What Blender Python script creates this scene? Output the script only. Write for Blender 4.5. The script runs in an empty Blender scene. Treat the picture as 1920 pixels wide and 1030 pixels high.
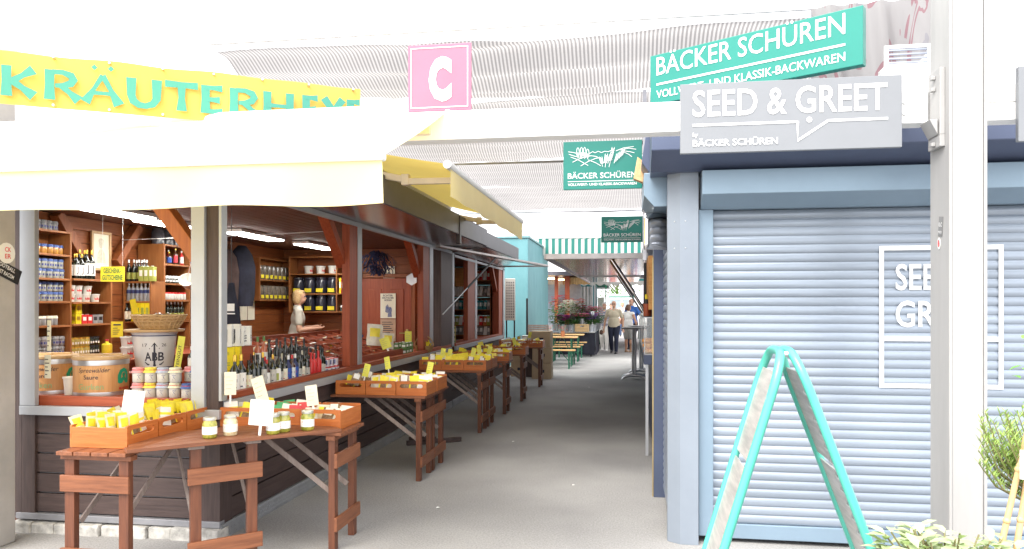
import bpy, bmesh, math, random
from mathutils import Vector, Matrix
R = random.Random(7)
rad = math.radians
sc = bpy.context.scene
C = sc.collection

# ------------------------------------------------------------------ camera
cam_d = bpy.data.cameras.new("camera")
cam = bpy.data.objects.new("camera", cam_d)
C.objects.link(cam)
cam_d.sensor_width = 36
cam_d.lens = 26.25
cam_d.shift_y = 0.0297
cam_d.clip_start = 0.05
cam_d.clip_end = 2000
YAW = rad(8.93)
cam.location = (0, 0, 1.6)
cam.rotation_euler = (rad(90), 0, YAW)
sc.camera = cam

# ------------------------------------------------------------------ sky, sun, exposure
SUN_EL, SUN_AZ = rad(52), rad(205)     # azimuth clockwise from +Y: behind the camera, a little to the left
w = bpy.data.worlds.new("World")
sc.world = w
w.use_nodes = True
nt = w.node_tree
nt.nodes.clear()
sky = nt.nodes.new('ShaderNodeTexSky')
sky.sky_type = 'NISHITA'
sky.sun_disc = False
sky.sun_elevation = SUN_EL
sky.sun_rotation = SUN_AZ
sky.air_density = 1.0
sky.dust_density = 4.0
hs = nt.nodes.new('ShaderNodeHueSaturation')
hs.inputs['Saturation'].default_value = 0.12
hs.inputs['Value'].default_value = 1.0
mixc = nt.nodes.new('ShaderNodeMix')
mixc.data_type = 'RGBA'
mixc.inputs[0].default_value = 0.7
mixc.inputs[7].default_value = (13.0, 13.0, 13.2, 1)   # bright even cloud
bg = nt.nodes.new('ShaderNodeBackground')
bg.inputs['Strength'].default_value = 0.1
out = nt.nodes.new('ShaderNodeOutputWorld')
nt.links.new(sky.outputs[0], hs.inputs['Color'])
nt.links.new(hs.outputs[0], mixc.inputs[6])
nt.links.new(mixc.outputs[2], bg.inputs['Color'])
nt.links.new(bg.outputs[0], out.inputs['Surface'])

sun_d = bpy.data.lights.new("sun", 'SUN')
sun_d.energy = 2.2
sun_d.angle = rad(40)
sun_d.color = (1.0, 0.96, 0.9)
sun = bpy.data.objects.new("sun", sun_d)
C.objects.link(sun)
_sd = Vector((math.sin(SUN_AZ) * math.cos(SUN_EL), math.cos(SUN_AZ) * math.cos(SUN_EL), math.sin(SUN_EL)))
sun.rotation_euler = _sd.to_track_quat('Z', 'Y').to_euler()

sc.view_settings.view_transform = 'Standard'
sc.view_settings.look = 'None'
sc.view_settings.gamma = 1
sc.view_settings.exposure = 1.5
sc.render.engine = 'CYCLES'
sc.cycles.use_denoising = True
sc.cycles.max_bounces = 8
sc.cycles.diffuse_bounces = 4
sc.cycles.transparent_max_bounces = 12
sc.cycles.caustics_reflective = False
sc.cycles.caustics_refractive = False


# ------------------------------------------------------------------ helpers
class MB:
    """collects shapes and links them as one mesh object"""

    def __init__(s):
        s.v, s.f, s.m = [], [], []

    def add(s, vs, fs, mi=0, M=None):
        b = len(s.v)
        s.v += [tuple(M @ Vector(p)) if M else tuple(p) for p in vs]
        for i, f in enumerate(fs):
            s.f.append([b + k for k in f])
            s.m.append(mi[i] if isinstance(mi, (list, tuple)) else mi)
        return s

    def box(s, x0, x1, y0, y1, z0, z1, mi=0, M=None):
        vs = [(x, y, z) for z in (z0, z1) for y in (y0, y1) for x in (x0, x1)]
        fs = [(0, 2, 3, 1), (4, 5, 7, 6), (0, 1, 5, 4), (2, 6, 7, 3), (0, 4, 6, 2), (1, 3, 7, 5)]
        return s.add(vs, fs, mi, M)

    def bar(s, p, q, w, h, mi=0, up=(0, 0, 1)):
        p, q = Vector(p), Vector(q)
        d = (q - p).normalized()
        u = Vector(up)
        if abs(d.dot(u)) > .99:
            u = Vector((0, 1, 0))
        a = d.cross(u).normalized() * w / 2
        b = a.cross(d).normalized() * h / 2
        vs = [c + sa * a + sb * b for c in (p, q) for sa, sb in ((-1, -1), (1, -1), (1, 1), (-1, 1))]
        return s.add(vs, [(3, 2, 1, 0), (4, 5, 6, 7), (0, 1, 5, 4), (1, 2, 6, 5), (2, 3, 7, 6), (3, 0, 4, 7)], mi)

    def tube(s, pts, r, n=8, mi=0, cap=True):
        pts = [Vector(p) for p in pts]
        rs = r if isinstance(r, (list, tuple)) else [r] * len(pts)
        vs, fs = [], []
        a = None
        for i, p in enumerate(pts):
            d = (pts[min(i + 1, len(pts) - 1)] - pts[max(i - 1, 0)])
            d = d.normalized() if d.length > 1e-9 else Vector((0, 0, 1))
            if a is None:
                rr = Vector((0.123, 0.345, 0.93)).normalized()
                rr = rr if abs(d.dot(rr)) < .9 else Vector((1, 0, 0))
                a = d.cross(rr).normalized()
            else:
                a = (a - d * a.dot(d)).normalized()
            b = d.cross(a)
            for k in range(n):
                t = 2 * math.pi * k / n
                vs.append(p + (a * math.cos(t) + b * math.sin(t)) * rs[i])
        for i in range(len(pts) - 1):
            for k in range(n):
                fs.append((i * n + k, i * n + (k + 1) % n, (i + 1) * n + (k + 1) % n, (i + 1) * n + k))
        if cap:
            fs.append(tuple(range(n))[::-1])
            fs.append(tuple((len(pts) - 1) * n + k for k in range(n)))
        return s.add(vs, fs, mi)

    def lathe(s, prof, n=16, c=(0, 0, 0), mi=0, cap=True, wob=0.0):
        vs, fs, ms = [], [], []
        for j, (r, z) in enumerate(prof):
            for k in range(n):
                t = 2 * math.pi * (k + .5) / n
                q = r * (1 + (wob * (1 if k % 2 else -1)))
                vs.append((c[0] + q * math.cos(t), c[1] + q * math.sin(t), c[2] + z))
        for j in range(len(prof) - 1):
            for k in range(n):
                fs.append((j * n + k, j * n + (k + 1) % n, (j + 1) * n + (k + 1) % n, (j + 1) * n + k))
                ms.append(mi[j] if isinstance(mi, (list, tuple)) else mi)
        if cap:
            fs.append(tuple(range(n))[::-1])
            ms.append(mi[0] if isinstance(mi, (list, tuple)) else mi)
            fs.append(tuple((len(prof) - 1) * n + k for k in range(n)))
            ms.append(mi[-1] if isinstance(mi, (list, tuple)) else mi)
        return s.add(vs, fs, ms)

    def ball(s, c, r, nu=12, nv=8, mi=0, M=None):
        r = (r, r, r) if not isinstance(r, (tuple, list)) else r
        vs, fs = [], []
        for j in range(nv + 1):
            a = math.pi * j / nv
            for k in range(nu):
                t = 2 * math.pi * k / nu
                q = Vector((r[0] * math.sin(a) * math.cos(t), r[1] * math.sin(a) * math.sin(t), r[2] * math.cos(a)))
                if M:
                    q = M @ q
                vs.append(Vector(c) + q)
        for j in range(nv):
            for k in range(nu):
                fs.append((j * nu + k, (j + 1) * nu + k, (j + 1) * nu + (k + 1) % nu, j * nu + (k + 1) % nu))
        return s.add(vs, fs, mi)

    def cap(s, p, q, r0, r1, mi=0, n=12):
        p, q = Vector(p), Vector(q)
        s.ball(p, r0, n, 8, mi)
        s.ball(q, r1, n, 8, mi)
        return s.tube([p, q], [r0, r1], n, mi)

    def quad(s, a, b, c, d, mi=0):
        return s.add([a, b, c, d], [(0, 1, 2, 3)], mi)

    def prism(s, pts, axis, t0, t1, mi=0):
        """pts: 2D outline; axis 'x': pts are (y,z), 'y': (x,z), 'z': (x,y)"""
        f = {'x': lambda a, b, t: (t, a, b), 'y': lambda a, b, t: (a, t, b), 'z': lambda a, b, t: (a, b, t)}[axis]
        n = len(pts)
        vs = [f(a, b, t0) for a, b in pts] + [f(a, b, t1) for a, b in pts]
        fs = [tuple(range(n)), tuple(range(2 * n - 1, n - 1, -1))]
        fs += [(k, n + k, n + (k + 1) % n, (k + 1) % n) for k in range(n)]
        return s.add(vs, fs, mi)

    def build(s, name, mats, parent=None, smooth=0, bevel=0, loc=None, fix=True):
        me = bpy.data.meshes.new(name)
        me.from_pydata(s.v, [], s.f)
        if not isinstance(mats, (list, tuple)):
            mats = [mats]
        for m in mats:
            me.materials.append(m)
        me.polygons.foreach_set('material_index', s.m)
        if fix:
            bm = bmesh.new()
            bm.from_mesh(me)
            bmesh.ops.recalc_face_normals(bm, faces=bm.faces)
            bm.to_mesh(me)
            bm.free()
        if smooth:
            me.shade_smooth()
            me.set_sharp_from_angle(angle=rad(smooth))
        o = bpy.data.objects.new(name, me)
        C.objects.link(o)
        if parent:
            o.parent = parent
        if loc:
            o.location = loc
        if bevel:
            b = o.modifiers.new('bevel', 'BEVEL')
            b.width = bevel
            b.segments = 2
            b.limit_method = 'ANGLE'
            b.angle_limit = rad(40)
        return o


def tag(o, label=None, cat=None, group=None, kind=None):
    if label:
        o['label'] = label
    if cat:
        o['category'] = cat
    if group:
        o['group'] = group
    if kind:
        o['kind'] = kind
    return o


def thing(name, label, cat, loc=(0, 0, 0), rz=0, group=None):
    o = bpy.data.objects.new(name, None)
    o.empty_display_size = .1
    C.objects.link(o)
    o.location = loc
    o.rotation_euler = (0, 0, rz)
    return tag(o, label, cat, group)


def cp(root, loc=None, rz=None, label=None, group=None, scale=None, rot=None):
    r = root.copy()
    C.objects.link(r)
    if loc is not None:
        r.location = loc
    if rz is not None:
        r.rotation_euler = (0, 0, rz)
    if rot is not None:
        r.rotation_euler = rot
    if scale is not None:
        r.scale = (scale, scale, scale) if not isinstance(scale, (tuple, list)) else scale
    if label:
        r['label'] = label
    if group:
        r['group'] = group
    for ch in list(root.children):
        c = ch.copy()
        C.objects.link(c)
        c.parent = r
        for g in ch.children:
            d = g.copy()
            C.objects.link(d)
            d.parent = c
    return r


ORD = ['first', 'second', 'third', 'fourth', 'fifth', 'sixth', 'seventh', 'eighth', 'ninth', 'tenth', 'eleventh', 'twelfth',
       'thirteenth', 'fourteenth', 'fifteenth', 'sixteenth', 'seventeenth', 'eighteenth', 'nineteenth', 'twentieth']


class Protos:
    """first call places the prototype itself, later calls copy it"""

    def __init__(s, maker):
        s.maker, s.p = maker, None

    def put(s, loc, rz=0, label=None, group=None, scale=None, rot=None):
        if s.p is None:
            s.p = s.maker()
            o = s.p
            o.location = loc
            o.rotation_euler = rot if rot is not None else (0, 0, rz)
            if scale is not None:
                o.scale = (scale, scale, scale) if not isinstance(scale, (tuple, list)) else scale
            tag(o, label, None, group)
            return o
        return cp(s.p, loc, rz if rot is None else None, label, group, scale if scale is not None else 1, rot)


# ------------------------------------------------------------------ materials
MATS = {}


def mat(name, col, rough=.6, metal=0.0, var=.12, scale=6, bump=0.0, stretch=(1, 1, 1), col2=None, emit=0, transl=0, tcol=None,
        coat=0, detail=6, alpha=1, spec=.5, lo=.35, hi=.65):
    if name in MATS:
        return MATS[name]
    m = bpy.data.materials.new(name)
    m.use_nodes = True
    t = m.node_tree
    N, L = t.nodes, t.links
    p = N['Principled BSDF']
    p.inputs['Roughness'].default_value = rough
    p.inputs['Metallic'].default_value = metal
    p.inputs['Specular IOR Level'].default_value = spec
    p.inputs['Coat Weight'].default_value = coat
    tc = N.new('ShaderNodeTexCoord')
    oi = N.new('ShaderNodeObjectInfo')
    ml = N.new('ShaderNodeMath')
    ml.operation = 'MULTIPLY'
    ml.inputs[1].default_value = 13.7
    L.new(oi.outputs['Random'], ml.inputs[0])
    ad = N.new('ShaderNodeVectorMath')
    ad.operation = 'ADD'
    L.new(tc.outputs['Object'], ad.inputs[0])
    L.new(ml.outputs[0], ad.inputs[1])
    mp = N.new('ShaderNodeMapping')
    mp.inputs['Scale'].default_value = stretch
    L.new(ad.outputs[0], mp.inputs['Vector'])
    nz = N.new('ShaderNodeTexNoise')
    nz.inputs['Scale'].default_value = scale
    nz.inputs['Detail'].default_value = detail
    nz.inputs['Roughness'].default_value = .65
    L.new(mp.outputs[0], nz.inputs['Vector'])
    rp = N.new('ShaderNodeValToRGB')
    c = Vector(col[:3])
    c1 = Vector(col2) if col2 else c * (1 + var)
    c0 = c if col2 else c * (1 - var)
    rp.color_ramp.elements[0].position = lo
    rp.color_ramp.elements[1].position = hi
    rp.color_ramp.elements[0].color = (*c0, 1)
    rp.color_ramp.elements[1].color = (*[min(1, x) for x in c1], 1)
    L.new(nz.outputs['Fac'], rp.inputs[0])
    L.new(rp.outputs[0], p.inputs['Base Color'])
    if bump:
        b = N.new('ShaderNodeBump')
        b.inputs['Strength'].default_value = bump
        b.inputs['Distance'].default_value = .02
        L.new(nz.outputs['Fac'], b.inputs['Height'])
        L.new(b.outputs[0], p.inputs['Normal'])
    if emit:
        L.new(rp.outputs[0], p.inputs['Emission Color'])
        p.inputs['Emission Strength'].default_value = emit
    if transl:
        tr = N.new('ShaderNodeBsdfTranslucent')
        tr.inputs['Color'].default_value = (*(tcol or col), 1)
        mx = N.new('ShaderNodeMixShader')
        mx.inputs[0].default_value = transl
        L.new(p.outputs[0], mx.inputs[1])
        L.new(tr.outputs[0], mx.inputs[2])
        L.new(mx.outputs[0], N['Material Output'].inputs['Surface'])
    if alpha < 1:
        p.inputs['Alpha'].default_value = alpha
    MATS[name] = m
    return m


def wood(name, c0, c1, axis, rough=.5, scale=3, bump=.15, coat=0):
    st = {'x': (1, 14, 14), 'y': (14, 1, 14), 'z': (14, 14, 1)}[axis]
    return mat(name + '_' + axis, c0, rough, col2=c1, stretch=st, scale=scale, bump=bump, detail=8, coat=coat, lo=.3, hi=.72)


# ------------------------------------------------------------------ flat art: lettering and drawings on a plane or a cylinder
class Art:
    def __init__(s):
        s.g = []

    def poly(s, pts):
        s.g.append((list(pts), [tuple(range(len(pts)))]))

    def rect(s, x0, x1, z0, z1):
        s.poly([(x0, z0), (x1, z0), (x1, z1), (x0, z1)])

    def frame(s, x0, x1, z0, z1, w):
        s.rect(x0, x1, z0, z0 + w)
        s.rect(x0, x1, z1 - w, z1)
        s.rect(x0, x0 + w, z0 + w, z1 - w)
        s.rect(x1 - w, x1, z0 + w, z1 - w)

    def ribbon(s, pts, w):
        ws = w if isinstance(w, (list, tuple)) else [w] * len(pts)
        P = [Vector((a, b)) for a, b in pts]
        vs = []
        for i, p in enumerate(P):
            d = P[min(i + 1, len(P) - 1)] - P[max(i - 1, 0)]
            d = d.normalized() if d.length > 1e-9 else Vector((1, 0))
            n = Vector((-d.y, d.x)) * ws[i] / 2
            vs += [tuple(p - n), tuple(p + n)]
        s.g.append((vs, [(2 * i, 2 * i + 2, 2 * i + 3, 2 * i + 1) for i in range(len(P) - 1)]))

    def disc(s, x, z, r, n=16, rz=None):
        s.poly([(x + r * math.cos(2 * math.pi * k / n), z + (rz or r) * math.sin(2 * math.pi * k / n)) for k in range(n)])

    def text(s, body, x0, z0, w, cap, bold=0, slant=0, rot=False, sub=0):
        """baseline starts at (x0,z0); the line is w wide (None: natural), capitals are cap high"""
        vs, fs, wid, ch = _glyphs(body, bold)
        k = cap / ch
        kx = w / wid if w else k
        r = []
        for x, y in vs:
            a, b = x * kx + slant * y * k, y * k
            r.append((x0 - b, z0 + a) if rot else (x0 + a, z0 + b))
        s.g.append((r, fs))

    def build(s, name, m, parent=None, f=None, step=.0002, y=-.003, label=None):
        mb = MB()
        for i, (vs, fs) in enumerate(s.g):
            o = y - step * i
            mb.add([(f(a, b, -o) if f else (a, o, b)) for a, b in vs], fs)
        ob = mb.build(name, m, parent, fix=False)
        if label:
            ob['label'] = label
        return ob


_gl = {}


def _glyphs(body, bold):
    key = (body, bold)
    if key in _gl:
        return _gl[key]

    def mesh(b):
        cu = bpy.data.curves.new('t', 'FONT')
        cu.body = b
        cu.size = 1
        cu.offset = bold
        cu.resolution_u = 3
        cu.fill_mode = 'FRONT'
        ob = bpy.data.objects.new('t', cu)
        C.objects.link(ob)
        dg = bpy.context.evaluated_depsgraph_get()
        me = bpy.data.meshes.new_from_object(ob.evaluated_get(dg))
        v = [(q.co.x, q.co.y) for q in me.vertices]
        f = [tuple(p.vertices) for p in me.polygons]
        bpy.data.objects.remove(ob)
        bpy.data.curves.remove(cu)
        bpy.data.meshes.remove(me)
        return v, f
    v, f = mesh(body)
    h, _ = mesh('H')
    ch = max(b for a, b in h)
    x0 = min(a for a, b in v)
    v = [(a - x0, b) for a, b in v]
    _gl[key] = (v, f, max(a for a, b in v), ch)
    return _gl[key]


def cyl(r0, r1=None, h=1.0, turn=0.0):
    """maps flat art (x along the surface, z up, offset o outwards) on a cylinder or cone facing -Y"""
    def f(x, z, o):
        r = r0 + ((r1 - r0) * z / h if r1 is not None else 0)
        a = x / r0 + turn
        return ((r + o) * math.sin(a), -(r + o) * math.cos(a), z)
    return f


def plate(name, outer, holes, axis, t0, t1, m, parent=None, bevel=0):
    """flat plate with holes; outlines are 2D, thickness along axis"""
    bm = bmesh.new()
    ed = []
    for ring in [outer] + holes:
        vs = [bm.verts.new((a, b, 0)) for a, b in ring]
        ed += [bm.edges.new((vs[i], vs[(i + 1) % len(vs)])) for i in range(len(vs))]
    bmesh.ops.triangle_fill(bm, use_beauty=True, use_dissolve=False, edges=ed)
    r = bmesh.ops.extrude_face_region(bm, geom=list(bm.faces))
    for e in r['geom']:
        if isinstance(e, bmesh.types.BMVert):
            e.co.z = 1
    f = {'x': lambda a, b, t: (t, a, b), 'y': lambda a, b, t: (a, t, b), 'z': lambda a, b, t: (a, b, t)}[axis]
    for v in bm.verts:
        v.co = f(v.co.x, v.co.y, t0 + (t1 - t0) * v.co.z)
    bmesh.ops.recalc_face_normals(bm, faces=bm.faces)
    me = bpy.data.meshes.new(name)
    bm.to_mesh(me)
    bm.free()
    me.materials.append(m)
    o = bpy.data.objects.new(name, me)
    C.objects.link(o)
    o.parent = parent
    if bevel:
        b = o.modifiers.new('bevel', 'BEVEL')
        b.width = bevel
        b.limit_method = 'ANGLE'
        b.angle_limit = rad(50)
    return o


def stadium(x0, x1, z0, z1, n=5):
    r = (z1 - z0) / 2
    zc = (z0 + z1) / 2
    return [(x1 - r + r * math.sin(math.pi * k / n), zc - r * math.cos(math.pi * k / n)) for k in range(n + 1)] + \
           [(x0 + r - r * math.sin(math.pi * k / n), zc + r * math.cos(math.pi * k / n)) for k in range(n + 1)]


# colours of the place
M_asph = mat('asphalt', (.285, .282, .28), .92, col2=(.425, .42, .416), scale=260, bump=.25, detail=3, lo=.3, hi=.7)
M_white = mat('white_paint', (.82, .82, .81), .45, var=.04, scale=3)
M_brown = {a: wood('dark_stain', (.045, .028, .026), (.092, .06, .054), a, .55) for a in 'xyz'}
M_red = {a: wood('red_wood', (.25, .045, .016), (.40, .088, .032), a, .5) for a in 'xyz'}
M_oran = {a: wood('orange_wood', (.42, .11, .024), (.58, .19, .046), a, .45) for a in 'xyz'}
M_table = {a: wood('table_wood', (.14, .046, .020), (.29, .105, .045), a, .5) for a in 'xyz'}
M_leg = {a: wood('leg_wood', (.085, .027, .013), (.18, .06, .027), a, .5) for a in 'xyz'}
M_pine = {a: wood('pine', (.50, .31, .14), (.68, .47, .25), a, .5) for a in 'xyz'}
M_shelf = {a: wood('shelf_wood', (.25, .085, .022), (.38, .15, .045), a, .5) for a in 'xyz'}
M_alu = mat('aluminium', (.62, .63, .65), .35, .85, var=.06, scale=2)
M_aluw = mat('light_metal_trim', (.46, .48, .51), .45, .35, var=.05, scale=3)
M_chrome = mat('mirror_steel', (.72, .70, .70), .12, 1, var=.08, scale=1.5, bump=.03)
M_black = mat('black_matt', (.018, .018, .02), .5, var=.2)
M_ltext = mat('white_lettering', (.9, .9, .9), .5, var=.02)
M_dtext = mat('dark_lettering', (.03, .03, .05), .5, var=.02)
M_yel = mat('yellow_card', (.80, .66, .03), .6, var=.06)
M_cream = mat('cream_card', (.86, .82, .66), .6, var=.05)
M_paper = mat('white_card', (.88, .88, .86), .6, var=.03)
# ------------------------------------------------------------------ ground
def ground():
    m = M_asph
    t = m.node_tree
    N, L = t.nodes, t.links
    p = N['Principled BSDF']
    old = p.inputs['Base Color'].links[0].from_socket
    tc = N.new('ShaderNodeTexCoord')
    n2 = N.new('ShaderNodeTexNoise')
    n2.inputs['Scale'].default_value = .55
    n2.inputs['Detail'].default_value = 7
    L.new(tc.outputs['Object'], n2.inputs['Vector'])
    r2 = N.new('ShaderNodeValToRGB')
    r2.color_ramp.elements[0].position = .35
    r2.color_ramp.elements[0].color = (.70, .69, .69, 1)
    r2.color_ramp.elements[1].position = .68
    r2.color_ramp.elements[1].color = (1.08, 1.07, 1.05, 1)
    L.new(n2.outputs['Fac'], r2.inputs[0])
    vo = N.new('ShaderNodeTexVoronoi')
    vo.inputs['Scale'].default_value = 22
    L.new(tc.outputs['Object'], vo.inputs['Vector'])
    lt = N.new('ShaderNodeMath')
    lt.operation = 'LESS_THAN'
    lt.inputs[1].default_value = .05
    L.new(vo.outputs['Distance'], lt.inputs[0])
    n3 = N.new('ShaderNodeTexNoise')
    n3.inputs['Scale'].default_value = 3
    L.new(tc.outputs['Object'], n3.inputs['Vector'])
    g3 = N.new('ShaderNodeMath')
    g3.operation = 'GREATER_THAN'
    g3.inputs[1].default_value = .56
    L.new(n3.outputs['Fac'], g3.inputs[0])
    an = N.new('ShaderNodeMath')
    an.operation = 'MULTIPLY'
    L.new(lt.outputs[0], an.inputs[0])
    L.new(g3.outputs[0], an.inputs[1])
    mu = N.new('ShaderNodeMix')
    mu.data_type = 'RGBA'
    mu.blend_type = 'MULTIPLY'
    mu.inputs[0].default_value = 1
    L.new(old, mu.inputs[6])
    L.new(r2.outputs[0], mu.inputs[7])
    m2 = N.new('ShaderNodeMix')
    m2.data_type = 'RGBA'
    L.new(an.outputs[0], m2.inputs[0])
    L.new(mu.outputs[2], m2.inputs[6])
    m2.inputs[7].default_value = (.42, .41, .40, 1)
    n4 = N.new('ShaderNodeTexNoise')
    n4.inputs['Scale'].default_value = 75
    n4.inputs['Detail'].default_value = 3
    n4.inputs['Roughness'].default_value = .8
    L.new(tc.outputs['Object'], n4.inputs['Vector'])
    r4 = N.new('ShaderNodeMapRange')
    r4.inputs[1].default_value = .3
    r4.inputs[2].default_value = .7
    r4.inputs[3].default_value = .66
    r4.inputs[4].default_value = 1.25
    L.new(n4.outputs['Fac'], r4.inputs[0])
    m4 = N.new('ShaderNodeMix')
    m4.data_type = 'RGBA'
    m4.blend_type = 'MULTIPLY'
    m4.inputs[0].default_value = 1
    L.new(m2.outputs[2], m4.inputs[6])
    L.new(r4.outputs[0], m4.inputs[7])
    L.new(m4.outputs[2], p.inputs['Base Color'])
    b = MB()
    b.quad((-300, -300, 0), (300, -300, 0), (300, 600, 0), (-300, 600, 0))
    tag(b.build('ground', m), kind='structure')


ground()

# ------------------------------------------------------------------ steel portal: two posts and a beam
def h_post(x0, x1, y0, y1, z1, label):
    b = MB()
    xm = (x0 + x1) / 2
    b.box(x0, x0 + .02, y0, y1, 0, z1)
    b.box(x1 - .02, x1, y0, y1, 0, z1)
    b.box(x0 + .02, x1 - .02, y0 + .03, y0 + .05, 0, z1)
    o = b.build('steel_post', M_post, bevel=.003)
    return tag(o, label, 'post')


M_post = mat('post_paint', (.34, .335, .33), .5, var=.06, scale=2.5, stretch=(3, 3, .5))
M_postg = mat('post_paint_grey', (.42, .40, .38), .6, var=.1, scale=3, bump=.02)
b = MB()
b.box(1.57, 1.585, 4.0, 4.24, 0, 4.2)
b.box(1.73, 1.745, 4.0, 4.24, 0, 4.2)
b.box(1.586, 1.729, 4.006, 4.03, 0, 4.2)
pr = thing('steel_post', 'white painted steel post standing in front of the grey roller shutter', 'post')
b.build('shaft', M_post, pr, bevel=.004)
b = MB()
b.box(1.545, 1.57, 4.05, 4.2, 2.40, 2.46)
b.box(1.545, 1.57, 4.05, 4.2, 2.46, 2.80)
b.add([(1.54, 4.06, 2.46), (1.54, 4.19, 2.46), (1.50, 4.19, 2.54), (1.50, 4.06, 2.54), (1.54, 4.06, 2.54), (1.54, 4.19, 2.54)],
      [(0, 1, 2, 3), (0, 3, 4), (1, 5, 2), (0, 4, 5, 1), (3, 2, 5, 4)])
for z in (2.42, 2.70, 2.76):
    b.box(1.525, 1.5445, 4.10, 4.13, z - .01, z + .01)
b.build('bracket', M_post, pr, bevel=.003)
b = MB()
b.box(1.563, 1.5695, 4.03, 4.19, 2.5, 2.52)
# small worn stickers on the post
def sticker(name, label, pos, size, bgcol, art, rx=0, axis='y', tilt=0):
    o = thing(name, label, 'sticker', pos)
    q = MB()
    if axis == 'disc':
        q.prism([(size[0] / 2 * math.cos(a * .3927), size[1] / 2 * math.sin(a * .3927)) for a in range(16)], 'y', -.0015, 0)
    else:
        q.box(-size[0] / 2, size[0] / 2, -.0015, 0, -size[1] / 2, size[1] / 2)
    q.build('backing', bgcol, o)
    if art:
        art.build('lettering', art.m, o, y=-.0025)
    o.rotation_euler = (0, tilt, rx)
    return o


a = Art(); a.m = M_ltext
a.text('ILC', -.02, .0, .04, .02)
a.text('MISS', -.02, -.035, .04, .012)
sticker('sticker', 'faded black and white rhombus sticker on the white steel post', (1.5685, 4.10, 2.0), (.05, .10), mat('faded_black', (.2, .2, .2), .6), a, rx=rad(-90), tilt=rad(8))
a = Art(); a.m = mat('sticker_red', (.7, .1, .1), .5)
a.disc(0, 0, .012, rz=.02)
sticker('sticker', 'tiny white oval sticker with a red dot under the rhombus sticker', (1.5685, 4.12, 1.915), (.035, .06), M_paper, a, rx=rad(-90), axis='disc')

b = MB()
b.box(-4.38, -4.10, 4.18, 4.47, 0, 4.2)
pl = thing('concrete_pillar', 'grey beige pillar at the corner of the herb stall with stickers', 'pillar')
b.build('shaft', M_postg, pl, bevel=.01)
b = MB()
b.box(-4.39, -4.09, 4.17, 4.48, 3.0, 4.3)
b.build('upper_casing', mat('pillar_casing', (.6, .6, .6), .5), pl, bevel=.005)
a = Art(); a.m = M_ltext
a.text('FOOTBALL', -.075, .012, .15, .026, .01)
a.text('AGAINST RACISM', -.12, -.032, .2, .026, .01)
sticker('sticker', 'tilted black sticker with white lettering on the grey pillar', (-4.098, 4.38, 1.83), (.26, .10), M_black, a, rx=rad(90), tilt=rad(22))
a = Art(); a.m = mat('sticker_red', (.7, .1, .1), .5)
a.text('CK', -.015, .01, .05, .03, .02)
a.text('ER', -.015, -.035, .05, .03, .02)
sticker('sticker', 'round white sticker with red letters on the grey pillar', (-4.0975, 4.39, 1.945), (.14, .14), M_paper, a, rx=rad(90), axis='disc')

b = MB()
b.box(-4.1, 1.54, 4.18, 4.30, 2.55, 2.715)
be = thing('steel_beam', 'long white steel beam spanning the alley entrance between both posts', 'beam')
b.build('girder', M_white, be, bevel=.004)
b = MB()
for x in (-.55, .9, 1.42):
    for z in (2.60, 2.66):
        b.tube([(x, 4.172, z), (x, 4.18, z)], .008, 8)
b.build('bolt', M_alu, be)
b = MB()
b.box(1.747, 3.2, 4.18, 4.30, 2.55, 2.64)
b.box(1.747, 3.2, 4.185, 4.30, 2.645, 2.74)
tag(b.build('steel_beam', M_white, bevel=.004), 'short white double beam running on behind the white steel post', 'beam')

# ------------------------------------------------------------------ shade sails over the alley
def sail_mat():
    m = bpy.data.materials.new('mesh_fabric_gap_light')
    m.use_nodes = True
    t = m.node_tree
    N, L = t.nodes, t.links
    p = N['Principled BSDF']
    p.inputs['Roughness'].default_value = .8
    tc = N.new('ShaderNodeTexCoord')
    sp = N.new('ShaderNodeSeparateXYZ')
    L.new(tc.outputs['Object'], sp.inputs[0])
    m1 = N.new('ShaderNodeMath'); m1.operation = 'MULTIPLY'; m1.inputs[1].default_value = 1 / .030
    L.new(sp.outputs['X'], m1.inputs[0])
    m2 = N.new('ShaderNodeMath'); m2.operation = 'FRACT'
    L.new(m1.outputs[0], m2.inputs[0])
    m3 = N.new('ShaderNodeMath'); m3.operation = 'GREATER_THAN'; m3.inputs[1].default_value = .5
    L.new(m2.outputs[0], m3.inputs[0])
    mx = N.new('ShaderNodeMix'); mx.data_type = 'RGBA'
    L.new(m3.outputs[0], mx.inputs[0])
    mx.inputs[6].default_value = (.44, .425, .42, 1)  # paler stripe: daylight through the mesh gaps, put into the colour
    mx.inputs[7].default_value = (.25, .24, .24, 1)
    nz = N.new('ShaderNodeTexNoise'); nz.inputs['Scale'].default_value = 1.3; nz.inputs['Detail'].default_value = 5
    L.new(tc.outputs['Object'], nz.inputs['Vector'])
    mr = N.new('ShaderNodeMapRange'); mr.inputs[3].default_value = .8; mr.inputs[4].default_value = 1.1
    L.new(nz.outputs['Fac'], mr.inputs[0])
    mu = N.new('ShaderNodeMix'); mu.data_type = 'RGBA'; mu.blend_type = 'MULTIPLY'; mu.inputs[0].default_value = 1
    L.new(mx.outputs[2], mu.inputs[6]); L.new(mr.outputs[0], mu.inputs[7])
    L.new(mu.outputs[2], p.inputs['Base Color'])
    tr = N.new('ShaderNodeBsdfTranslucent')
    L.new(mu.outputs[2], tr.inputs['Color'])
    ms = N.new('ShaderNodeMixShader'); ms.inputs[0].default_value = .6
    L.new(p.outputs[0], ms.inputs[1]); L.new(tr.outputs[0], ms.inputs[2])
    L.new(ms.outputs[0], N['Material Output'].inputs['Surface'])
    return m


M_sail = sail_mat()


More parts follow.
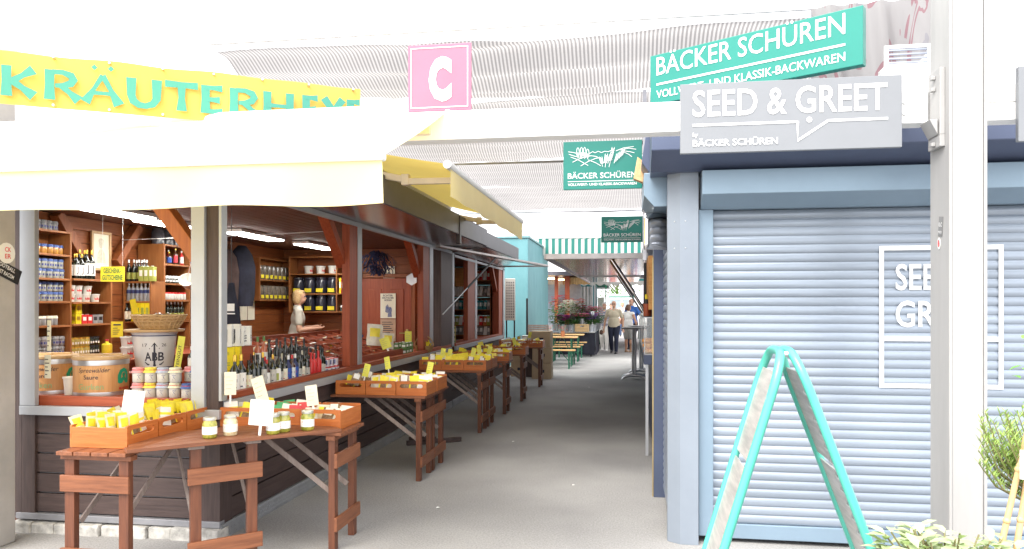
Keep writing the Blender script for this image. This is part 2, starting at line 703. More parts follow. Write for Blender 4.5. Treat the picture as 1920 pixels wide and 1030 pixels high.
def sail(x0, x1, y0, y1, z, label, seed, folds, amp=.09, sagz=.16):
    r = random.Random(seed)
    nx, ny = 60, max(24, int((y1 - y0) / .03))
    ph = [r.uniform(0, 6) for _ in range(8)]
    vs, fs = [], []
    for j in range(ny + 1):
        t = j / ny
        for i in range(nx + 1):
            u = i / nx
            xx = x0 + (x1 - x0) * u
            wob = .04 * math.sin(xx * 2.1 + ph[0]) + .025 * math.sin(xx * 5.3 + ph[1])
            edge = (1 - t) ** 6 * .0 + t ** 6 * (.04 * math.sin(xx * 7 + ph[2]) + .03 * math.sin(xx * 17 + ph[3]))
            yy = y0 + (y1 - y0) * t + edge
            k = abs(math.sin(math.pi * (folds * t + wob * 2)))
            zz = z - amp * (1 - k) ** .7 * (.7 + .3 * math.sin(xx * 1.7 + ph[4])) - sagz * math.sin(math.pi * t) * (.7 + .3 * math.sin(math.pi * u))
            vs.append((xx, yy, zz))
    for j in range(ny):
        for i in range(nx):
            a = j * (nx + 1) + i
            fs.append((a, a + 1, a + nx + 2, a + nx + 1))
    mb = MB()
    mb.add(vs, fs)
    return tag(mb.build('shade_sail', M_sail, smooth=80), label, 'shade sail', 'shade sails over the alley')


sail(-3.2, 2.0, 5.42, 6.86, 3.62, 'first striped mesh shade sail behind the letter sign, with open front corner', 1, 4)
sail(-3.2, 2.0, 6.98, 9.85, 3.60, 'second striped mesh shade sail, partly hidden behind the white beam', 2, 7)
sail(-3.2, 1.6, 10.1, 12.1, 3.58, 'third striped mesh shade sail, just past the first cross bar', 3, 5, .05, .06)
sail(-3.2, 1.6, 12.2, 15.2, 3.58, 'fourth striped mesh shade sail, farthest down the alley', 4, 7, .05, .06)
sail(-2.6, 2.4, 23.0, 35.0, 3.15, 'unseen shade sail added to darken the far stalls beyond the striped awning', 5, 14, .05, .06)  # added out of view to keep daylight off the far alley
for y, lab in ((9.97, 'pale steel cross bar between second and third shade sail'), (15.4, 'pale steel cross bar at the far end of the shade sails')):
    b = MB()
    b.box(-3.6, 2.4, y - .07, y + .07, 3.52, 3.66)
    tag(b.build('cross_bar', mat('bar_paint', (.72, .72, .76), .5), bevel=.006), lab, 'bar')
b = MB()
b.tube([(-3.3, 6.92, 3.63), (2.2, 6.92, 3.63)], .018)
tag(b.build('support_rail', M_white, smooth=60), 'thin white rail between the first two shade sails', 'rail')
b = MB()
b.tube([(-3.25, 5.40, 3.64), (2.05, 5.40, 3.64)], .012)
tag(b.build('support_cable', M_white, smooth=60), 'white edge cable along the front of the first shade sail', 'cable')
b = MB()
b.tube([(-1.6 + i * .3, 15.9, 3.62 - .05 * math.sin(i / 8 * 3.1)) for i in range(9)], .008, 6)
tag(b.build('sagging_cable', M_black), 'thin dark cable sagging below the far cross bar', 'cable')

# printed see-through tarpaulin hanging at the corner by the post
def tarp():
    m = bpy.data.materials.new('printed_tarpaulin')
    m.use_nodes = True
    t = m.node_tree; N, L = t.nodes, t.links
    p = N['Principled BSDF']; p.inputs['Roughness'].default_value = .35
    tc = N.new('ShaderNodeTexCoord')
    mp = N.new('ShaderNodeMapping'); mp.inputs['Scale'].default_value = (5.5, 1, 1.6)
    L.new(tc.outputs['Object'], mp.inputs[0])
    nz = N.new('ShaderNodeTexNoise'); nz.inputs['Scale'].default_value = 1.1; nz.inputs['Detail'].default_value = 3; nz.inputs['Distortion'].default_value = 1.0
    L.new(mp.outputs[0], nz.inputs[0])
    rp = N.new('ShaderNodeValToRGB'); rp.color_ramp.interpolation = 'CONSTANT'
    e = rp.color_ramp.elements
    e[0].position = 0; e[0].color = (.30, .29, .31, 1)
    e[1].position = .40; e[1].color = (.36, .345, .345, 1)
    for pos, c in ((.55, (.30, .17, .19, 1)), (.61, (.36, .345, .345, 1)), (.68, (.22, .25, .33, 1))):
        q = e.new(pos); q.color = c
    L.new(nz.outputs[0], rp.inputs[0])
    L.new(rp.outputs[0], p.inputs['Base Color'])
    tr = N.new('ShaderNodeBsdfTranslucent'); L.new(rp.outputs[0], tr.inputs[0])
    ms = N.new('ShaderNodeMixShader'); ms.inputs[0].default_value = .5
    L.new(p.outputs[0], ms.inputs[1]); L.new(tr.outputs[0], ms.inputs[2])
    L.new(ms.outputs[0], N['Material Output'].inputs['Surface'])
    mb = MB()
    vs, fs = [], []
    nx, nz_ = 40, 22
    for j in range(nz_ + 1):
        v = j / nz_
        for i in range(nx + 1):
            u = i / nx
            zb = 2.86 + .62 * max(0, (u - .45) / .55)
            z = zb + (3.52 - zb + .03 * u) * v
            xx = 1.16 + .93 * u
            vs.append((xx, 5.06 + .035 * math.sin(xx * 23) * (1.2 - v) + .02 * math.sin(xx * 41 + v * 3), z))
    for j in range(nz_):
        for i in range(nx):
            a = j * (nx + 1) + i
            fs.append((a, a + 1, a + nx + 2, a + nx + 1))
    mb.add(vs, fs)
    o = thing('tarpaulin', 'hanging printed tarpaulin with red and blue picture beside the white post', 'tarpaulin')
    mb.build('sheet', m, o, smooth=80)
    q = MB()
    for i in range(5):
        u = .5 + i * .115
        q.tube([(1.16 + .93 * u, 5.05, 2.885 + .62 * (u - .45) / .55), (1.16 + .93 * u, 5.035, 2.885 + .62 * (u - .45) / .55)], .014, 10)
    q.build('eyelet_rim', M_aluw, o)


tarp()
# ------------------------------------------------------------------ herb stall (timber kiosk) : shell
M_plank = {a: wood('plank_wall', (.20, .056, .014), (.34, .105, .03), a, .55) for a in 'xyz'}
M_ceil = wood('ceiling_wood', (.095, .034, .018), (.165, .06, .03), 'y', .6)
M_fascia = mat('fascia_paint', (.10, .095, .115), .5, var=.1, scale=3)
M_soffit = mat('soffit_steel', (.55, .55, .58), .22, 1, var=.08, scale=1.5, stretch=(1, .3, 1), bump=.05)
M_chk = mat('chequer_plate', (.52, .54, .57), .4, .8, var=.08)
M_stone = mat('whitewashed_stone', (.30, .29, .27), .9, col2=(.62, .60, .56), scale=14, bump=.6)

st = thing('market_stall', 'brown timber herb stall with open counter windows under yellow awnings', 'stall')


def boards(axis, c, t, a0, a1, z0, z1, n, m, name, parent, gap=.006):
    """horizontal boards: axis 'x' runs along X at Y=c..c+t, 'y' along Y at X=c..c+t"""
    mb = MB()
    h = (z1 - z0) / n
    for i in range(n):
        q = R.uniform(-.0012, .0012)
        if axis == 'x':
            mb.box(a0, a1, c + q, c + t, z0 + i * h + gap / 2, z0 + (i + 1) * h - gap / 2)
        else:
            mb.box(c, c + t + q, a0, a1, z0 + i * h + gap / 2, z0 + (i + 1) * h - gap / 2)
    return mb.build(name, m, parent, bevel=.003)


def part(name, mats, parent, *boxes, bevel=.003, smooth=0):
    mb = MB()
    for bx in boxes:
        mb.box(*bx)
    return mb.build(name, mats, parent, bevel=bevel, smooth=smooth)


# base
boards('x', 4.715, .03, -4.16, -2.90, .13, .83, 5, M_brown['x'], 'base_panel', st, .012)
M_groove = mat('groove_light', (.30, .29, .30), .6)
part('panel_backing', M_groove, st, (-5.5, -2.78, 4.747, 4.76, .08, .83), bevel=0)
part('base_post', M_brown['z'], st, (-4.27, -4.16, 4.70, 4.78, .10, .83))
part('base_post', M_brown['z'], st, (-2.90, -2.745, 4.70, 4.86, .10, .82))
part('end_panel', M_brown['x'], st, (-5.55, -4.272, 4.72, 4.78, .1, .83))
part('bottom_rail', mat('zinc_strip', (.30, .30, .32), .5, .5), st, (-4.3, -2.74, 4.685, 4.75, .085, .128))
mb = MB()
for i in range(9):
    x = -4.33 + i * .178
    mb.box(x, x + .174, 4.66 + R.uniform(-.02, .01), 4.8, -.02, .08 + R.uniform(-.012, .004))
mb.build('foundation_stone', M_stone, st, bevel=.012)
boards('y', -2.79, .03, 4.862, 11.38, .10, .87, 5, M_brown['y'], 'base_panel', st, .012)
part('panel_backing', M_groove, st, (-2.82, -2.80, 4.862, 11.3, .08, .87), bevel=0)
mb = MB()
mb.box(-2.757, -2.735, 4.70, 11.38, 0.0, .105)
for i in range(0, 300):
    y = 4.72 + i * .0222
    for k in range(3):
        z = .018 + k * .033 + (.008 if i % 2 else 0)
        s = 1 if (i + k) % 2 else -1
        mb.bar((-2.7345, y - .007, z - s * .006), (-2.7345, y + .007, z + s * .006), .004, .003, 0, up=(1, 0, 0))
mb.build('chequer_plate_strip', M_chk, st)
# sills, ledges
part('window_sill', M_aluw, st, (-4.26, -2.735, 4.67, 4.72, .825, .888))
part('window_sill', M_aluw, st, (-2.76, -2.715, 4.76, 11.3, .875, .942))
part('sill_board', M_red['x'], st, (-5.4, -2.90, 4.722, 4.76, .89, .955))
part('sill_board', M_red['y'], st, (-2.79, -2.73, 4.87, 11.3, .944, .988))
part('counter_ledge', M_red['y'], st, (-5.4, -2.80, 4.765, 5.35, .90, .93), (-3.25, -2.80, 5.355, 11.3, .90, .93))
part('ledge_shelf', M_table['y'], st, (-3.25, -3.2, 5.355, 11.2, .1, .895), bevel=0)
# posts and window frames
part('corner_post', M_brown['z'], st, (-2.845, -2.757, 4.70, 4.78, .825, 2.46))
part('window_frame', M_aluw, st, (-4.26, -4.14, 4.675, 4.715, .89, 2.46))
part('window_frame', M_aluw, st, (-2.945, -2.847, 4.675, 4.715, .89, 2.46))
part('window_frame', M_aluw, st, (-2.756, -2.735, 4.70, 4.775, .945, 2.46))
part('dark_post', M_brown['z'], st, (-4.40, -4.262, 4.70, 4.78, .1, 2.46))
for ya, yb, yc in ((6.99, 7.31, 7.48), (9.68, 10.1, 10.33)):
    part('timber_post', M_red['z'], st, (-2.83, -2.75, ya + .10, yb, .99, 2.46))
    part('window_frame', M_aluw, st, (-2.775, -2.742, yb + .002, yc - .06, .945, 2.46))
part('dark_post', M_brown['z'], st, (-2.90, -2.742, 10.72, 11.4, .1, 2.46))
mb = MB()
mb.bar((-2.99, 4.86, 1.93), (-3.42, 4.86, 2.48), .1, .11, 0, up=(0, 1, 0))
mb.build('knee_brace', M_oran['z'], st, bevel=.004)
for ya in (7.1, 9.8):
    mb = MB()
    mb.bar((-2.85, ya + .06, 2.0), (-2.85, ya - .42, 2.47), .09, .1, 0, up=(1, 0, 0))
    mb.build('knee_brace', M_red['z'], st, bevel=.004)
mb = MB()
mb.bar((-2.85, 10.12, 2.1), (-2.85, 10.5, 2.47), .08, .09, 0, up=(1, 0, 0))
mb.build('knee_brace', M_aluw, st, bevel=.004)
# window heads and soffit
part('window_head', M_aluw, st, (-2.775, -2.738, 4.80, 11.4, 2.40, 2.445))
part('head_beam', M_red['x'], st, (-5.4, -2.80, 4.72, 4.82, 2.462, 2.56))
mb = MB()
mb.add([(-2.742, 4.5, 2.447), (-2.2, 4.5, 2.528), (-2.2, 9.53, 2.528), (-2.742, 9.53, 2.447)], [(0, 1, 2, 3)])
mb.add([(-2.742, 9.55, 2.447), (-2.2, 9.55, 2.528), (-2.2, 11.42, 2.528), (-2.742, 11.42, 2.447)], [(0, 1, 2, 3)])
mb.build('soffit', M_soffit, st)
part('fascia', M_fascia, st, (-2.22, -2.19, 4.5, 9.53, 2.52, 2.78), (-5.6, -2.19, 4.47, 4.498, 2.52, 2.78), bevel=.006)
part('fascia', M_fascia, st, (-2.22, -2.185, 9.56, 11.43, 2.515, 2.775), bevel=.006)
part('joint_cover', mat('fascia_dark', (.06, .055, .08), .5), st, (-2.23, -2.178, 9.50, 9.585, 2.40, 2.76))
part('roof', mat('roof_felt', (.10, .10, .11), .8), st, (-5.65, -2.222, 4.5, 11.43, 2.60, 2.74))
# interior
part('floor', M_table['y'], st, (-5.5, -2.82, 4.78, 11.4, .02, .15), bevel=0)
mb = MB()
for i in range(23):
    x = -5.5 + i * .118
    mb.box(x, x + .114, 4.83, 11.38, 2.485, 2.51)
mb.build('ceiling_plank', M_ceil, st, bevel=.003)
boards('y', -5.56, .04, 4.78, 11.4, .15, 2.49, 18, M_plank['y'], 'wall_plank', st, .004)
boards('x', 11.36, .04, -5.52, -2.90, .15, 2.49, 18, M_plank['x'], 'wall_plank', st, .004)
part('outer_wall', M_brown['y'], st, (-5.62, -5.57, 4.75, 11.45, .02, 2.6), (-5.565, -2.905, 11.405, 11.44, .02, 2.58), bevel=0)
# inner corner braces of the roof frame
for p, q in (((-5.45, 6.78, 2.02), (-5.45, 6.42, 2.48)), ((-5.45, 7.25, 2.05), (-5.45, 7.62, 2.48))):
    mb = MB()
    mb.bar(p, q, .09, .1, 0, up=(1, 0, 0))
    mb.build('knee_brace', M_plank['z'], st, bevel=.004)
mb = MB()
mb.bar((-4.2, 11.3, 2.05), (-4.6, 11.3, 2.47), .08, .09, 0, up=(0, 1, 0))
mb.build('knee_brace', M_plank['z'], st, bevel=.004)
# back door
dr = part('door', M_red['z'], st, (-4.20, -3.38, 11.325, 11.358, .16, 2.02), bevel=.004)
part('panel', M_red['z'], dr, (-4.08, -3.86, 11.31, 11.322, .3, 1.85), (-3.72, -3.50, 11.31, 11.322, .3, 1.85), bevel=.006)
mb = MB()
mb.box(-3.46, -3.42, 11.30, 11.322, 1.05, 1.22)
mb.tube([(-3.44, 11.30, 1.16), (-3.44, 11.26, 1.16), (-3.55, 11.26, 1.16)], .011, 8)
mb.build('handle', mat('brass', (.55, .40, .15), .35, .9), dr, smooth=40)
part('door_frame', M_plank['z'], st, (-4.27, -4.205, 11.31, 11.358, .16, 2.09), (-3.375, -3.31, 11.31, 11.358, .16, 2.09), (-4.204, -3.376, 11.31, 11.358, 2.03, 2.09))

# ceiling strip lamps
M_lamp = mat('lamp_diffuser', (1, .97, .92), .5, var=.01, emit=11)


def mk_lamp():
    o = thing('ceiling_lamp', '', 'ceiling lamp')
    mb = MB()
    mb.box(-.12, .12, -.55, .55, .02, .06)
    mb.build('housing', M_white, o, bevel=.004)
    mb = MB()
    mb.box(-.105, .105, -.535, .535, .006, .018)
    mb.build('diffuser', M_lamp, o)
    return o


PL = Protos(mk_lamp)
for (x, y, lab) in ((-4.62, 6.05, 'lit white strip lamp on the stall ceiling, just behind the front window'),
                    (-4.75, 7.25, 'lit white strip lamp half hidden behind the orange corner brace'),
                    (-4.52, 8.55, 'lit white strip lamp over the oil bottles in the side window'),
                    (-4.45, 10.2, 'lit white strip lamp above the seller with white shirt')):
    PL.put((x, y, 2.42), 0, lab, 'strip lamps on the stall ceiling')

# ------------------------------------------------------------------ second timber kiosk behind it
s2 = thing('market_stall', 'second brown timber kiosk with book and bag shelves behind the herb stall', 'stall')
boards('y', -2.79, .03, 11.46, 16.3, .10, .87, 5, M_brown['y'], 'base_panel', s2, .012)
part('panel_backing', M_groove, s2, (-2.82, -2.80, 11.5, 16.3, .08, .87), bevel=0)
part('plinth', M_chk, s2, (-2.757, -2.735, 11.46, 16.3, 0, .1))
part('window_sill', M_aluw, s2, (-2.76, -2.715, 11.6, 16.0, .875, .942))
part('sill_board', M_red['y'], s2, (-2.79, -2.73, 11.62, 15.9, .944, .988))
part('counter_ledge', M_red['y'], s2, (-3.25, -2.80, 11.6, 16.2, .90, .93))
part('window_frame', M_aluw, s2, (-2.775, -2.742, 11.44, 11.56, .945, 2.42))
part('window_frame', M_aluw, s2, (-2.775, -2.742, 13.2, 13.36, .945, 2.42))
part('timber_post', M_red['z'], s2, (-2.83, -2.75, 12.6, 13.19, .99, 2.42))
part('timber_post', M_red['z'], s2, (-2.90, -2.76, 15.75, 16.35, .1, 2.42))
part('window_frame', M_aluw, s2, (-2.758, -2.738, 16.2, 16.36, .1, 2.42))
part('window_head', M_aluw, s2, (-2.775, -2.738, 11.6, 16.36, 2.36, 2.40))
mb = MB()
mb.bar((-2.84, 15.75, 1.9), (-2.84, 15.2, 2.42), .08, .09, 0, up=(1, 0, 0))
mb.build('knee_brace', M_red['z'], s2, bevel=.004)
mb = MB()
mb.add([(-2.742, 11.46, 2.42), (-2.26, 11.46, 2.525), (-2.26, 15.1, 2.545), (-2.742, 15.1, 2.42)], [(0, 1, 2, 3)])
mb.add([(-2.742, 15.1, 2.42), (-2.26, 15.1, 2.545), (-2.742, 16.4, 2.42)], [(0, 1, 2)])
mb.build('soffit', M_soffit, s2)
mb = MB()
mb.box(-2.27, -2.235, 11.44, 15.1, 2.52, 2.76)
mb.build('fascia', M_fascia, s2, bevel=.006)
part('roof', mat('roof_felt', (.10, .10, .11), .8), s2, (-5.4, -2.272, 11.45, 15.1, 2.60, 2.74), (-5.4, -2.74, 15.1, 16.4, 2.5, 2.6))
part('floor', M_table['y'], s2, (-4.1, -2.82, 11.45, 16.3, .02, .15), bevel=0)
boards('y', -4.16, .04, 11.46, 16.3, .15, 2.44, 17, M_plank['y'], 'wall_plank', s2, .004)
boards('x', 16.22, .04, -4.12, -2.90, .15, 2.44, 17, M_plank['x'], 'wall_plank', s2, .004)
part('ceiling', M_ceil, s2, (-4.12, -2.80, 11.46, 16.25, 2.44, 2.48), bevel=0)
mb = MB()
mb.box(-3.62, -3.28, 14.98, 15.0, 1.98, 2.36)
tag(mb.build('honey_board', wood('honey_wood', (.62, .28, .08), (.8, .42, .14), 'x', .5), bevel=.003), 'honey coloured wooden panel hanging inside the second kiosk window', 'panel')
# warm lantern
o = thing('lantern', 'small glowing orange lantern behind the dark post of the herb stall', 'lantern', (-3.02, 10.95, 1.78))
mb = MB(); mb.box(-.09, .09, -.02, .02, -.035, .035)
mb.build('shade', mat('lantern_glow', (1, .33, .08), .5, var=.1, emit=5), o, bevel=.01)
mb = MB(); mb.box(-.1, .1, -.03, .03, .037, .05); mb.tube([(0, 0, .05), (0, 0, .64)], .004, 6)
mb.build('cord', M_black, o)

# ------------------------------------------------------------------ awnings
M_awn = mat('yellow_awning_cloth', (.93, .86, .52), .75, var=.04, scale=2, transl=.35, tcol=(.95, .68, .10))
M_awnd = mat('yellow_valance_cloth', (.93, .74, .20), .75, var=.04, scale=2, transl=.5, tcol=(.98, .76, .2))
M_beige = mat('beige_lacquer', (.72, .62, .48), .45, var=.05)


def cloth_grid(P, nu, nv, wob):
    vs, fs = [], []
    for j in range(nv + 1):
        for i in range(nu + 1):
            p = Vector(P(i / nu, j / nv))
            vs.append(p + Vector(wob(i / nu, j / nv)))
    for j in range(nv):
        for i in range(nu):
            a = j * (nu + 1) + i
            fs.append((a, a + 1, a + nu + 2, a + nu + 1))
    return vs, fs


aw = thing('awning', 'wide pale yellow awning with deep front valance over the corner tables', 'awning')
mb = MB()
XA, XB = -4.05, -1.05
vs, fs = cloth_grid(lambda u, v: (XA + (XB - XA) * u, 4.26 - 1.16 * v, 2.735 - .49 * v), 30, 12,
                    lambda u, v: (0, 0, -.012 * math.sin(math.pi * v) + .003 * math.sin(u * 40)))
mb.add(vs, fs)
mb.build('canopy_cloth', M_awn, aw, smooth=60)
mb = MB()
vs, fs = cloth_grid(lambda u, v: (XA + (XB - XA) * u, 3.085 - .0 * v, 2.225 - .185 * v), 60, 5,
                    lambda u, v: (0, -.012 * v * math.sin(u * 26) * (.4 + u) + .03 * v * u, .006 * math.sin(u * 19) * v))
mb.add(vs, fs)
mb.build('valance', M_awn, aw, smooth=60)
mb = MB()
mb.box(XA, XB + .01, 3.07, 3.12, 2.222, 2.262)
mb.build('front_rail', M_white, aw, bevel=.01)
mb = MB()
mb.tube([(XA, 4.3, 2.74), (XB + .0, 4.3, 2.74)], .055, 16)
mb.build('roller', M_white, aw, smooth=40)
mb = MB()
mb.prism([(4.36, 2.60), (4.20, 2.60), (4.18, 2.70), (4.22, 2.80), (4.38, 2.80)], 'x', XB, XB + .03)
mb.build('end_cap', M_white, aw, bevel=.006)
for xs in (-1.25, -3.6):
    mb = MB()
    mb.bar((xs, 4.22, 2.62), (xs - .52, 3.72, 2.46), .05, .05)
    mb.bar((xs - .52, 3.72, 2.44), (xs + .06, 3.13, 2.245), .045, .045)
    mb.tube([(xs - .52, 3.72, 2.40), (xs - .52, 3.72, 2.50)], .035, 12)
    mb.box(xs - .05, xs + .12, 4.16, 4.24, 2.58, 2.66)
    mb.build('folding_arm', M_beige, aw, bevel=.006)

aw = thing('awning', 'smaller yellow awning along the alley side of the herb stall', 'awning')
mb = MB()
vs, fs = cloth_grid(lambda u, v: (-2.55 + 1.06 * v, 6.1 + 4.2 * u, 3.0 - .22 * v), 24, 10,
                    lambda u, v: (0, 0, -.015 * math.sin(math.pi * v)))
mb.add(vs, fs)
mb.build('canopy_cloth', M_awnd, aw, smooth=60)
mb = MB()
vs, fs = cloth_grid(lambda u, v: (-1.475 + .0 * v, 6.08 + 4.24 * u, 2.74 - .235 * v), 50, 5,
                    lambda u, v: (.012 * v * math.sin(u * 31), 0, -.006 * math.sin(u * 23) * v))
mb.add(vs, fs)
mb.build('valance', M_awn, aw, smooth=60)
mb = MB()
mb.tube([(-1.49, 6.02, 2.765), (-1.49, 10.34, 2.765)], .035, 12)
mb.build('front_rail', M_white, aw, smooth=40)
mb = MB()
mb.tube([(-2.56, 6.0, 3.0), (-2.56, 10.4, 3.0)], .06, 12)
mb.build('roller', M_white, aw, smooth=40)
for ys in (6.55, 9.9):
    mb = MB()
    mb.bar((-2.5, ys, 2.84), (-2.02, ys + .0, 2.74), .05, .06)
    mb.bar((-2.0, ys, 2.72), (-1.52, ys - .1, 2.70), .045, .055)
    mb.box(-2.04, -1.97, ys - .035, ys + .035, 2.685, 2.785)
    mb.build('folding_arm', M_beige, aw, bevel=.005)

# open flap rail with gas strut on the second kiosk
o = thing('flap_rail', 'pale metal flap rail propped out from the kiosk window by a thin strut', 'rail')
mb = MB()
mb.bar((-2.72, 10.40, 2.445), (-1.64, 15.0, 2.385), .10, .035)
mb.bar((-1.64, 15.0, 2.385), (-2.72, 15.3, 2.40), .05, .03)
mb.build('frame_bar', mat('cream_metal', (.62, .56, .54), .4, .3), o, bevel=.004)
mb = MB()
mb.tube([(-2.68, 10.55, 1.46), (-2.45, 11.2, 1.86)], .009, 8)
mb.build('strut_rod', M_alu, o, smooth=40)
mb = MB()
mb.tube([(-2.45, 11.2, 1.86), (-2.22, 12.4, 2.40)], .017, 8)
mb.build('strut_tube', M_black, o, smooth=40)

# ------------------------------------------------------------------ yellow name banner above the awning
M_ban = mat('banner_yellow', (.78, .50, .10), .5, var=.04, scale=2, transl=.25, tcol=(.8, .6, .15))
M_teal = mat('banner_teal', (.05, .27, .20), .5, var=.03)
bn = thing('banner', 'long yellow banner with turquoise flared capital letters above the pale awning', 'banner', (-3.56, 3.664, 2.735), math.atan2(1.04, 1.73))
LB = 2.095
mb = MB()
vs, fs = cloth_grid(lambda u, v: (LB * u, 0, .30 * v), 40, 6, lambda u, v: (0, .006 * math.sin(u * 17) + .008 * math.sin(u * 7 + v), .004 * math.sin(u * 25) * (v > .9)))
mb.add(vs, fs)
q = [(a, b_ + .004, c) for a, b_, c in vs]
mb.add(q, [f[::-1] for f in fs])
mb.build('sheet', M_ban, bn, smooth=60, fix=False)
mb = MB()
for i in range(8):
    for z in (.012, .288):
        mb.tube([(.05 + i * .285, -.022, z), (.05 + i * .285, .012, z)], .007, 8)
mb.build('eyelet_rim', M_alu, bn)


def flare(a, p, q, w0, w1=None, wm=None):
    """flared stroke, wide at the ends and slimmer in the middle"""
    w1 = w0 if w1 is None else w1
    wm = min(w0, w1) * .8 if wm is None else wm
    a.ribbon([p, ((p[0] + q[0]) / 2, (p[1] + q[1]) / 2), q], [w0, wm, w1])


def glyph(a, ch, x0, x1, z0, h):
    W = x1 - x0
    s = .046
    X = lambda u: x0 + u * W
    Z = lambda v: z0 + v * h
    if ch in 'KREH':
        flare(a, (X(0) + s / 2, Z(0)), (X(0) + s / 2, Z(1)), s * 1.25, s * 1.1, s)
    if ch == 'K':
        flare(a, (X(.3), Z(.5)), (X(.92), Z(.93)), s * .8, s * 1.25)
        flare(a, (X(.28), Z(.52)), (X(.93), Z(.06)), s * .9, s * 1.35)
    if ch == 'R':
        a.ribbon([(X(.2), Z(.93)), (X(.5), Z(.94)), (X(.74), Z(.85)), (X(.8), Z(.72)), (X(.72), Z(.58)), (X(.5), Z(.5)), (X(.28), Z(.48))], [s * .6, s * .65, s * .9, s * 1.0, s * .9, s * .65, s * .5])
        flare(a, (X(.45), Z(.5)), (X(.95), Z(.04)), s * .8, s * 1.3)
    if ch == 'A':
        flare(a, (X(.5), Z(.97)), (X(.08), Z(.02)), s * .6, s * 1.2)
        flare(a, (X(.5), Z(.97)), (X(.90), Z(.0)), s * .7, s * 1.35)
        flare(a, (X(.28), Z(.36)), (X(.75), Z(.36)), s * .55)
        for u in (.3, .7):
            a.poly([(X(u) - .017, Z(1.22)), (X(u), Z(1.22) - .017), (X(u) + .017, Z(1.22)), (X(u), Z(1.22) + .017)])
    if ch == 'U':
        a.ribbon([(X(.14), Z(1)), (X(.14), Z(.4)), (X(.2), Z(.2)), (X(.36), Z(.08)), (X(.55), Z(.06)), (X(.75), Z(.14)), (X(.86), Z(.32)), (X(.87), Z(1))],
                 [s * 1.2, s, s, s * .85, s * .75, s * .9, s, s * 1.25])
    if ch == 'T':
        flare(a, (X(0), Z(.92)), (X(1), Z(.92)), s * .95, None, s * .75)
        flare(a, (X(.5), Z(.9)), (X(.5), Z(0)), s, s * 1.3)
    if ch == 'E':
        for v in (.08, .5, .92):
            flare(a, (X(.2), Z(v)), (X(.97 if v != .5 else .85), Z(v)), s * .6, s * .95, s * .62)
    if ch == 'H':
        flare(a, (X(1) - s / 2, Z(0)), (X(1) - s / 2, Z(1)), s * 1.25, s * 1.1, s)
        flare(a, (X(.1), Z(.5)), (X(.9), Z(.5)), s * .6)
    if ch == 'X':
        flare(a, (X(.08), Z(.97)), (X(.92), Z(.03)), s * 1.1, s * 1.35)
        flare(a, (X(.92), Z(.97)), (X(.08), Z(.03)), s * 1.1, s * .9)


a = Art()
for ch, x0, x1 in zip('KRAUTERHEXE', (.063, .275, .462, .695, .905, 1.11, 1.275, 1.475, 1.715, 1.84, 2.0),
                      (.232, .455, .678, .885, 1.09, 1.235, 1.455, 1.66, 1.815, 1.985, 2.088)):
    glyph(a, ch, x0 + .022 * (1 - x0 / 2.1), x1 + .022 * (1 - x1 / 2.1), .042, .172)
a.build('lettering', M_teal, bn, y=-.018, step=.0003)

# ------------------------------------------------------------------ square letter sign on the beam
o = thing('square_sign', 'square pink red sign with a white letter standing on the beam', 'sign', (-1.27, 4.19, 2.72))
mb = MB(); mb.box(0, .375, 0, .012, 0, .385)
mb.build('panel', mat('sign_pink', (.37, .12, .19), .4, var=.03), o, bevel=.002)
a = Art(); a.frame(.018, .357, .018, .367, .005)
a.build('border_line', M_ltext, o)
a = Art(); a.text('C', .125, .075, .135, .235, .06)
a.build('lettering', M_ltext, o)

# ------------------------------------------------------------------ grey sign on the beam
o = thing('shop_sign', 'wide light grey sign with white capitals and speech bubble line above the shutter', 'sign', (.273, 4.14, 2.42))
mb = MB(); mb.box(0, 1.125, 0, .03, 0, .375)
mb.build('panel', mat('sign_grey', (.195, .205, .222), .4, var=.02), o, bevel=.002)
a = Art()
a.text('SEED & GREET', .066, .198, .985, .138, .012)
a.build('lettering', M_ltext, o)
a = Art()
a.ribbon([(.064, .150), (.60, .150), (.607, .150), (.607, .05), (.76, .150), (1.055, .150)], .013)
a.disc(.665, .158, .014)
a.text('by', .066, .088, .026, .022, .01)
a.text('BÄCKER SCHÜREN', .066, .036, .44, .034, .012)
a.build('emblem', M_ltext, o, step=.0004)
o2 = thing('shop_sign', 'plain grey sign end beyond the white post at the beam', 'sign', (1.95, 4.14, 2.43))
mb = MB(); mb.box(0, 1.1, 0, .03, 0, .38)
mb.build('panel', mat('sign_grey', (.195, .205, .222), .4), o2, bevel=.002)

# ------------------------------------------------------------------ green bakery signs
M_green = mat('sign_green', (.010, .205, .165), .4, var=.03)
bz = math.atan2(-.70, 1.16)
o = thing('light_box_sign', 'large slanted green bakery sign rising behind the grey sign', 'sign', (.14, 5.16, 2.955), bz)
mb = MB(); mb.box(0, 1.355, 0, .06, 0, .335)
mb.build('panel', M_green, o, bevel=.004)
a = Art()
a.text('BÄCKER SCHÜREN', .05, .195, 1.21, .118, .004)
a.rect(.05, 1.26, .126, .139)
a.text('VOLLWERT- UND KLASSIK-BACKWAREN', .05, .04, 1.21, .05, .006)
a.build('lettering', M_ltext, o)


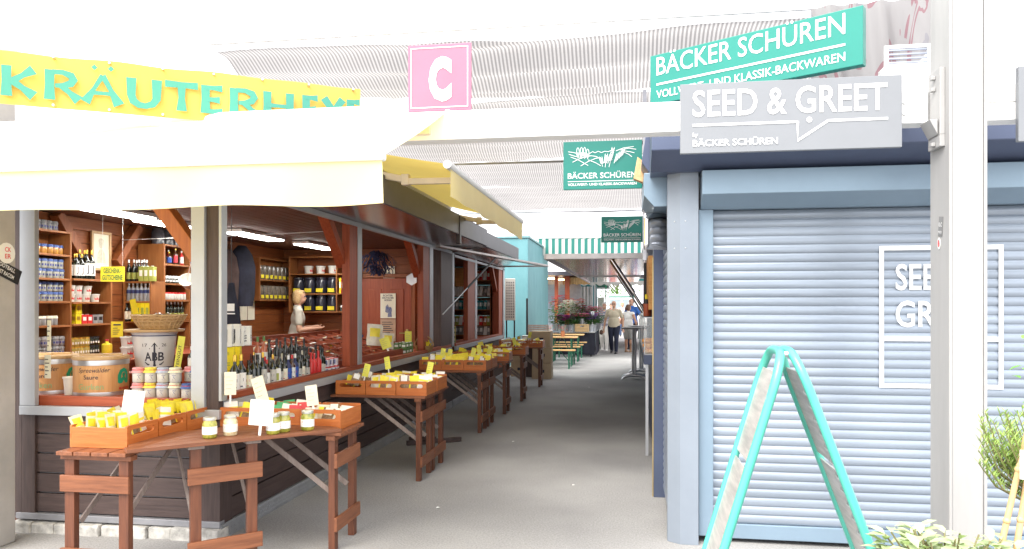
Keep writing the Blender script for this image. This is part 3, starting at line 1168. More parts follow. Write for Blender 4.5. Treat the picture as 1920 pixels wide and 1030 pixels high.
def mk_hang():
    o = thing('hanging_sign', '', 'sign')
    mb = MB(); mb.box(0, .625, 0, .025, 0, .385)
    mb.build('panel', M_green, o, bevel=.003)
    a = Art()
    a.text('BÄCKER SCHÜREN', .037, .088, .545, .044, .008)
    a.rect(.037, .582, .062, .067)
    a.text('VOLLWERT- UND KLASSIK-BACKWAREN', .037, .030, .545, .020, .016)
    a.build('lettering', M_ltext, o)
    a = Art()
    w_ = .0045
    # round trees on the hill
    for i, (x, hh) in enumerate(((.118, .075), .0 and (0, 0) or (.146, .08), (.172, .082), (.196, .07))):
        zb = .262 - i * .003
        a.ribbon([(x + .011 * math.sin(t * .7854), zb + hh / 2 - hh / 2 * math.cos(t * .7854)) for t in range(9)], w_)
        a.ribbon([(x, zb - .012), (x, zb + hh * .5)], w_)
    # hill lines
    a.ribbon([(.04, .305), (.08, .298), (.11, .29)], w_)
    a.ribbon([(.045, .285), (.10, .265), (.16, .255), (.22, .268), (.26, .262), (.31, .235)], w_)
    a.ribbon([(.06, .262), (.12, .238), (.2, .19)], w_)
    a.ribbon([(.075, .22), (.14, .25), (.2, .262)], w_)
    a.ribbon([(.14, .188), (.2, .222), (.26, .246), (.30, .25)], w_)
    a.ribbon([(.21, .285), (.235, .300), (.255, .290), (.28, .302), (.305, .29), (.33, .30), (.36, .296), (.40, .312)], w_)
    a.ribbon([(.42, .300), (.48, .322), (.56, .330)], w_)
    a.ribbon([(.45, .306), (.52, .318), (.578, .308)], w_)
    a.ribbon([(.47, .30), (.53, .29), (.565, .28)], w_)
    a.ribbon([(.48, .29), (.52, .27), (.545, .25)], w_)
    a.ribbon([(.20, .235), (.26, .21), (.30, .185)], w_)
    # ears of wheat
    for bx, bz_, tx, tz in ((.335, .172, .345, .265), (.365, .172, .40, .318), (.315, .176, .30, .24), (.355, .2, .385, .26)):
        a.ribbon([(bx, bz_), (tx, tz)], w_ * .8)
        for k in range(7):
            t = .35 + .1 * k
            x, z = bx + (tx - bx) * t, bz_ + (tz - bz_) * t
            for s in (-1, 1):
                a.ribbon([(x, z), (x + s * .011, z + .008), (x + s * .008, z + .02)], [.002, .006, .002])
    for i in range(6):
        x = .405 + i * .013
        a.ribbon([(x, .20 + i * .012), (x + .022, .275 + i * .008)], w_)
    a.build('emblem', M_ltext, o)
    mb = MB(); mb.box(.625, .69, .008, .02, .35, .375); mb.box(.625, .69, .008, .02, .01, .035)
    mb.build('bracket', M_black, o)
    return o


PH = Protos(mk_hang)
PH.put((-.525, 6.0, 2.525), 0, 'larger green hanging sign with white field drawing, below the white beam', 'green hanging signs along the alley')
PH.put((-.415, 11.2, 2.53), 0, 'smaller looking green hanging sign farther down, before the striped awning', 'green hanging signs along the alley')
mb = MB(); mb.box(.105, .135, 5.98, 6.03, 1.95, 3.3)
tag(mb.build('sign_pole', mat('pole_grey', (.35, .35, .38), .4, .5), bevel=.003), 'slim grey pole holding the larger green hanging sign', 'pole')
mb = MB(); mb.box(.235, .265, 11.18, 11.23, 1.95, 3.2)
tag(mb.build('sign_pole', mat('pole_grey', (.35, .35, .38), .4, .5), bevel=.003), 'slim grey pole holding the smaller green hanging sign', 'pole')
# ------------------------------------------------------------------ grey shutter stall on the right
M_gm = mat('grey_blue_metal', (.215, .295, .375), .42, .25, var=.05, scale=2)
M_gmd = mat('dark_blue_metal', (.08, .10, .165), .4, .2, var=.08, scale=2)
M_gmp = mat('pillar_metal', (.245, .282, .335), .5, .2, var=.05, scale=2)
M_slat = mat('shutter_slat', (.28, .325, .39), .28, .3, var=.12, scale=1.2, stretch=(.5, 1, 6))
rs = thing('shutter_stall', 'grey blue metal stall with big closed roller shutter and dark fascia', 'stall')
# corner post with chamfer
mb = MB()
mb.prism([(.255, 5.24), (.255, 5.16), (.335, 5.10), (.455, 5.10), (.455, 5.24)], 'z', 0, 2.5)
mb.build('corner_post', M_gmp, rs, bevel=.002)
mb = MB()
for z in (1.98, 2.16):
    for x in (.30, .325, .37):
        mb.ball((x, 5.10 if x > .33 else 5.125, z), .005, 8, 6)
mb.build('rivet', M_alu, rs)
part('guide_rail', M_gm, rs, (.46, .556, 5.15, 5.24, .05, 2.24), bevel=.004)
part('guide_rail', M_gm, rs, (2.95, 3.05, 5.15, 5.24, .05, 2.24), bevel=.004)


def shutter(x0, x1, y, z0, z1, pitch, axis='x'):
    mb = MB()
    n = int((z1 - z0) / pitch)
    prof = [(0, 0), (-.004, .07), (-.0075, .22), (-.009, .45), (-.008, .68), (-.0045, .86), (-.0005, .95), (-.0, 1.0)]
    P = []
    for i in range(n):
        for d, t in prof:
            P.append((y + d, z0 + (i + t) * pitch))
    if axis == 'x':
        vs = [(x0, a, b_) for a, b_ in P] + [(x1, a, b_) for a, b_ in P]
    else:
        vs = [(a, x0, b_) for a, b_ in P] + [(a, x1, b_) for a, b_ in P]
    k = len(P)
    mb.add(vs, [(i, k + i, k + i + 1, i + 1) for i in range(k - 1)])
    return mb


mb = shutter(.556, 2.95, 5.21, .13, 2.24, .0585)
sh = mb.build('roller_shutter', M_slat, rs, smooth=50, fix=False)
part('bottom_bar', M_gm, rs, (.557, 2.949, 5.19, 5.23, .03, .128), bevel=.005)
a = Art()
a.frame(1.615, 2.36, 1.06, 1.985, .028)
a.rect(1.643, 2.332, 1.365, 1.395)
a.text('SEED &', 1.715, 1.70, .53, .165, .012)
a.text('GREET', 1.715, 1.46, .525, .165, .012)
a.build('lettering', M_ltext, sh, f=lambda x, z, o: (x, 5.1965 - o * .2, z))
mb = MB()
mb.prism([(5.0, 2.322), (5.0, 2.478), (5.24, 2.478), (5.24, 2.24), (5.14, 2.24)], 'x', .47, 3.05)
mb.build('shutter_box', M_gm, rs, bevel=.004)
mb = MB()
mb.prism([(4.84, 2.585), (4.84, 2.83), (5.3, 2.83), (5.3, 2.482), (5.06, 2.482)], 'x', .14, 3.3)
mb.build('fascia', M_gmd, rs, bevel=.006)
part('fascia_trim', M_gm, rs, (.13, 3.31, 4.835, 4.86, 2.832, 2.86))
mb = MB()
mb.prism([(.085, 2.60), (.14, 2.52), (.30, 2.52), (.30, 2.83), (.12, 2.83)], 'y', 5.302, 5.9)
mb.build('side_fascia', M_gmd, rs, bevel=.004)
mb = MB()
mb.prism([(.10, 2.36), (.10, 2.515), (.30, 2.515), (.30, 2.28), (.17, 2.28)], 'y', 5.26, 6.2)
mb.build('side_shutter_box', M_gm, rs, bevel=.004)
mb = shutter(5.26, 6.3, .285, .08, 2.27, .0585, 'y')
mb.build('side_shutter', M_slat, rs, smooth=50, fix=False)
part('end_post', M_gmd, rs, (.20, .30, 6.32, 6.5, 0, 2.5))
part('brass_strip', mat('brass_edge', (.55, .42, .2), .4, .8), rs, (.19, .199, 6.34, 6.37, .0, 2.0), bevel=0)
part('roof', M_gmd, rs, (.3, 3.4, 5.3, 8.5, 2.72, 2.8))
part('back_body', M_gmd, rs, (.5, 3.0, 5.3, 8.4, .02, 2.6), bevel=0)
mb = MB()
vs, fs = cloth_grid(lambda u, v: (.105 + .17 * u, 5.55 + .12 * u, 2.275 - .27 * v), 10, 6, lambda u, v: (0, -.035 * math.sin(u * 3.1), 0))
mb.add(vs, fs)
o = mb.build('flue_cover', M_chrome, smooth=70)
so = o.modifiers.new('solid', 'SOLIDIFY'); so.thickness = .01
tag(o, 'bent shiny steel cover under the side shutter box of the grey stall', 'cover')
mb = MB()
mb.prism([(.03, 2.54), (.12, 2.50), (.16, 2.62), (.06, 2.70)], 'y', 5.62, 5.70)
tag(mb.build('wooden_wedge', M_pine['y'], bevel=.003), 'pale wooden wedge at the corner under the dark fascia', 'wedge')
# ventilation grille above the beam
o = thing('vent_grille', 'small white louvred grille beside the post above the beam', 'grille', (1.46, 4.6, 2.97))
mb = MB(); mb.box(0, .25, 0, .02, 0, .02); mb.box(0, .25, 0, .02, .11, .13); mb.box(0, .02, 0, .02, .02, .11); mb.box(.23, .25, 0, .02, .02, .11)
mb.build('frame', M_white, o)
mb = MB()
for i in range(4):
    mb.box(.02, .23, .002, .012, .025 + i * .024, .034 + i * .024)
mb.build('slat', mat('blue_louvre', (.35, .38, .46), .5), o)
mb = MB(); mb.box(1.44, 1.73, 4.56, 4.66, 2.715, 2.965)
tag(mb.build('duct_box', M_white, bevel=.006), 'white duct box under the louvred grille beside the post', 'box')

# ------------------------------------------------------------------ bakery counter stall behind it
bk = thing('bakery_stall', 'dark bakery stall with raised mirror flap reaching over the alley', 'stall')
part('wall', M_gmd, bk, (.44, 2.6, 8.5, 19.2, .02, 2.6), bevel=0)
part('counter', M_gmd, bk, (.26, .43, 7.0, 11.9, .02, .96))
part('corner_post', M_gmd, bk, (.22, .30, 7.0, 7.1, .98, 2.5))
part('roof', M_gmd, bk, (.25, 2.7, 6.55, 19.3, 2.60, 2.7))
mb = MB()
mb.box(-.98, .22, 9.0, 19.0, 2.175, 2.19)
mb.build('flap_sheet', M_chrome, bk)
mb = MB()
mb.box(-1.0, .22, 8.96, 9.0, 2.15, 2.215)
mb.box(-1.02, -.98, 9.0, 19.0, 2.15, 2.215)
mb.box(-.98, .22, 15.0, 15.05, 2.155, 2.174)
mb.build('flap_frame', mat('flap_edge', (.55, .53, .54), .35, .6), bk, bevel=.004)
for y in (9.3, 9.75, 14.0):
    mb = MB()
    mb.tube([(-.22, y, 2.16), (.05, y + .02, 1.75)], .03, 10)
    mb.tube([(.05, y + .02, 1.75), (.235, y + .05, 1.45)], .018, 10)
    mb.build('strut', M_chrome, bk, smooth=50)
mb = MB(); mb.box(.2, .255, 8.0, 8.9, 1.55, 2.12)
mb.build('orange_panel', wood('honey_wood', (.62, .28, .08), (.8, .42, .14), 'x', .5), bk)
mb = MB(); mb.box(.17, .25, 9.0, 9.1, 1.6, 2.1)
mb.build('dark_panel', M_black, bk)
# display case with pastries
o = thing('display_case', 'glass bakery display case with dark base at the alley edge', 'display case', (.15, 8.0, 0))
part('base_box', M_gmd, o, (0, .3, 0, 3.6, .97, 1.07))
part('shelf', M_alu, o, (.01, .29, .02, 3.58, 1.072, 1.08), bevel=0)
mb = MB()
for x in (.004, .288):
    for y in (.004, 1.8, 3.588):
        mb.box(x, x + .01, y, y + .01, 1.08, 1.46)
mb.box(0, .3, 0, .012, 1.46, 1.472); mb.box(0, .012, .012, 3.6, 1.46, 1.472)
mb.build('frame', M_alu, o)
M_glass = bpy.data.materials.new('clear_glass'); M_glass.use_nodes = True
gn = M_glass.node_tree; gp = gn.nodes['Principled BSDF']
gp.inputs['Base Color'].default_value = (.9, .95, .95, 1); gp.inputs['Roughness'].default_value = .03; gp.inputs['Alpha'].default_value = .18
mb = MB()
mb.box(.004, .29, .001, .0035, 1.085, 1.458); mb.box(.001, .0035, .015, 3.58, 1.085, 1.458)
mb.build('pane', M_glass, o)
part('support_leg', M_alu, o, (.02, .05, .05, .08, 0, .968), (.10, .13, .05, .08, 0, .968), bevel=0)
M_bun = mat('pastry_crust', (.75, .28, .05), .5, col2=(.9, .48, .14), scale=18)


def mk_bun():
    mb = MB(); mb.ball((0, 0, .03), (.06, .045, .032), 10, 6)
    return tag(mb.build('pastry', M_bun, smooth=80), '', 'pastry')


PB = Protos(mk_bun)
for i in range(15):
    PB.put((.20 + (i % 3) * .05 + R.uniform(-.01, .01), 8.07 + (i // 6) * .12 + R.uniform(-.02, .02), 1.08 + ((i // 3) % 2) * .055 + (i // 9) * .05), R.uniform(0, 3),
           'golden orange pastry piled in the glass display case', 'pastries in the display case')


def mk_bottle_s():
    mb = MB(); mb.lathe([(.028, 0), (.03, .01), (.03, .14), (.012, .19), (.012, .24)], 10, mi=[0, 1, 0, 2])
    return tag(mb.build('counter_bottle', [M_black, M_red['z'], M_yel], smooth=50), '', 'bottle')


PBS = Protos(mk_bottle_s)
for i in range(4):
    PBS.put((.18 + .03 * (i % 2), 8.05 + i * .11, 1.472), 0, 'dark bottle with red label on the display case top', 'bottles on the display case')

# ------------------------------------------------------------------ mint green A-shaped board in front of the shutter
M_mint = mat('mint_lacquer', (.075, .43, .34), .35, var=.04, coat=.3)
M_brush = mat('brushed_sheet', (.40, .395, .385), .4, .35, scale=4, stretch=(.6, 1, 9), col2=(.60, .57, .55))
ab = thing('folding_stand', 'mint green tube A-frame board with metal sheets before the roller shutter', 'board stand', (.63, 3.1, 0))


def side(sx, foot):
    """one leaf: a bent tube loop with a sheet of metal between its two tubes"""
    top = Vector((sx * .02, 0, 1.41))
    bot = Vector((foot, 0, .02))
    d = (bot - top)
    L = []
    W = .36
    def P(t, y):
        q = top + d * t
        return (q.x, y, q.z)
    L.append(P(1, 0)); L.append(P(.5, 0)); L.append(P(.12, 0))
    for k in range(1, 6):
        a_ = k / 6 * math.pi / 2
        L.append(P(.12 - .12 * math.sin(a_), .11 - .11 * math.cos(a_)))
    L.append(P(0, .13)); L.append(P(0, W - .13))
    for k in range(5, 0, -1):
        a_ = k / 6 * math.pi / 2
        L.append(P(.12 - .12 * math.sin(a_), W - .11 + .11 * math.cos(a_)))
    L += [P(.12, W), P(.5, W), P(1, W)]
    mb = MB(); mb.tube(L, .018, 14)
    lf = mb.build('tube_frame', M_mint, ab, smooth=50)
    mb = MB()
    n = Vector((d.z, 0, -d.x)).normalized() * .003
    def plate_(t0, t1):
        a0, a1 = top + d * t0, top + d * t1
        vs = []
        for s_ in (-1, 1):
            for q in (a0, a1):
                for y in (.018, W - .018):
                    vs.append((q.x + n.x * s_, y, q.z + n.z * s_))
        mb.add(vs, [(0, 1, 3, 2), (4, 6, 7, 5), (0, 4, 5, 1), (2, 3, 7, 6), (0, 2, 6, 4), (1, 5, 7, 3)])
    plate_(.06, .325); plate_(.345, .95)
    mb.build('metal_sheet', M_brush, ab)
    if sx > 0:
        mb = MB()
        u = d.normalized()
        side_n = Vector((d.z, 0, -d.x)).normalized()
        if side_n.x > 0:
            side_n = -side_n
        for k in range(22):
            q = top + d * (.1 + k * .04)
            mb.tube([q + side_n * .006 + Vector((0, .05, 0)), q + side_n * .013 + u * .018 + Vector((0, .05 + .01, 0)), q + side_n * .006 + u * .036 + Vector((0, .05, 0))], .006, 6)
        mb.build('chain_link', M_alu, ab, smooth=60)


side(-1, -.43)
side(1, .535)
mb = MB(); mb.tube([(-.03, .08, 1.40), (.03, .08, 1.40)], .012, 10); mb.tube([(-.03, .28, 1.40), (.03, .28, 1.40)], .012, 10)
mb.build('hinge', M_alu, ab, smooth=40)

# ------------------------------------------------------------------ plants at the lower right
M_leafl = mat('sage_leaf', (.34, .42, .22), .6, col2=(.50, .56, .36), scale=9, transl=.25, tcol=(.4, .55, .15))
M_rose = mat('rosemary_leaf', (.22, .33, .07), .6, col2=(.36, .48, .13), scale=12, transl=.2, tcol=(.3, .5, .1))
M_basil = mat('fresh_leaf', (.16, .38, .06), .5, col2=(.26, .50, .10), scale=9, transl=.3, tcol=(.3, .6, .1))
M_stem = mat('stem', (.18, .16, .07), .7)
M_terra = mat('terracotta', (.50, .20, .10), .8, var=.12)


def leaf(mb, p, d, L, W, mi=0, up=(0, 0, 1), droop=.2):
    d = Vector(d).normalized()
    s = d.cross(Vector(up))
    s = s.normalized() if s.length > 1e-4 else Vector((1, 0, 0))
    n = s.cross(d)
    p = Vector(p)
    q = lambda t, k, h: p + d * (L * t) + s * (W * k) + n * h - Vector((0, 0, droop * L * t * t))
    vs = [q(0, 0, 0), q(.3, -.42, W * .12), q(.3, 0, 0), q(.3, .42, W * .12), q(.65, -.45, W * .12), q(.68, 0, -.0), q(.65, .45, W * .12), q(1, 0, 0)]
    mb.add(vs, [(0, 2, 1), (0, 3, 2), (1, 2, 5, 4), (2, 3, 6, 5), (4, 5, 7), (5, 6, 7)], mi)


def pot(o, r, h, z=0, m=None):
    mb = MB()
    mb.lathe([(r * .72, 0), (r * .95, h * .82), (r * 1.06, h * .82), (r * 1.06, h), (r * .94, h), (r * .9, h * .9), (0.001, h * .88)], 20, (0, 0, z))
    return mb.build('pot', m or M_terra, o, smooth=40)


r_ = random.Random(5)
o = thing('sage_plant', 'pale green broad leaved sage plant below the white steel post', 'plant', (1.02, 2.62, .03))
mb = MB(); mb.lathe([(.16, 0), (.14, .02), (.05, .05), (.05, .38), (.16, .42), (.16, .44)], 20)
mb.build('pedestal', M_gmd, o, smooth=40)
pot(o, .13, .22, .44)
mb = MB(); ms = MB()
for k in range(100):
    a_ = r_.uniform(0, 6.28); rr = .17 * math.sqrt(r_.random())
    bx, by = rr * math.cos(a_), rr * math.sin(a_)
    tz = .64 + r_.uniform(.10, .215) - rr * .35
    tip = Vector((bx * 1.3, by * 1.3, tz))
    ms.tube([(bx * .4, by * .4, .63), tip], .003, 5)
    for j in range(6):
        b_ = a_ + r_.uniform(-2, 2)
        leaf(mb, tip - Vector((0, 0, j * .018)), (math.cos(b_), math.sin(b_), r_.uniform(.0, .8)), r_.uniform(.05, .085), r_.uniform(.028, .042), 0)
mb.build('foliage', M_leafl, o, smooth=60, fix=False)
ms.build('stem', M_stem, o)

o = thing('rosemary_plant', 'bright green rosemary bush with upright shoots beside the wooden stakes', 'plant', (1.50, 2.83, .07))
mb = MB(); mb.lathe([(.13, 0), (.13, .03), (.04, .05), (.04, .55), (.13, .6), (.13, .62)], 20)
mb.build('pedestal', M_gmd, o, smooth=40)
pot(o, .09, .18, .62)
mb = MB(); ms = MB()
for k in range(95):
    a_ = r_.uniform(0, 6.28); sp = r_.uniform(.03, .15)
    h = r_.uniform(.18, .37)
    dx, dy = sp * math.cos(a_), sp * math.sin(a_)
    P0 = Vector((dx * .3, dy * .3, .79)); P1 = Vector((dx * 1.1 - .08, dy * 1.1, .79 + h * .55)); P2 = Vector((dx * 1.15 - .13, dy * 1.15, .79 + h))
    ms.tube([P0, P1, P2], [.004, .003, .0015], 5)
    for j in range(26):
        t = j / 25
        q = P0.lerp(P1, t * 2) if t < .5 else P1.lerp(P2, t * 2 - 1)
        for s_ in range(3):
            b_ = r_.uniform(0, 6.28)
            leaf(mb, q, (math.cos(b_), math.sin(b_), 1.0), r_.uniform(.022, .034), .0045, 0, droop=0)
mb.build('foliage', M_rose, o, fix=False)
ms.build('stem', M_stem, o)
for i, (xa, xb, ya) in enumerate(((1.313, 1.04, 2.68), (1.345, 1.149, 2.70), (1.42, 1.31, 2.72))):
    mb = MB()
    mb.tube([(xb, ya, 0), ((xa + xb) / 2 + .006, ya + .03, .6), (xa, ya + .05, 1.18)], [.012, .011, .009], 8)
    for k in range(6):
        z = .2 + k * .17
        t = z / 1.18
        mb.ball((xb + (xa - xb) * t, ya + .05 * t, z), .0125, 8, 6)
    tag(mb.build('wooden_stake', M_pine['z'], smooth=60), ['pale peeled stake crossing before the rosemary, outermost to the shutter side', 'pale peeled stake in the middle of the three by the rosemary', 'pale peeled stake farthest from the shutter post by the rosemary'][i], 'stake', 'stakes by the rosemary')
o = thing('plant_label', 'white and blue plant label tied to a stake by the rosemary', 'label', (1.275, 2.67, 1.075), rad(-12))
mb = MB(); mb.box(-.012, .09, 0, .002, -.045, .05)
mb.build('card', M_paper, o)
a = Art(); a.m = mat('label_blue', (.1, .3, .6), .5); a.rect(.01, .08, .01, .04); a.rect(.01, .06, -.03, -.012)
a.build('print', a.m, o)
o = thing('herb_plant', 'taller leafy herb reaching in at the edge above the rosemary', 'plant', (1.62, 2.95, 0))
pot(o, .12, .25, 0)
mb = MB(); ms = MB()
ms.tube([(0, 0, .2), (.0, 0, .9), (-.02, 0, 1.36)], [.008, .006, .004], 6)
for k in range(5):
    ms.tube([(-.01, 0, 1.15 + k * .04), (-.08 - k * .022, -.02 * k, 1.32 + k * .045)], .003, 5)
for k in range(130):
    p = Vector((r_.uniform(-.19, .06), r_.uniform(-.1, .1), r_.uniform(1.22, 1.56)))
    b_ = r_.uniform(0, 6.28)
    leaf(mb, p, (math.cos(b_), math.sin(b_), r_.uniform(-.3, .6)), r_.uniform(.035, .06), .03, 0)
mb.build('foliage', M_basil, o, smooth=60, fix=False)
ms.build('stem', M_stem, o)
# ------------------------------------------------------------------ trestle tables, crates and packets along the herb stall
def legs_part(o, x, ya, yb, zt, m, low=True):
    """pair of legs standing at x, at ya and yb, joined by boards"""
    for y in (ya, yb):
        part('leg', M_leg['z'], o, (x - .022, x + .022, y - .03, y + .03, 0, zt), bevel=.003)
    part('crossbar', m['y'], o, (x + .023, x + .043, ya - .045, yb + .045, zt - .18, zt - .086), bevel=.003)
    if low:
        part('crossbar', m['y'], o, (x + .023, x + .043, ya - .045, yb + .045, .13, .22), bevel=.003)


def mk_table():
    """local: stall side at x=0, outer end at x=.9, y from 0 to .44"""
    o = thing('trestle_table', '', 'table')
    mb = MB()
    for i in range(4):
        mb.box(0, .9, .004 + i * .11, .106 + i * .11, .752, .774)
    mb.build('tabletop', M_table['x'], o, bevel=.003)
    part('end_batten', M_table['y'], o, (.80, .86, .0, .44, .722, .751), bevel=.002)
    legs_part(o, .83, .05, .39, .721, M_table)
    for y in (.09, .35):
        mb = MB()
        mb.bar((.30, y, .735), (.81, y, .36), .035, .012, 0, up=(0, 1, 0))
        mb.build('brace', M_greywood, o, bevel=.002)
    return o


M_greywood = wood('grey_wood', (.20, .15, .13), (.33, .27, .24), 'z', .7)
PT = Protos(mk_table)
TG = [  # y of the tables, outer x, description
    ([6.53, 6.98], -1.82, 'second group'), ([9.12, 9.62], -1.78, 'third group'), ([10.75], -1.74, 'fourth'), ([12.25], -1.70, 'fifth'), ([14.4], -1.66, 'sixth')]
tab_lab = ['brown folding table carrying three orange crates, just past the corner tables',
           'brown folding table tight behind the one with three orange crates in front',
           'brown folding table at the dark post, with dark crates of yellow packets',
           'brown folding table tight behind the one at the dark post',
           'narrow brown folding table before the second kiosk, its front leg pair single',
           'dark folding table along the middle of the second kiosk',
           'last dark folding table, reaching towards the beer benches']
k = 0
for ys, xo, nm in TG:
    for y in ys:
        PT.put((xo - .9, y, 0), 0, tab_lab[k], 'folding tables along the stall')
        k += 1
# corner tables: one runs out to the front, one to the alley, a wedge of planks lies between them
PT.put((-2.74, 4.585, 0), 0, 'brown folding table with three crates at the stall corner, reaching into the alley', 'folding tables along the stall')
PT.put((-3.20, 4.66, 0), rad(-90), 'brown folding table with packet crates in front of the herb window', 'folding tables along the stall')
o = thing('plank_table', 'weathered plank table set diagonally round the stall corner, with pickle jars', 'table', (-2.745, 3.745, 0), math.atan2(.855, .9))
mb = MB()
for i in range(5):
    mb.box(.0 + i * .03, 1.25 - i * .015, .004 + i * .098, .098 + i * .098, .776, .798)
mb.build('tabletop', M_table['x'], o, bevel=.003)
part('batten', M_greywood, o, (.33, .42, .05, .4, .752, .775), bevel=.002)
part('batten', M_greywood, o, (.66, .75, .05, .4, .752, .775), bevel=.002)
for x in (.375, .70):
    part('leg', M_leg['z'], o, (x - .03, x + .03, .06, .105, 0, .751), bevel=.003)
part('crossbar', M_table['x'], o, (.325, .755, .035, .058, .545, .64), bevel=.003)
part('crossbar', M_table['x'], o, (.325, .755, .035, .058, .12, .21), bevel=.003)
for x in (.36, .69):
    mb = MB(); mb.bar((x, .12, .36), (x - .02, .46, .74), .035, .012, 0, up=(1, 0, 0))
    mb.build('brace', M_greywood, o, bevel=.002)

# crates
def mk_crate():
    """local: short ends with hand slots face -y and +y; .285 wide, .365 deep"""
    o = thing('wooden_crate', '', 'crate')
    W, D, H, t = .285, .365, .13, .012
    part('base', M_oran['y'], o, (t, W - t, t, D - t, .0, .008), bevel=0)
    for x in (0, W - t):
        part('side_panel', M_oran['y'], o, (x, x + t, t, D - t, 0, H - .012), bevel=.002)
    for y in (0, D - t):
        plate('end_panel', [(0, 0), (W, 0), (W, H - .006), (W - .006, H), (.006, H), (0, H - .006)], [stadium(.035, W - .035, .068, .104)], 'y', y, y + t, M_oran['x'], o)
    return o


PC = Protos(mk_crate)

# packets
M_film = mat('cellophane', (.80, .76, .62), .25, var=.15, scale=30, coat=.4)
M_pyel = mat('packet_yellow', (.92, .78, .05), .4, var=.1, scale=25, coat=.3)
M_pdark = mat('dried_herb', (.17, .10, .05), .6, col2=(.36, .24, .12), scale=60, coat=.3)
M_pwhite = mat('packet_white', (.86, .85, .80), .45, var=.05)
M_pgreen = mat('packet_green', (.08, .45, .20), .45)
M_pred = mat('packet_red', (.70, .06, .08), .45)


def pillow(mats, split, W=.085, H=.115, T=.02):
    def mk():
        mb = MB()
        nx, nz = 6, 7
        for s in (-1, 1):
            vs, fs, ms = [], [], []
            for j in range(nz + 1):
                for i in range(nx + 1):
                    u, v = i / nx, j / nz
                    b = (math.sin(math.pi * u) * math.sin(math.pi * min(1, v * 1.25)) if v < .8 else 0)
                    vs.append(((u - .5) * W * (1 + .03 * math.sin(v * 9)), s * T * .5 * max(0, b) + s * .0008 + .004 * math.sin(v * 5), v * H))
            for j in range(nz):
                for i in range(nx):
                    a = j * (nx + 1) + i
                    q = (a, a + 1, a + nx + 2, a + nx + 1)
                    fs.append(q if s > 0 else q[::-1])
                    ms.append(split(i, j))
            mb.add(vs, fs, ms)
        return tag(mb.build('spice_packet', mats, smooth=60, fix=False), '', 'packet')
    return mk


PK = {
    'yellow': Protos(pillow([M_pyel, M_pdark], lambda i, j: 1 if j < 3 and 0 < i < 5 else 0)),
    'clear': Protos(pillow([M_film, M_pyel], lambda i, j: 1 if 3 <= j < 6 and 0 < i < 5 else 0)),
    'dark': Protos(pillow([M_pdark, M_pwhite], lambda i, j: 1 if 4 <= j and 1 <= i < 5 else 0)),
    'white': Protos(pillow([M_pwhite, M_pyel], lambda i, j: 1 if j == 4 else 0)),
    'green': Protos(pillow([M_pwhite, M_pgreen], lambda i, j: 1 if j > 3 else 0)),
    'red': Protos(pillow([M_pred, M_pwhite], lambda i, j: 1 if 2 <= j < 4 else 0)),
}
KW = {'yellow': 'yellow packet', 'clear': 'clear packet with yellow label', 'dark': 'dark herb packet', 'white': 'white spice packet', 'green': 'white and green packet', 'red': 'red and white packet'}


def fill(x, y, z, rz, kinds, where, n, lift=0.0, loose=False):
    """packets standing in rows in the crate whose local origin is x, y"""
    c, s = math.cos(rz), math.sin(rz)
    for i in range(n):
        kd = kinds[i % len(kinds)]
        if loose:
            lx, ly = R.uniform(.06, .225), R.uniform(.06, .30)
            lz = .03 + lift + R.uniform(0, .03)
            rot = (rad(R.uniform(-75, -20)), rad(R.uniform(-25, 25)), rz + R.uniform(-.7, .7))
        else:
            col, row = i % 3, i // 3
            lx, ly = .06 + col * .083 + R.uniform(-.008, .008), .05 + row * (.28 / max(1, (n - 1) // 3)) + R.uniform(-.01, .01)
            lz = .022 + lift
            rot = (rad(R.uniform(-28, -8)), rad(R.uniform(-9, 9)), rz + R.uniform(-.2, .2))
        PK[kd].put((x + lx * c - ly * s, y + lx * s + ly * c, z + lz), 0, KW[kd] + ' in ' + where, 'packets in ' + where, R.uniform(.9, 1.1), rot)


def mk_card(w, h, m):
    def mk():
        o = thing('price_card', '', 'price card')
        mb = MB()
        mb.box(-w / 2, w / 2, -.0015, 0, .05, .05 + h)
        mb.build('card', m, o)
        mb = MB(); mb.box(-.006, .006, 0.0005, .004, 0, .07)
        mb.build('holder', M_paper, o)
        mb = MB()
        for i in range(4):
            mb.box(-w * .36, w * (.0 + .08 * (i * 7 % 4)), -.003, -.002, .05 + h * (.78 - i * .17), .05 + h * (.795 - i * .17))
        mb.build('print', M_pencil, o)
        return o
    return mk


M_pencil = mat('pale_ink', (.35, .35, .30), .6)
PCY = Protos(mk_card(.06, .12, mat('lime_card', (.85, .83, .12), .6)))
PCC = Protos(mk_card(.075, .13, M_cream))
PCW = Protos(mk_card(.12, .13, M_paper))
ZT = .775
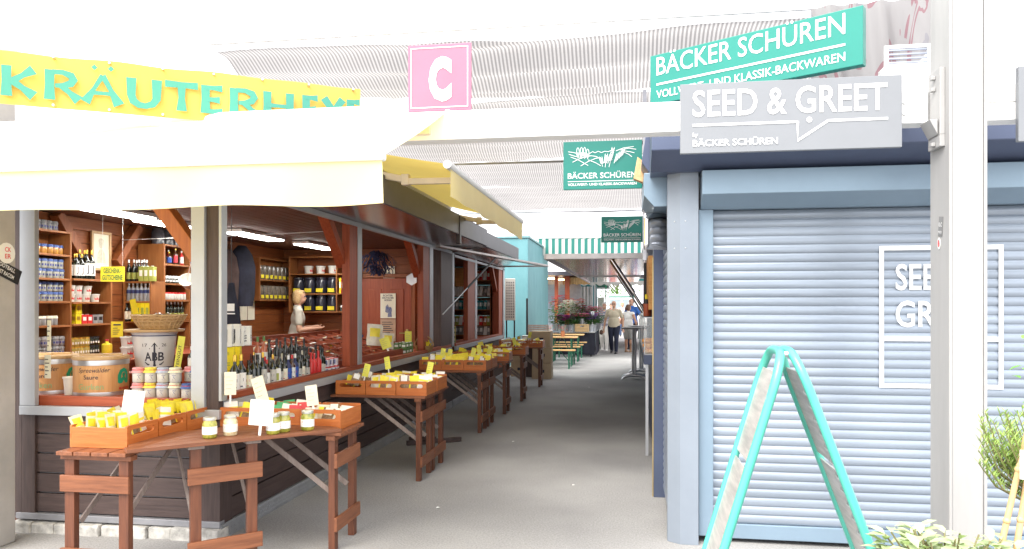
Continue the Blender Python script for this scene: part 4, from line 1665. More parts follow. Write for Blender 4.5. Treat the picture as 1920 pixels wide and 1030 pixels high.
# second group: two rows, the four crates that can be told apart
wood_n = ['crate nearest the window', 'middle crate', 'outermost crate']
k = 0
for gi, (ys, xr, kindsets) in enumerate((
        ([6.56, 6.95], -1.81, [['yellow', 'dark'], ['clear', 'yellow'], ['dark', 'yellow', 'white']]),
        ([9.2, 9.62], -1.77, [['yellow', 'dark'], ['yellow'], ['dark', 'yellow']]),
        ([10.82], -1.74, [['yellow'], ['yellow', 'dark'], ['yellow', 'white']]),
        ([12.3], -1.70, [['yellow'], ['yellow', 'clear'], ['yellow']]),
        ([14.45], -1.66, [['white', 'clear'], ['clear', 'white'], ['white', 'yellow']]))):
    gname = ['first table pair', 'dark post tables', 'narrow kiosk table', 'dark kiosk table', 'last crate table'][gi]
    for row, y in enumerate(ys):
        rn = ['front row of the ', 'back row of the '][row] if len(ys) > 1 else 'on the '
        for c in range(3):
            x = xr - .29 * (3 - c)
            lab = f"{['orange', 'reddish', 'dark orange', 'dark brown', 'dark brown'][gi]} {wood_n[c]}, {rn}{gname}"
            PC.put((x, y, ZT), R.uniform(-.02, .02), lab, 'wooden crates on the folding tables')
            if gi < 3 and not (gi == 2 and c == 0):
                fill(x, y, ZT, 0, kindsets[c], lab.split(' ', 1 if gi < 2 else 2)[1 if gi < 2 else 2], (9 if gi == 0 and row == 0 else 6), .035 if gi or row == 0 else .02, loose=(gi == 0 and c == 0))
            else:
                fill(x, y, ZT, 0, kindsets[c], lab.split(' ', 1 if gi < 2 else 2)[1 if gi < 2 else 2], 5, .04, loose=True)
cards = [(-2.44, 6.64, .05, 12, 'lime price card leaning over the crate gap on the first table pair'), (-2.28, 6.90, .1, -14, 'lime price card standing tallest behind the middle crate of the first table pair'),
         (-1.98, 7.2, .03, 10, 'lime price card in the back row of the first table pair'),
         (-2.38, 9.32, .04, 8, 'lime price card by the window crate of the table pair at the dark post'), (-2.31, 9.36, .03, 12, 'second lime price card tight beside it on the table pair at the dark post'),
         (-2.02, 9.5, .04, 10, 'lime price card in the middle crate of the table pair at the dark post'), (-1.98, 9.85, .06, -12, 'lime price card in the back row of the table pair at the dark post'),
         (-1.9, 9.95, .04, 14, 'outermost lime price card of the table pair at the dark post'),
         (-1.88, 12.4, .05, -15, 'lime price card on the dark table along the second kiosk'), (-1.95, 14.5, .07, 12, 'pale price card on the last table before the beer benches')]
for x, y, dz, t, lab in cards:
    PCY.put((x, y, ZT + .06 + dz), 0, lab, 'price cards in the crates', 1, (rad(-8), rad(t), rad(R.uniform(-15, 15))))

# corner crates
cn = ['crate nearest the stall wall', 'middle crate', 'end crate']
sets = [['white', 'yellow', 'green'], ['green', 'white', 'red'], ['clear', 'dark', 'white']]
for c in range(3):
    x = -2.745 + c * .288
    lab = f'orange {cn[c]} on the corner table with pickle jars before it'
    PC.put((x, 4.70, ZT), R.uniform(-.03, .03), lab, 'wooden crates on the folding tables')
    fill(x, 4.70, ZT, 0, sets[c], f'the {cn[c]} on the corner table', 8, .0 if c == 2 else .015)
PCC.put((-2.42, 4.72, ZT + .1), 0, 'cream price card leaning over the middle crate on the corner table', 'price cards in the crates', (1.2, 1, 1.4), (rad(-10), rad(-22), 0))
PCC.put((-2.08, 4.72, ZT + .1), 0, 'cream price card standing at the end crate of the corner table', 'price cards in the crates', 1.05, (rad(-5), rad(-8), rad(10)))
fr = ['crate at the table end', 'middle crate', 'crate against the herb window']
for c in range(3):
    y = 3.88 + c * .295
    lab = f'light orange {fr[c]} on the front table, full of yellow packets'
    PC.put((-2.84, y, ZT), rad(90), lab, 'wooden crates on the folding tables')
    fill(-2.84, y, ZT, rad(90), [['clear', 'yellow', 'white'], ['yellow', 'white'], ['yellow']][c], f'the {fr[c]} on the front table', 15, .045)
PCW.put((-3.02, 4.16, ZT + .12), 0, 'blank looking white price card over the crates on the front table', 'price cards in the crates', 1, (rad(-6), rad(6), rad(20)))
PCC.put((-2.67, 4.70, .93), 0, 'pale yellow card clipped to the light corner frame of the herb window', 'price cards in the crates', (1, 1, 1.2), (0, 0, rad(25)))
PCW.put((-2.24, 4.28, .80), 0, 'large blank white card among the pickle jars on the plank table', 'price cards in the crates', (1.5, 1, 1.2), (rad(-8), 0, rad(-12)))

# pickle jars
M_gherkin = mat('gherkin_green', (.22, .26, .03), .25, col2=(.50, .45, .08), scale=38, coat=.8, detail=2)
M_pale = mat('pale_pickle', (.62, .52, .28), .25, col2=(.80, .72, .48), scale=38, coat=.8, detail=2)
M_lid = mat('lid_metal', (.70, .70, .66), .3, .7)


def mk_pickle(body):
    def mk():
        o = thing('pickle_jar', '', 'jar')
        mb = MB(); mb.lathe([(.036, 0), (.042, .006), (.042, .088), (.034, .104), (.034, .108)], 20)
        mb.build('glass_body', body, o, smooth=50)
        mb = MB(); mb.lathe([(.0375, .108), (.0385, .111), (.0385, .123), (.036, .126)], 24, wob=.006)
        mb.build('lid', M_lid, o, smooth=30)
        mb = MB(); mb.lathe([(.0428, .025), (.0428, .072)], 20, cap=False)
        mb.build('paper_label', M_paper, o, smooth=60)
        a = Art()
        a.rect(-.03, .005, .05, .062); a.rect(-.028, .026, .036, .042)
        a.build('print', mat('label_print', (.55, .06, .10), .5), o, f=cyl(.0432), y=0, step=.0001)
        return o
    return mk


PJ, PJ2 = Protos(mk_pickle(M_gherkin)), Protos(mk_pickle(M_pale))
jz = .798
jars = [(PJ, -2.50, 4.165, 'gherkin jar nearest the packet crates on the plank table'), (PJ2, -2.425, 4.27, 'pale jar of white pickles on the plank table by the crates'),
        (PJ, -2.19, 4.36, 'gherkin jar just beside the large white card on the plank table'), (PJ, -2.16, 4.44, 'gherkin jar half hidden behind another near the white card'),
        (PJ, -2.04, 4.53, 'gherkin jar with red printed label standing alone before the crates')]
for p, x, y, lab in jars:
    p.put((x, y, jz), R.uniform(-.3, .3) + .35, lab, 'pickle jars on the plank table')

# cardboard boxes under the last table
M_box = mat('cardboard', (.55, .42, .27), .8, var=.06)


def mk_box():
    o = thing('cardboard_box', '', 'box')
    mb = MB(); mb.box(0, .42, 0, .4, 0, .34)
    mb.build('body', M_box, o, bevel=.004)
    mb = MB(); mb.box(-.002, .422, .17, .23, .25, .3425)
    mb.build('tape', mat('tape', (.62, .50, .34), .3), o)
    mb = MB(); mb.box(.15, .27, -.003, -.001, .14, .20)
    mb.build('print', M_dtext, o)
    return o


PX = Protos(mk_box)
for x, y, z, rz, lab in ((-2.08, 16.0, 0, 0, 'cardboard box at the bottom of the stack before the beer benches'), (-2.07, 16.0, .345, .03, 'cardboard box in the middle of the stack before the beer benches'),
                         (-2.1, 16.02, .69, -.04, 'pale cardboard box on top of the stack before the beer benches'), (-2.62, 16.5, 0, .05, 'cardboard box on the ground beside the tall box stack'), (-2.6, 16.5, .345, 0, 'cardboard box standing second beside the tall box stack')):
    PX.put((x, y, z), rz, lab, 'cardboard boxes')
o = thing('bench_log', 'dark folded trestle lying under the table pair at the stall base', 'trestle', (-2.5, 8.2, 0))
mb = MB(); mb.bar((0, 0, .03), (.55, .35, .03), .05, .05); mb.bar((0, .12, .06), (.35, -.05, .1), .04, .04)
mb.build('beam', M_brown['x'], o, bevel=.003)
# ------------------------------------------------------------------ goods inside the herb stall
M_blue = mat('blue_cloth_cap', (.035, .08, .27), .7, col2=(.12, .18, .42), scale=60)
M_glassp = mat('pale_jar_glass', (.40, .41, .35), .2, var=.15, scale=20, coat=.5)
M_amber = mat('amber_content', (.50, .24, .05), .25, var=.2, scale=12, coat=.5)
M_greyj = mat('grey_stoneware', (.28, .28, .28), .45, var=.12, scale=12)
M_oil = mat('dark_bottle_glass', (.012, .016, .010), .12, var=.1, coat=.5)
M_brownb = mat('brown_bottle_glass', (.07, .025, .01), .12, var=.1, coat=.5)
M_gold = mat('gold_foil', (.75, .48, .08), .3, .7)
M_olive = mat('olive_tin', (.35, .38, .08), .4, var=.1)
M_yelt = mat('yellow_tin', (.85, .68, .02), .4, var=.06)
M_bluec = mat('royal_blue', (.03, .10, .42), .4, var=.08)
M_redc = mat('bright_red', (.62, .03, .03), .35, var=.08)
M_whitec = mat('glazed_white', (.62, .61, .56), .35, var=.04)
M_navy = mat('navy_cap', (.02, .03, .12), .4)
M_green2 = mat('label_green', (.10, .22, .06), .5)
M_garnish = mat('emblem_ink', (.06, .07, .25), .5)


def shelf_unit(name, label, x0, x1, y0, y1, zs, ups, back, axis, m=M_shelf, t=.02, z0=.15, top=True):
    """open shelf; axis 'y': runs along Y facing +X, axis 'x': runs along X facing -Y. zs: shelf tops, ups: positions of uprights"""
    o = thing(name, label, 'shelf')
    for z in zs:
        part('shelf_board', m[axis], o, (x0, x1, y0, y1, z - t, z), bevel=.002)
    zt = max(zs)
    for u in ups:
        if axis == 'y':
            part('upright', m['z'], o, (x0 - .001, x1 + .003, u - .011, u + .011, z0, zt + .0), bevel=.002)
        else:
            part('upright', m['z'], o, (u - .011, u + .011, y0 - .003, y1 + .001, z0, zt + .0), bevel=.002)
    if back:
        if axis == 'y':
            part('back_panel', m['z'], o, (x0 - .012, x0 - .002, y0, y1, z0, zt), bevel=0)
        else:
            part('back_panel', m['z'], o, (x0, x1, y1 + .002, y1 + .012, z0, zt), bevel=0)
    return o


# tall rack on the long wall
XW = -5.5


def one(name, cat, prof, mis, mats, n=14, extra=None):
    def mk():
        mb = MB(); mb.lathe(prof, n, mi=mis)
        if extra:
            extra(mb)
        return tag(mb.build(name, mats, smooth=45), '', cat)
    return mk


def emb(mb, r=.036, z=.035):
    for s in (-.35, .35, 1.05):
        c, q = math.cos(s), math.sin(s)
        mb.add([((r + .0008) * math.cos(s - .22), (r + .0008) * math.sin(s - .22), z - .011), ((r + .0008) * math.cos(s + .22), (r + .0008) * math.sin(s + .22), z - .011),
                ((r + .0008) * math.cos(s + .22), (r + .0008) * math.sin(s + .22), z + .011), ((r + .0008) * math.cos(s - .22), (r + .0008) * math.sin(s - .22), z + .011)], [(0, 1, 2, 3)], 2)


jam_prof = [(.033, 0), (.036, .005), (.036, .068), (.035, .07), (.043, .072), (.037, .084), (.036, .096), (.03, .099)]
PJAM = Protos(one('jam_jar', 'jar', jam_prof, [0, 0, 0, 1, 1, 1, 1], [M_glassp, M_blue, M_garnish], extra=emb))
PAMB = Protos(one('honey_jar', 'jar', jam_prof, [0, 0, 0, 1, 1, 1, 1], [M_amber, M_blue, M_cream]))
PGRY = Protos(one('stoneware_jar', 'jar', jam_prof, [0, 0, 0, 1, 1, 1, 1], [M_greyj, M_greyj, M_garnish], extra=emb))
PMIX = Protos(one('preserve_jar', 'jar', jam_prof, [0, 0, 0, 1, 1, 1, 1], [M_greyj, M_film, M_oran['x']]))
rows = [(PGRY, 2.295, 'grey stoneware jar', 'top board', 5, 0), (PAMB, 2.075, 'amber honey jar with blue cap', 'highest filled board', 6, 0), (PJAM, 1.85, 'blue capped jam jar', 'second filled board', 6, 1),
        (PJAM, 1.635, 'blue capped jam jar', 'third filled board', 6, 1), (PMIX, 1.41, 'paper capped preserve jar', 'board under the blue jars', 5, 0),
        (PGRY, 1.125, 'pale blue capped grey jar', 'lowest board', 6, 1)]
shelf_unit('shelf_rack', 'tall wall rack of blue capped jam jars, first rack beside the window frame', XW, -5.27, 5.60, 6.385, [.95, 1.125, 1.41, 1.635, 1.85, 2.075, 2.295], [5.6, 6.39], True, 'y')
for P, z, nm, sh, n, st_ in rows:
    for lv in range(2 if st_ else 1):
        for i in range(n):
            y = 5.985 + i * .070 + R.uniform(-.004, .004)
            lab = f'{nm}, {ORD[i]} on the {sh}' + ((', upper layer' if lv else ', lower layer') if st_ else '') + ' of the tall rack'
            P.put((-5.34 + R.uniform(-.01, .01), y, z + lv * .092), R.uniform(-.3, .3) - .6, lab, 'jars on the tall wall rack', .9)

# second rack: bottles with J labels, tubs, tins, mustard jars
shelf_unit('shelf_rack', 'lower wall rack under the portrait with bottles, tubs and mustard jars', XW, -5.25, 6.405, 6.93, [.94, 1.11, 1.415, 1.63, 1.855], [6.93], True, 'y')


def mk_bottle(h, r, glass, cap, labm, neck=.33, label2=None, ink=None, ch=None, capz=.86, lab_z=(.12, .55)):
    def mk():
        o = thing('bottle', '', 'bottle')
        mb = MB()
        mb.lathe([(r * .94, 0), (r, .006), (r, h * .60), (r * .85, h * .66), (r * neck, h * .76), (r * neck, h * capz)], 16)
        mb.build('glass_body', glass, o, smooth=40)
        mb = MB(); mb.lathe([(r * neck * 1.12, h * capz), (r * neck * 1.12, h * .985), (r * neck, h)], 14)
        mb.build('cap', cap, o, smooth=40)
        if labm:
            mb = MB(); mb.lathe([(r + .0008, h * lab_z[0]), (r + .0008, h * lab_z[1])], 16, cap=False)
            lb = mb.build('paper_label', labm, o, smooth=60)
            if ch:
                a = Art(); a.text(ch, -r * .35, h * (lab_z[0] + .12), r * .6, h * .24, .02)
                a.build('print', ink or M_dtext, lb, f=cyl(r + .0012), y=0, step=.0001)
            elif ink:
                a = Art(); a.rect(-r * .4, r * .4, h * .34, h * .42); a.rect(-r * .25, r * .25, h * .2, h * .23)
                a.build('print', ink, lb, f=cyl(r + .0012), y=0, step=.0001)
        return o
    return mk


P_J = Protos(mk_bottle(.30, .034, M_oil, M_gold, M_pwhite, ch='J'))
for i in range(8):
    P_J.put((-5.33 + (.05 if i % 2 else 0), 6.445 + i * .034, 1.855), rad(62), f'gold capped oil bottle with white label, {ORD[i]} beside the portrait', 'gold capped bottles on the wall rack', (.8 if i < 4 else .95))
tub_prof = [(.05, 0), (.058, .085), (.064, .087), (.064, .1), (.06, .102)]
PTUB = Protos(one('plastic_tub', 'tub', tub_prof, 0, [M_whitec, M_redc], n=20, extra=lambda mb: mb.add([(.056 * math.cos(a_), .056 * math.sin(a_), z) for a_ in (-.9, -.3, .3) for z in (.03, .065)], [(0, 2, 3, 1), (2, 4, 5, 3)], 1)))
for i, (y, z) in enumerate(((6.46, 1.63), (6.56, 1.63), (6.67, 1.63), (6.80, 1.63), (6.46, 1.71), (6.56, 1.71), (6.69, 1.71))):
    PTUB.put((-5.34, y, z), 0, f"white lidded tub under the oil bottles, {['first', 'second', 'third', 'fourth', 'first', 'second', 'third'][i]} of the {'lower' if i < 4 else 'upper'} layer", 'white tubs on the wall rack', .77)


def mk_tin(w, d, h, m, band):
    def mk():
        mb = MB(); mb.box(-w / 2, w / 2, -d / 2, d / 2, 0, h, 0)
        mb.box(w / 2, w / 2 + .001, -d * .32, d * .32, h * .35, h * .75, 1)
        mb.box(-w * .32, w * .32, -d / 2 - .001, -d / 2, h * .35, h * .75, 1)
        mb.tube([(0, 0, h), (0, 0, h + .008)], min(w, d) * .25, 10, 1)
        return tag(mb.build('tin', [m, band]), '', 'tin')
    return mk


P_ty, P_tr, P_tg = Protos(mk_tin(.08, .09, .12, M_yelt, M_gold)), Protos(mk_tin(.08, .085, .11, M_redc, M_pwhite)), Protos(mk_tin(.08, .085, .11, M_greyj, M_black))
for P, y, z, lab in ((P_ty, 6.53, 1.415, 'yellow tin at the bottom of the pair on the wall rack'), (P_ty, 6.535, 1.515, 'yellow tin stacked on another on the wall rack'), (P_tr, 6.61, 1.415, 'red tin beside the yellow tins on the wall rack'),
                  (P_tr, 6.685, 1.415, 'second red tin beside the grey tins on the wall rack'), (P_tg, 6.76, 1.415, 'grey tin with black mark next to the red tins'), (P_tg, 6.835, 1.415, 'grey tin with black mark, last in the row of tins')):
    P.put((-5.33, y, z), 0, lab, 'tins on the wall rack', .8)
must = [(.028, 0), (.031, .005), (.031, .065), (.029, .068), (.031, .069), (.031, .084), (.028, .086)]
P_mus = Protos(one('mustard_jar', 'jar', must, [0, 0, 0, 1, 1, 1], [mat('mustard', (.42, .32, .06), .3, var=.25, scale=14, coat=.5), M_gold, M_pwhite], extra=lambda mb: emb(mb, .031, .03)))
P_mud = Protos(one('mustard_jar', 'jar', must, [0, 0, 0, 1, 1, 1], [M_oil, M_black, M_pwhite], extra=lambda mb: emb(mb, .031, .03)))
for lv in range(2):
    for i in range(6):
        (P_mud if i > 3 else P_mus).put((-5.33, 6.46 + i * .07, 1.11 + lv * .088), -.5, f"{'dark' if i > 3 else 'yellow'} mustard jar, {ORD[i]} from the jam rack, {'upper' if lv else 'lower'} layer under the tins", 'mustard jars on the wall rack')
P_gift = Protos(mk_bottle(.14, .05, M_pyel, M_pred, None))
P_gift.put((-5.27, 6.89, 1.11), 0, 'small yellow gift bottle with red neck beside the mustard jars')

# portrait
o = thing('framed_portrait', 'pale framed pencil portrait hanging between roof braces on the stall wall', 'picture', (-5.49, 6.94, 1.96))
o.scale = (.66, .66, .66)
mb = MB()
mb.box(0, .03, -.01, .03, 0, .62); mb.box(0, .03, .39, .43, 0, .62); mb.box(0, .03, .031, .389, 0, .04); mb.box(0, .03, .031, .389, .58, .62)
mb.build('frame', M_pine['z'], o, bevel=.003)
mb = MB(); mb.box(.002, .012, .031, .389, .041, .579)
mb.build('sheet', M_cream, o)
a = Art()
a.disc(.21, .42, .055, 18, .07); a.poly([(.11, .12), (.31, .12), (.29, .27), (.24, .34), (.18, .34), (.13, .27)]); a.disc(.21, .47, .062, 14, .045)
a.build('drawing', mat('pencil_grey', (.52, .48, .36), .7, col2=(.70, .66, .52), scale=25), o, f=lambda x, z, q: (.0125 + q * .5, x, z))

# gift voucher sign on a string
o = thing('hanging_card', 'bright yellow card with green capitals hanging before the wall racks', 'sign', (-5.04, 6.5, 1.825), rad(8))
mb = MB(); mb.box(0, .235, 0, .003, 0, .145)
mb.build('card', M_yel, o)
a = Art(); a.text('GESCHENK-', .03, .082, .17, .046, .022); a.text('GUTSCHEINE', .02, .018, .195, .046, .022)
a.build('lettering', mat('sign_ink_green', (.02, .14, .05), .5), o)
mb = MB(); mb.tube([(.02, .002, .145), (.02, .002, .66)], .0012, 4); mb.tube([(.215, .002, .145), (.215, .002, .66)], .0012, 4)
mb.build('cord', M_paper, o)
mb = MB(); mb.tube([(-5.48, 7.4, 2.31), (-4.2, 7.35, 2.33), (-3.0, 7.3, 2.36)], .003, 4)
tag(mb.build('stretched_wire', M_paper), 'thin pale wire stretched under the stall ceiling', 'wire')

# corner shelf with white capped bottles
shelf_unit('corner_shelf', 'narrow corner shelf of white capped bottles behind the yellow voucher card', -5.5, -5.18, 7.45, 7.69, [.94, 1.11, 1.42, 1.64, 1.86], [-5.49, -5.17], True, 'x')
part_o = thing('cabinet', 'tall reddish cabinet full of sauces beside the corner shelf', 'cabinet')
part('side_panel', M_shelf['z'], part_o, (-5.5, -5.18, 7.71, 7.73, .15, 2.27), (-5.5, -5.18, 8.20, 8.22, .15, 2.27), (-5.5, -5.18, 8.80, 8.82, .15, 2.27), bevel=.002)
part('end_panel', M_shelf['z'], part_o, (-5.5, -5.176, 7.696, 7.709, 1.865, 2.29), bevel=.002)
for z in (1.11, 1.42, 1.66, 1.85, 2.07, 2.29):
    part('shelf_board', M_shelf['y'], part_o, (-5.5, -5.185, 7.732, 8.198, z - .02, z), (-5.5, -5.185, 8.222, 8.798, z - .02, z), bevel=0)
part('back_panel', M_brown['z'], part_o, (-5.515, -5.505, 7.73, 8.8, .15, 2.27), bevel=0)
P_wc = Protos(mk_bottle(.24, .026, M_oil, M_paper, M_olive, lab_z=(.1, .4)))
for i in range(7):
    P_wc.put((-5.46 + (i % 4) * .062 + (.03 if i > 3 else 0), 7.49 + (.09 if i > 3 else 0), 1.86), 0, f"dark bottle with long white cap, {ORD[i % 4]} in the {'back' if i > 3 else 'front'} row above the voucher card", 'white capped bottles on the corner shelf')
P_tiw = Protos(mk_tin(.055, .06, .16, M_olive, M_pwhite))
for i in range(3):
    P_tiw.put((-5.28 + i * .06 - .0, 7.47, 1.86), 0, f'olive and white oil can, {ORD[i]} beside the white capped bottles', 'oil cans on the corner shelf')
P_bl = Protos(mk_bottle(.21, .025, M_greyj, M_paper, M_navy, lab_z=(.42, .6)))
for i in range(6):
    P_bl.put((-5.45 + i * .05, 7.48, 1.64), 0, f'clear bottle with navy band and white cap, {ORD[i]} on the corner shelf', 'navy banded bottles on the corner shelf')
P_ol = Protos(mk_tin(.05, .06, .2, M_yelt, M_olive))
for i in range(4):
    P_ol.put((-5.38 + i * .056, 7.48, 1.42), 0, f'slim golden oil tin, {ORD[i]} on the corner shelf under the navy bottles', 'golden tins on the corner shelf')
P_dk = Protos(mk_bottle(.2, .026, M_oil, M_black, M_cream))
for i in range(2):
    P_dk.put((-5.47 + i * .045, 7.47, 1.42), 0, f'dark bottle with cream label, {ORD[i]} beside the golden tins', 'dark bottles on the corner shelf')
P_sau = [Protos(mk_bottle(.2, .027, M_redc, M_paper, M_pwhite)), Protos(mk_bottle(.23, .027, M_brownb, M_gold, M_pred)), Protos(mk_bottle(.17, .03, M_brownb, M_yelt, M_bluec))]
for i in range(7):
    P_sau[i % 3].put((-5.24 - (i % 2) * .05, 7.77 + i * .06, 2.07), rad(60), f'mixed sauce bottle, {ORD[i]} on the upper board of the cabinet', 'sauce bottles in the cabinet', .85)
P_vial = Protos(one('small_vial', 'vial', [(.022, 0), (.024, .05), (.016, .06), (.016, .085)], [0, 0, 1], [M_oil, M_paper, M_paper], extra=lambda mb: emb(mb, .024, .025)))
for i in range(8):
    P_vial.put((-5.22, 7.76 + i * .056, 1.85), -.4, f'small dark vial with white dot label, {ORD[i]} in the cabinet row', 'vials in the cabinet')
P_rj = Protos(one('red_lid_jar', 'jar', must, [0, 0, 0, 1, 1, 1], [M_whitec, M_redc, M_pwhite]))
for i in range(7):
    P_rj.put((-5.22, 7.77 + i * .06, 1.66), 0, f'white jar with red lid, {ORD[i]} in the cabinet row under the vials', 'red lidded jars in the cabinet')
for i in range(6):
    P_wc.put((-5.23, 7.77 + i * .07, 1.42), rad(60), f'dark bottle with white mark, {ORD[i]} on the low cabinet board', 'dark bottles low in the cabinet', .9)
P_bx = [Protos(mk_tin(.1, .1, .13, M_bluec, M_pwhite)), Protos(mk_tin(.09, .1, .12, M_olive, M_redc)), Protos(mk_tin(.1, .1, .1, M_oran['x'], M_pwhite))]
for i in range(5):
    P_bx[i % 3].put((-5.24, 8.28 + i * .10, [2.07, 2.07, 1.85, 1.85, 1.66][i]), 0, f"{['blue', 'olive', 'orange'][i % 3]} boxed tea on the {['upper', 'upper', 'second', 'second', 'third'][i]} board in the farther cabinet bay", 'boxed teas in the cabinet')
for i in range(4):
    mb = MB(); mb.lathe([(.07, 0), (.075, .13), (.06, .16), (.06, .18)], 14)
    tag(mb.build('storage_jar', mat('smoked_glass', (.06, .06, .07), .25, var=.2), smooth=40, loc=(-5.32, 7.80 + i * .17, 2.29)), f'dark storage jar, {ORD[i]} on top of the cabinet', 'jar', 'storage jars on the cabinet')

# front window ledge: gherkin barrels, stoneware pot, basket, cloth capped jars
ZL = .93
M_barrel = wood('barrel_wood', (.52, .25, .09), (.68, .38, .16), 'z', .5)
M_mgreen = mat('barrel_green', (.01, .35, .20), .5)
M_sg = mat('faded_green_paint', (.30, .42, .20), .6)


def mk_barrel():
    o = thing('gherkin_barrel', '', 'barrel')
    mb = MB(); mb.lathe([(.188, .0), (.188, .26), (.186, .265)], 40)
    mb.build('body', M_barrel, o, smooth=50)
    for z0, z1 in ((.0, .028), (.225, .262)):
        mb = MB(); mb.lathe([(.1905, z0), (.1915, (z0 + z1) / 2), (.1905, z1)], 40, cap=False)
        mb.build('hoop', M_alu, o, smooth=50)
    mb = MB(); mb.lathe([(.196, .266), (.196, .282), (.19, .288)], 40)
    mb.box(-.14, .14, -.03, .03, .288, .303); mb.box(-.10, .02, -.09, -.04, .288, .300)
    mb.build('lid', M_pine['x'], o, smooth=40)
    a = Art(); a.text('Spreewälder', -.14, .175, .22, .032, .0, .25); a.text('Saure', -.095, .125, .10, .03, .01)
    a.build('lettering', M_dtext, o, f=cyl(.189), y=0)
    a = Art(); a.text('Gurken', -.14, .05, .18, .042, .01)
    a.build('lettering', M_sg, o, f=cyl(.189), y=0)
    a = Art(); a.g = []
    a.ribbon([(.155, .09), (.155, .145), (.17, .175), (.195, .185), (.22, .175), (.235, .145), (.235, .09)], .03)
    a.ribbon([(.15, .10), (.17, .10), (.195, .125), (.22, .10), (.24, .10)], .034)
    a.disc(.195, .148, .016)
    a.build('emblem', M_mgreen, o, f=cyl(.189), y=0)
    a = Art(); a.text('MARKEN', .15, .04, .10, .018, .02)
    a.build('lettering', mat('barrel_red', (.6, .03, .03), .5), o, f=cyl(.189), y=0)
    return o


PBR = Protos(mk_barrel)
PBR.put((-3.94, 5.09, ZL), rad(30), 'wooden gherkin barrel with metal hoops next to the stoneware pot', 'gherkin barrels in the window')
PBR.put((-4.40, 5.13, ZL), rad(30), 'wooden gherkin barrel cut off by the window frame', 'gherkin barrels in the window')
mb = MB(); mb.lathe([(.035, 0), (.045, .12), (.05, .122), (.05, .135)], 16)
tag(mb.build('paper_cup', M_pwhite, smooth=40, loc=(-4.13, 5.0, ZL)), 'white cup standing between the two gherkin barrels', 'cup')
o = thing('display_block', 'plain wooden block under the big stoneware pot', 'block', (-3.74, 5.44, ZL))
part('body', M_red['x'], o, (-.2, .2, -.17, .17, 0, .14))
o = thing('stoneware_pot', 'large white stoneware pot with blue lines and anchor emblem in the window', 'pot', (-3.74, 5.44, ZL + .14), rad(34))
o.scale = (.92, .92, 1)
mb = MB(); mb.lathe([(.138, 0), (.145, .004), (.178, .30), (.185, .305), (.185, .315), (.17, .315), (.16, .29)], 44)
mb.build('body', mat('stoneware_glaze', (.66, .66, .68), .3, var=.04, coat=.4), o, smooth=40)
for z in (.035, .285):
    mb = MB(); r0 = .145 + (.178 - .145) * z / .30 + .0012
    mb.lathe([(r0, z), (r0 + .0008, z + .008)], 44, cap=False)
    mb.build('blue_line', M_navy, o, smooth=60)
a = Art()
a.ribbon([(0, .06), (0, .225)], [.016, .012]); a.poly([(-.022, .205), (.0, .238), (.022, .205)]); a.ribbon([(-.035, .19), (.035, .19)], .009)
a.ribbon([(-.07, .085), (-.05, .066), (0, .056), (.05, .066), (.07, .085)], [.006, .011, .013, .011, .006])
a.text('A', -.07, .095, .05, .066, .02); a.text('B', -.016, .095, .038, .066, .02); a.text('B', .026, .095, .044, .066, .02)
a.text('17', -.082, .205, .034, .024); a.text('26', .048, .205, .034, .024)
a.build('emblem', M_dtext, o, f=cyl(.1455, .1785, .30), y=0)
mb = MB(); mb.lathe([(.215, .317), (.222, .325), (.222, .335), (.21, .338)], 36)
tag(mb.build('round_board', M_pine['x'], smooth=40, loc=(-3.74, 5.44, ZL + .14)), 'round pale wooden lid lying on the stoneware pot', 'lid')
o = thing('wicker_basket', 'flared wicker basket full of dried bits on the stoneware pot', 'basket', (-3.70, 5.44, ZL + .48))
mb = MB(); mb.lathe([(.14, .0), (.15, .02), (.195, .10), (.188, .10), (.14, .025), (.02, .02)], 30)
mb.build('weave_body', mat('wicker', (.42, .25, .10), .7, col2=(.62, .42, .2), scale=50, bump=.4, stretch=(1, 1, 3)), o, smooth=60)
mb = MB()
for k in range(26):
    t = 2 * math.pi * k / 26
    mb.tube([(.143 * math.cos(t), .143 * math.sin(t), .005), (.172 * math.cos(t), .172 * math.sin(t), .05), (.2 * math.cos(t + .1), .2 * math.sin(t + .1), .105)], .0045, 5)
for z, r0 in ((.03, .158), (.06, .178), (.085, .19), (.106, .2)):
    mb.tube([(r0 * math.cos(2 * math.pi * k / 30), r0 * math.sin(2 * math.pi * k / 30), z + .004 * (k % 2)) for k in range(31)], .007 if z > .1 else .005, 6, cap=False)
mb.build('woven_rim', M_pine['x'], o, smooth=60)
mb = MB()
for k in range(45):
    t, q = R.uniform(0, 6.28), R.uniform(0, .13)
    leaf(mb, (q * math.cos(t), q * math.sin(t), .07 + R.uniform(0, .05)), (R.uniform(-1, 1), R.uniform(-1, 1), R.uniform(-.2, .5)), .06, .02)
mb.build('dried_filling', M_pdark, o, fix=False)
o = thing('shelf_card', 'narrow lime card standing against the stoneware pot', 'card', (-3.53, 5.36, 1.06), rad(30))
o.rotation_euler = (0, rad(8), rad(30))
part('card', mat('lime_card', (.85, .83, .12), .6), o, (0, .05, 0, .003, 0, .30), bevel=0)
a = Art(); a.text('STEINGUT', .033, .03, .2, .02, rot=True); a.g = a.g
a.build('lettering', M_dtext, o)


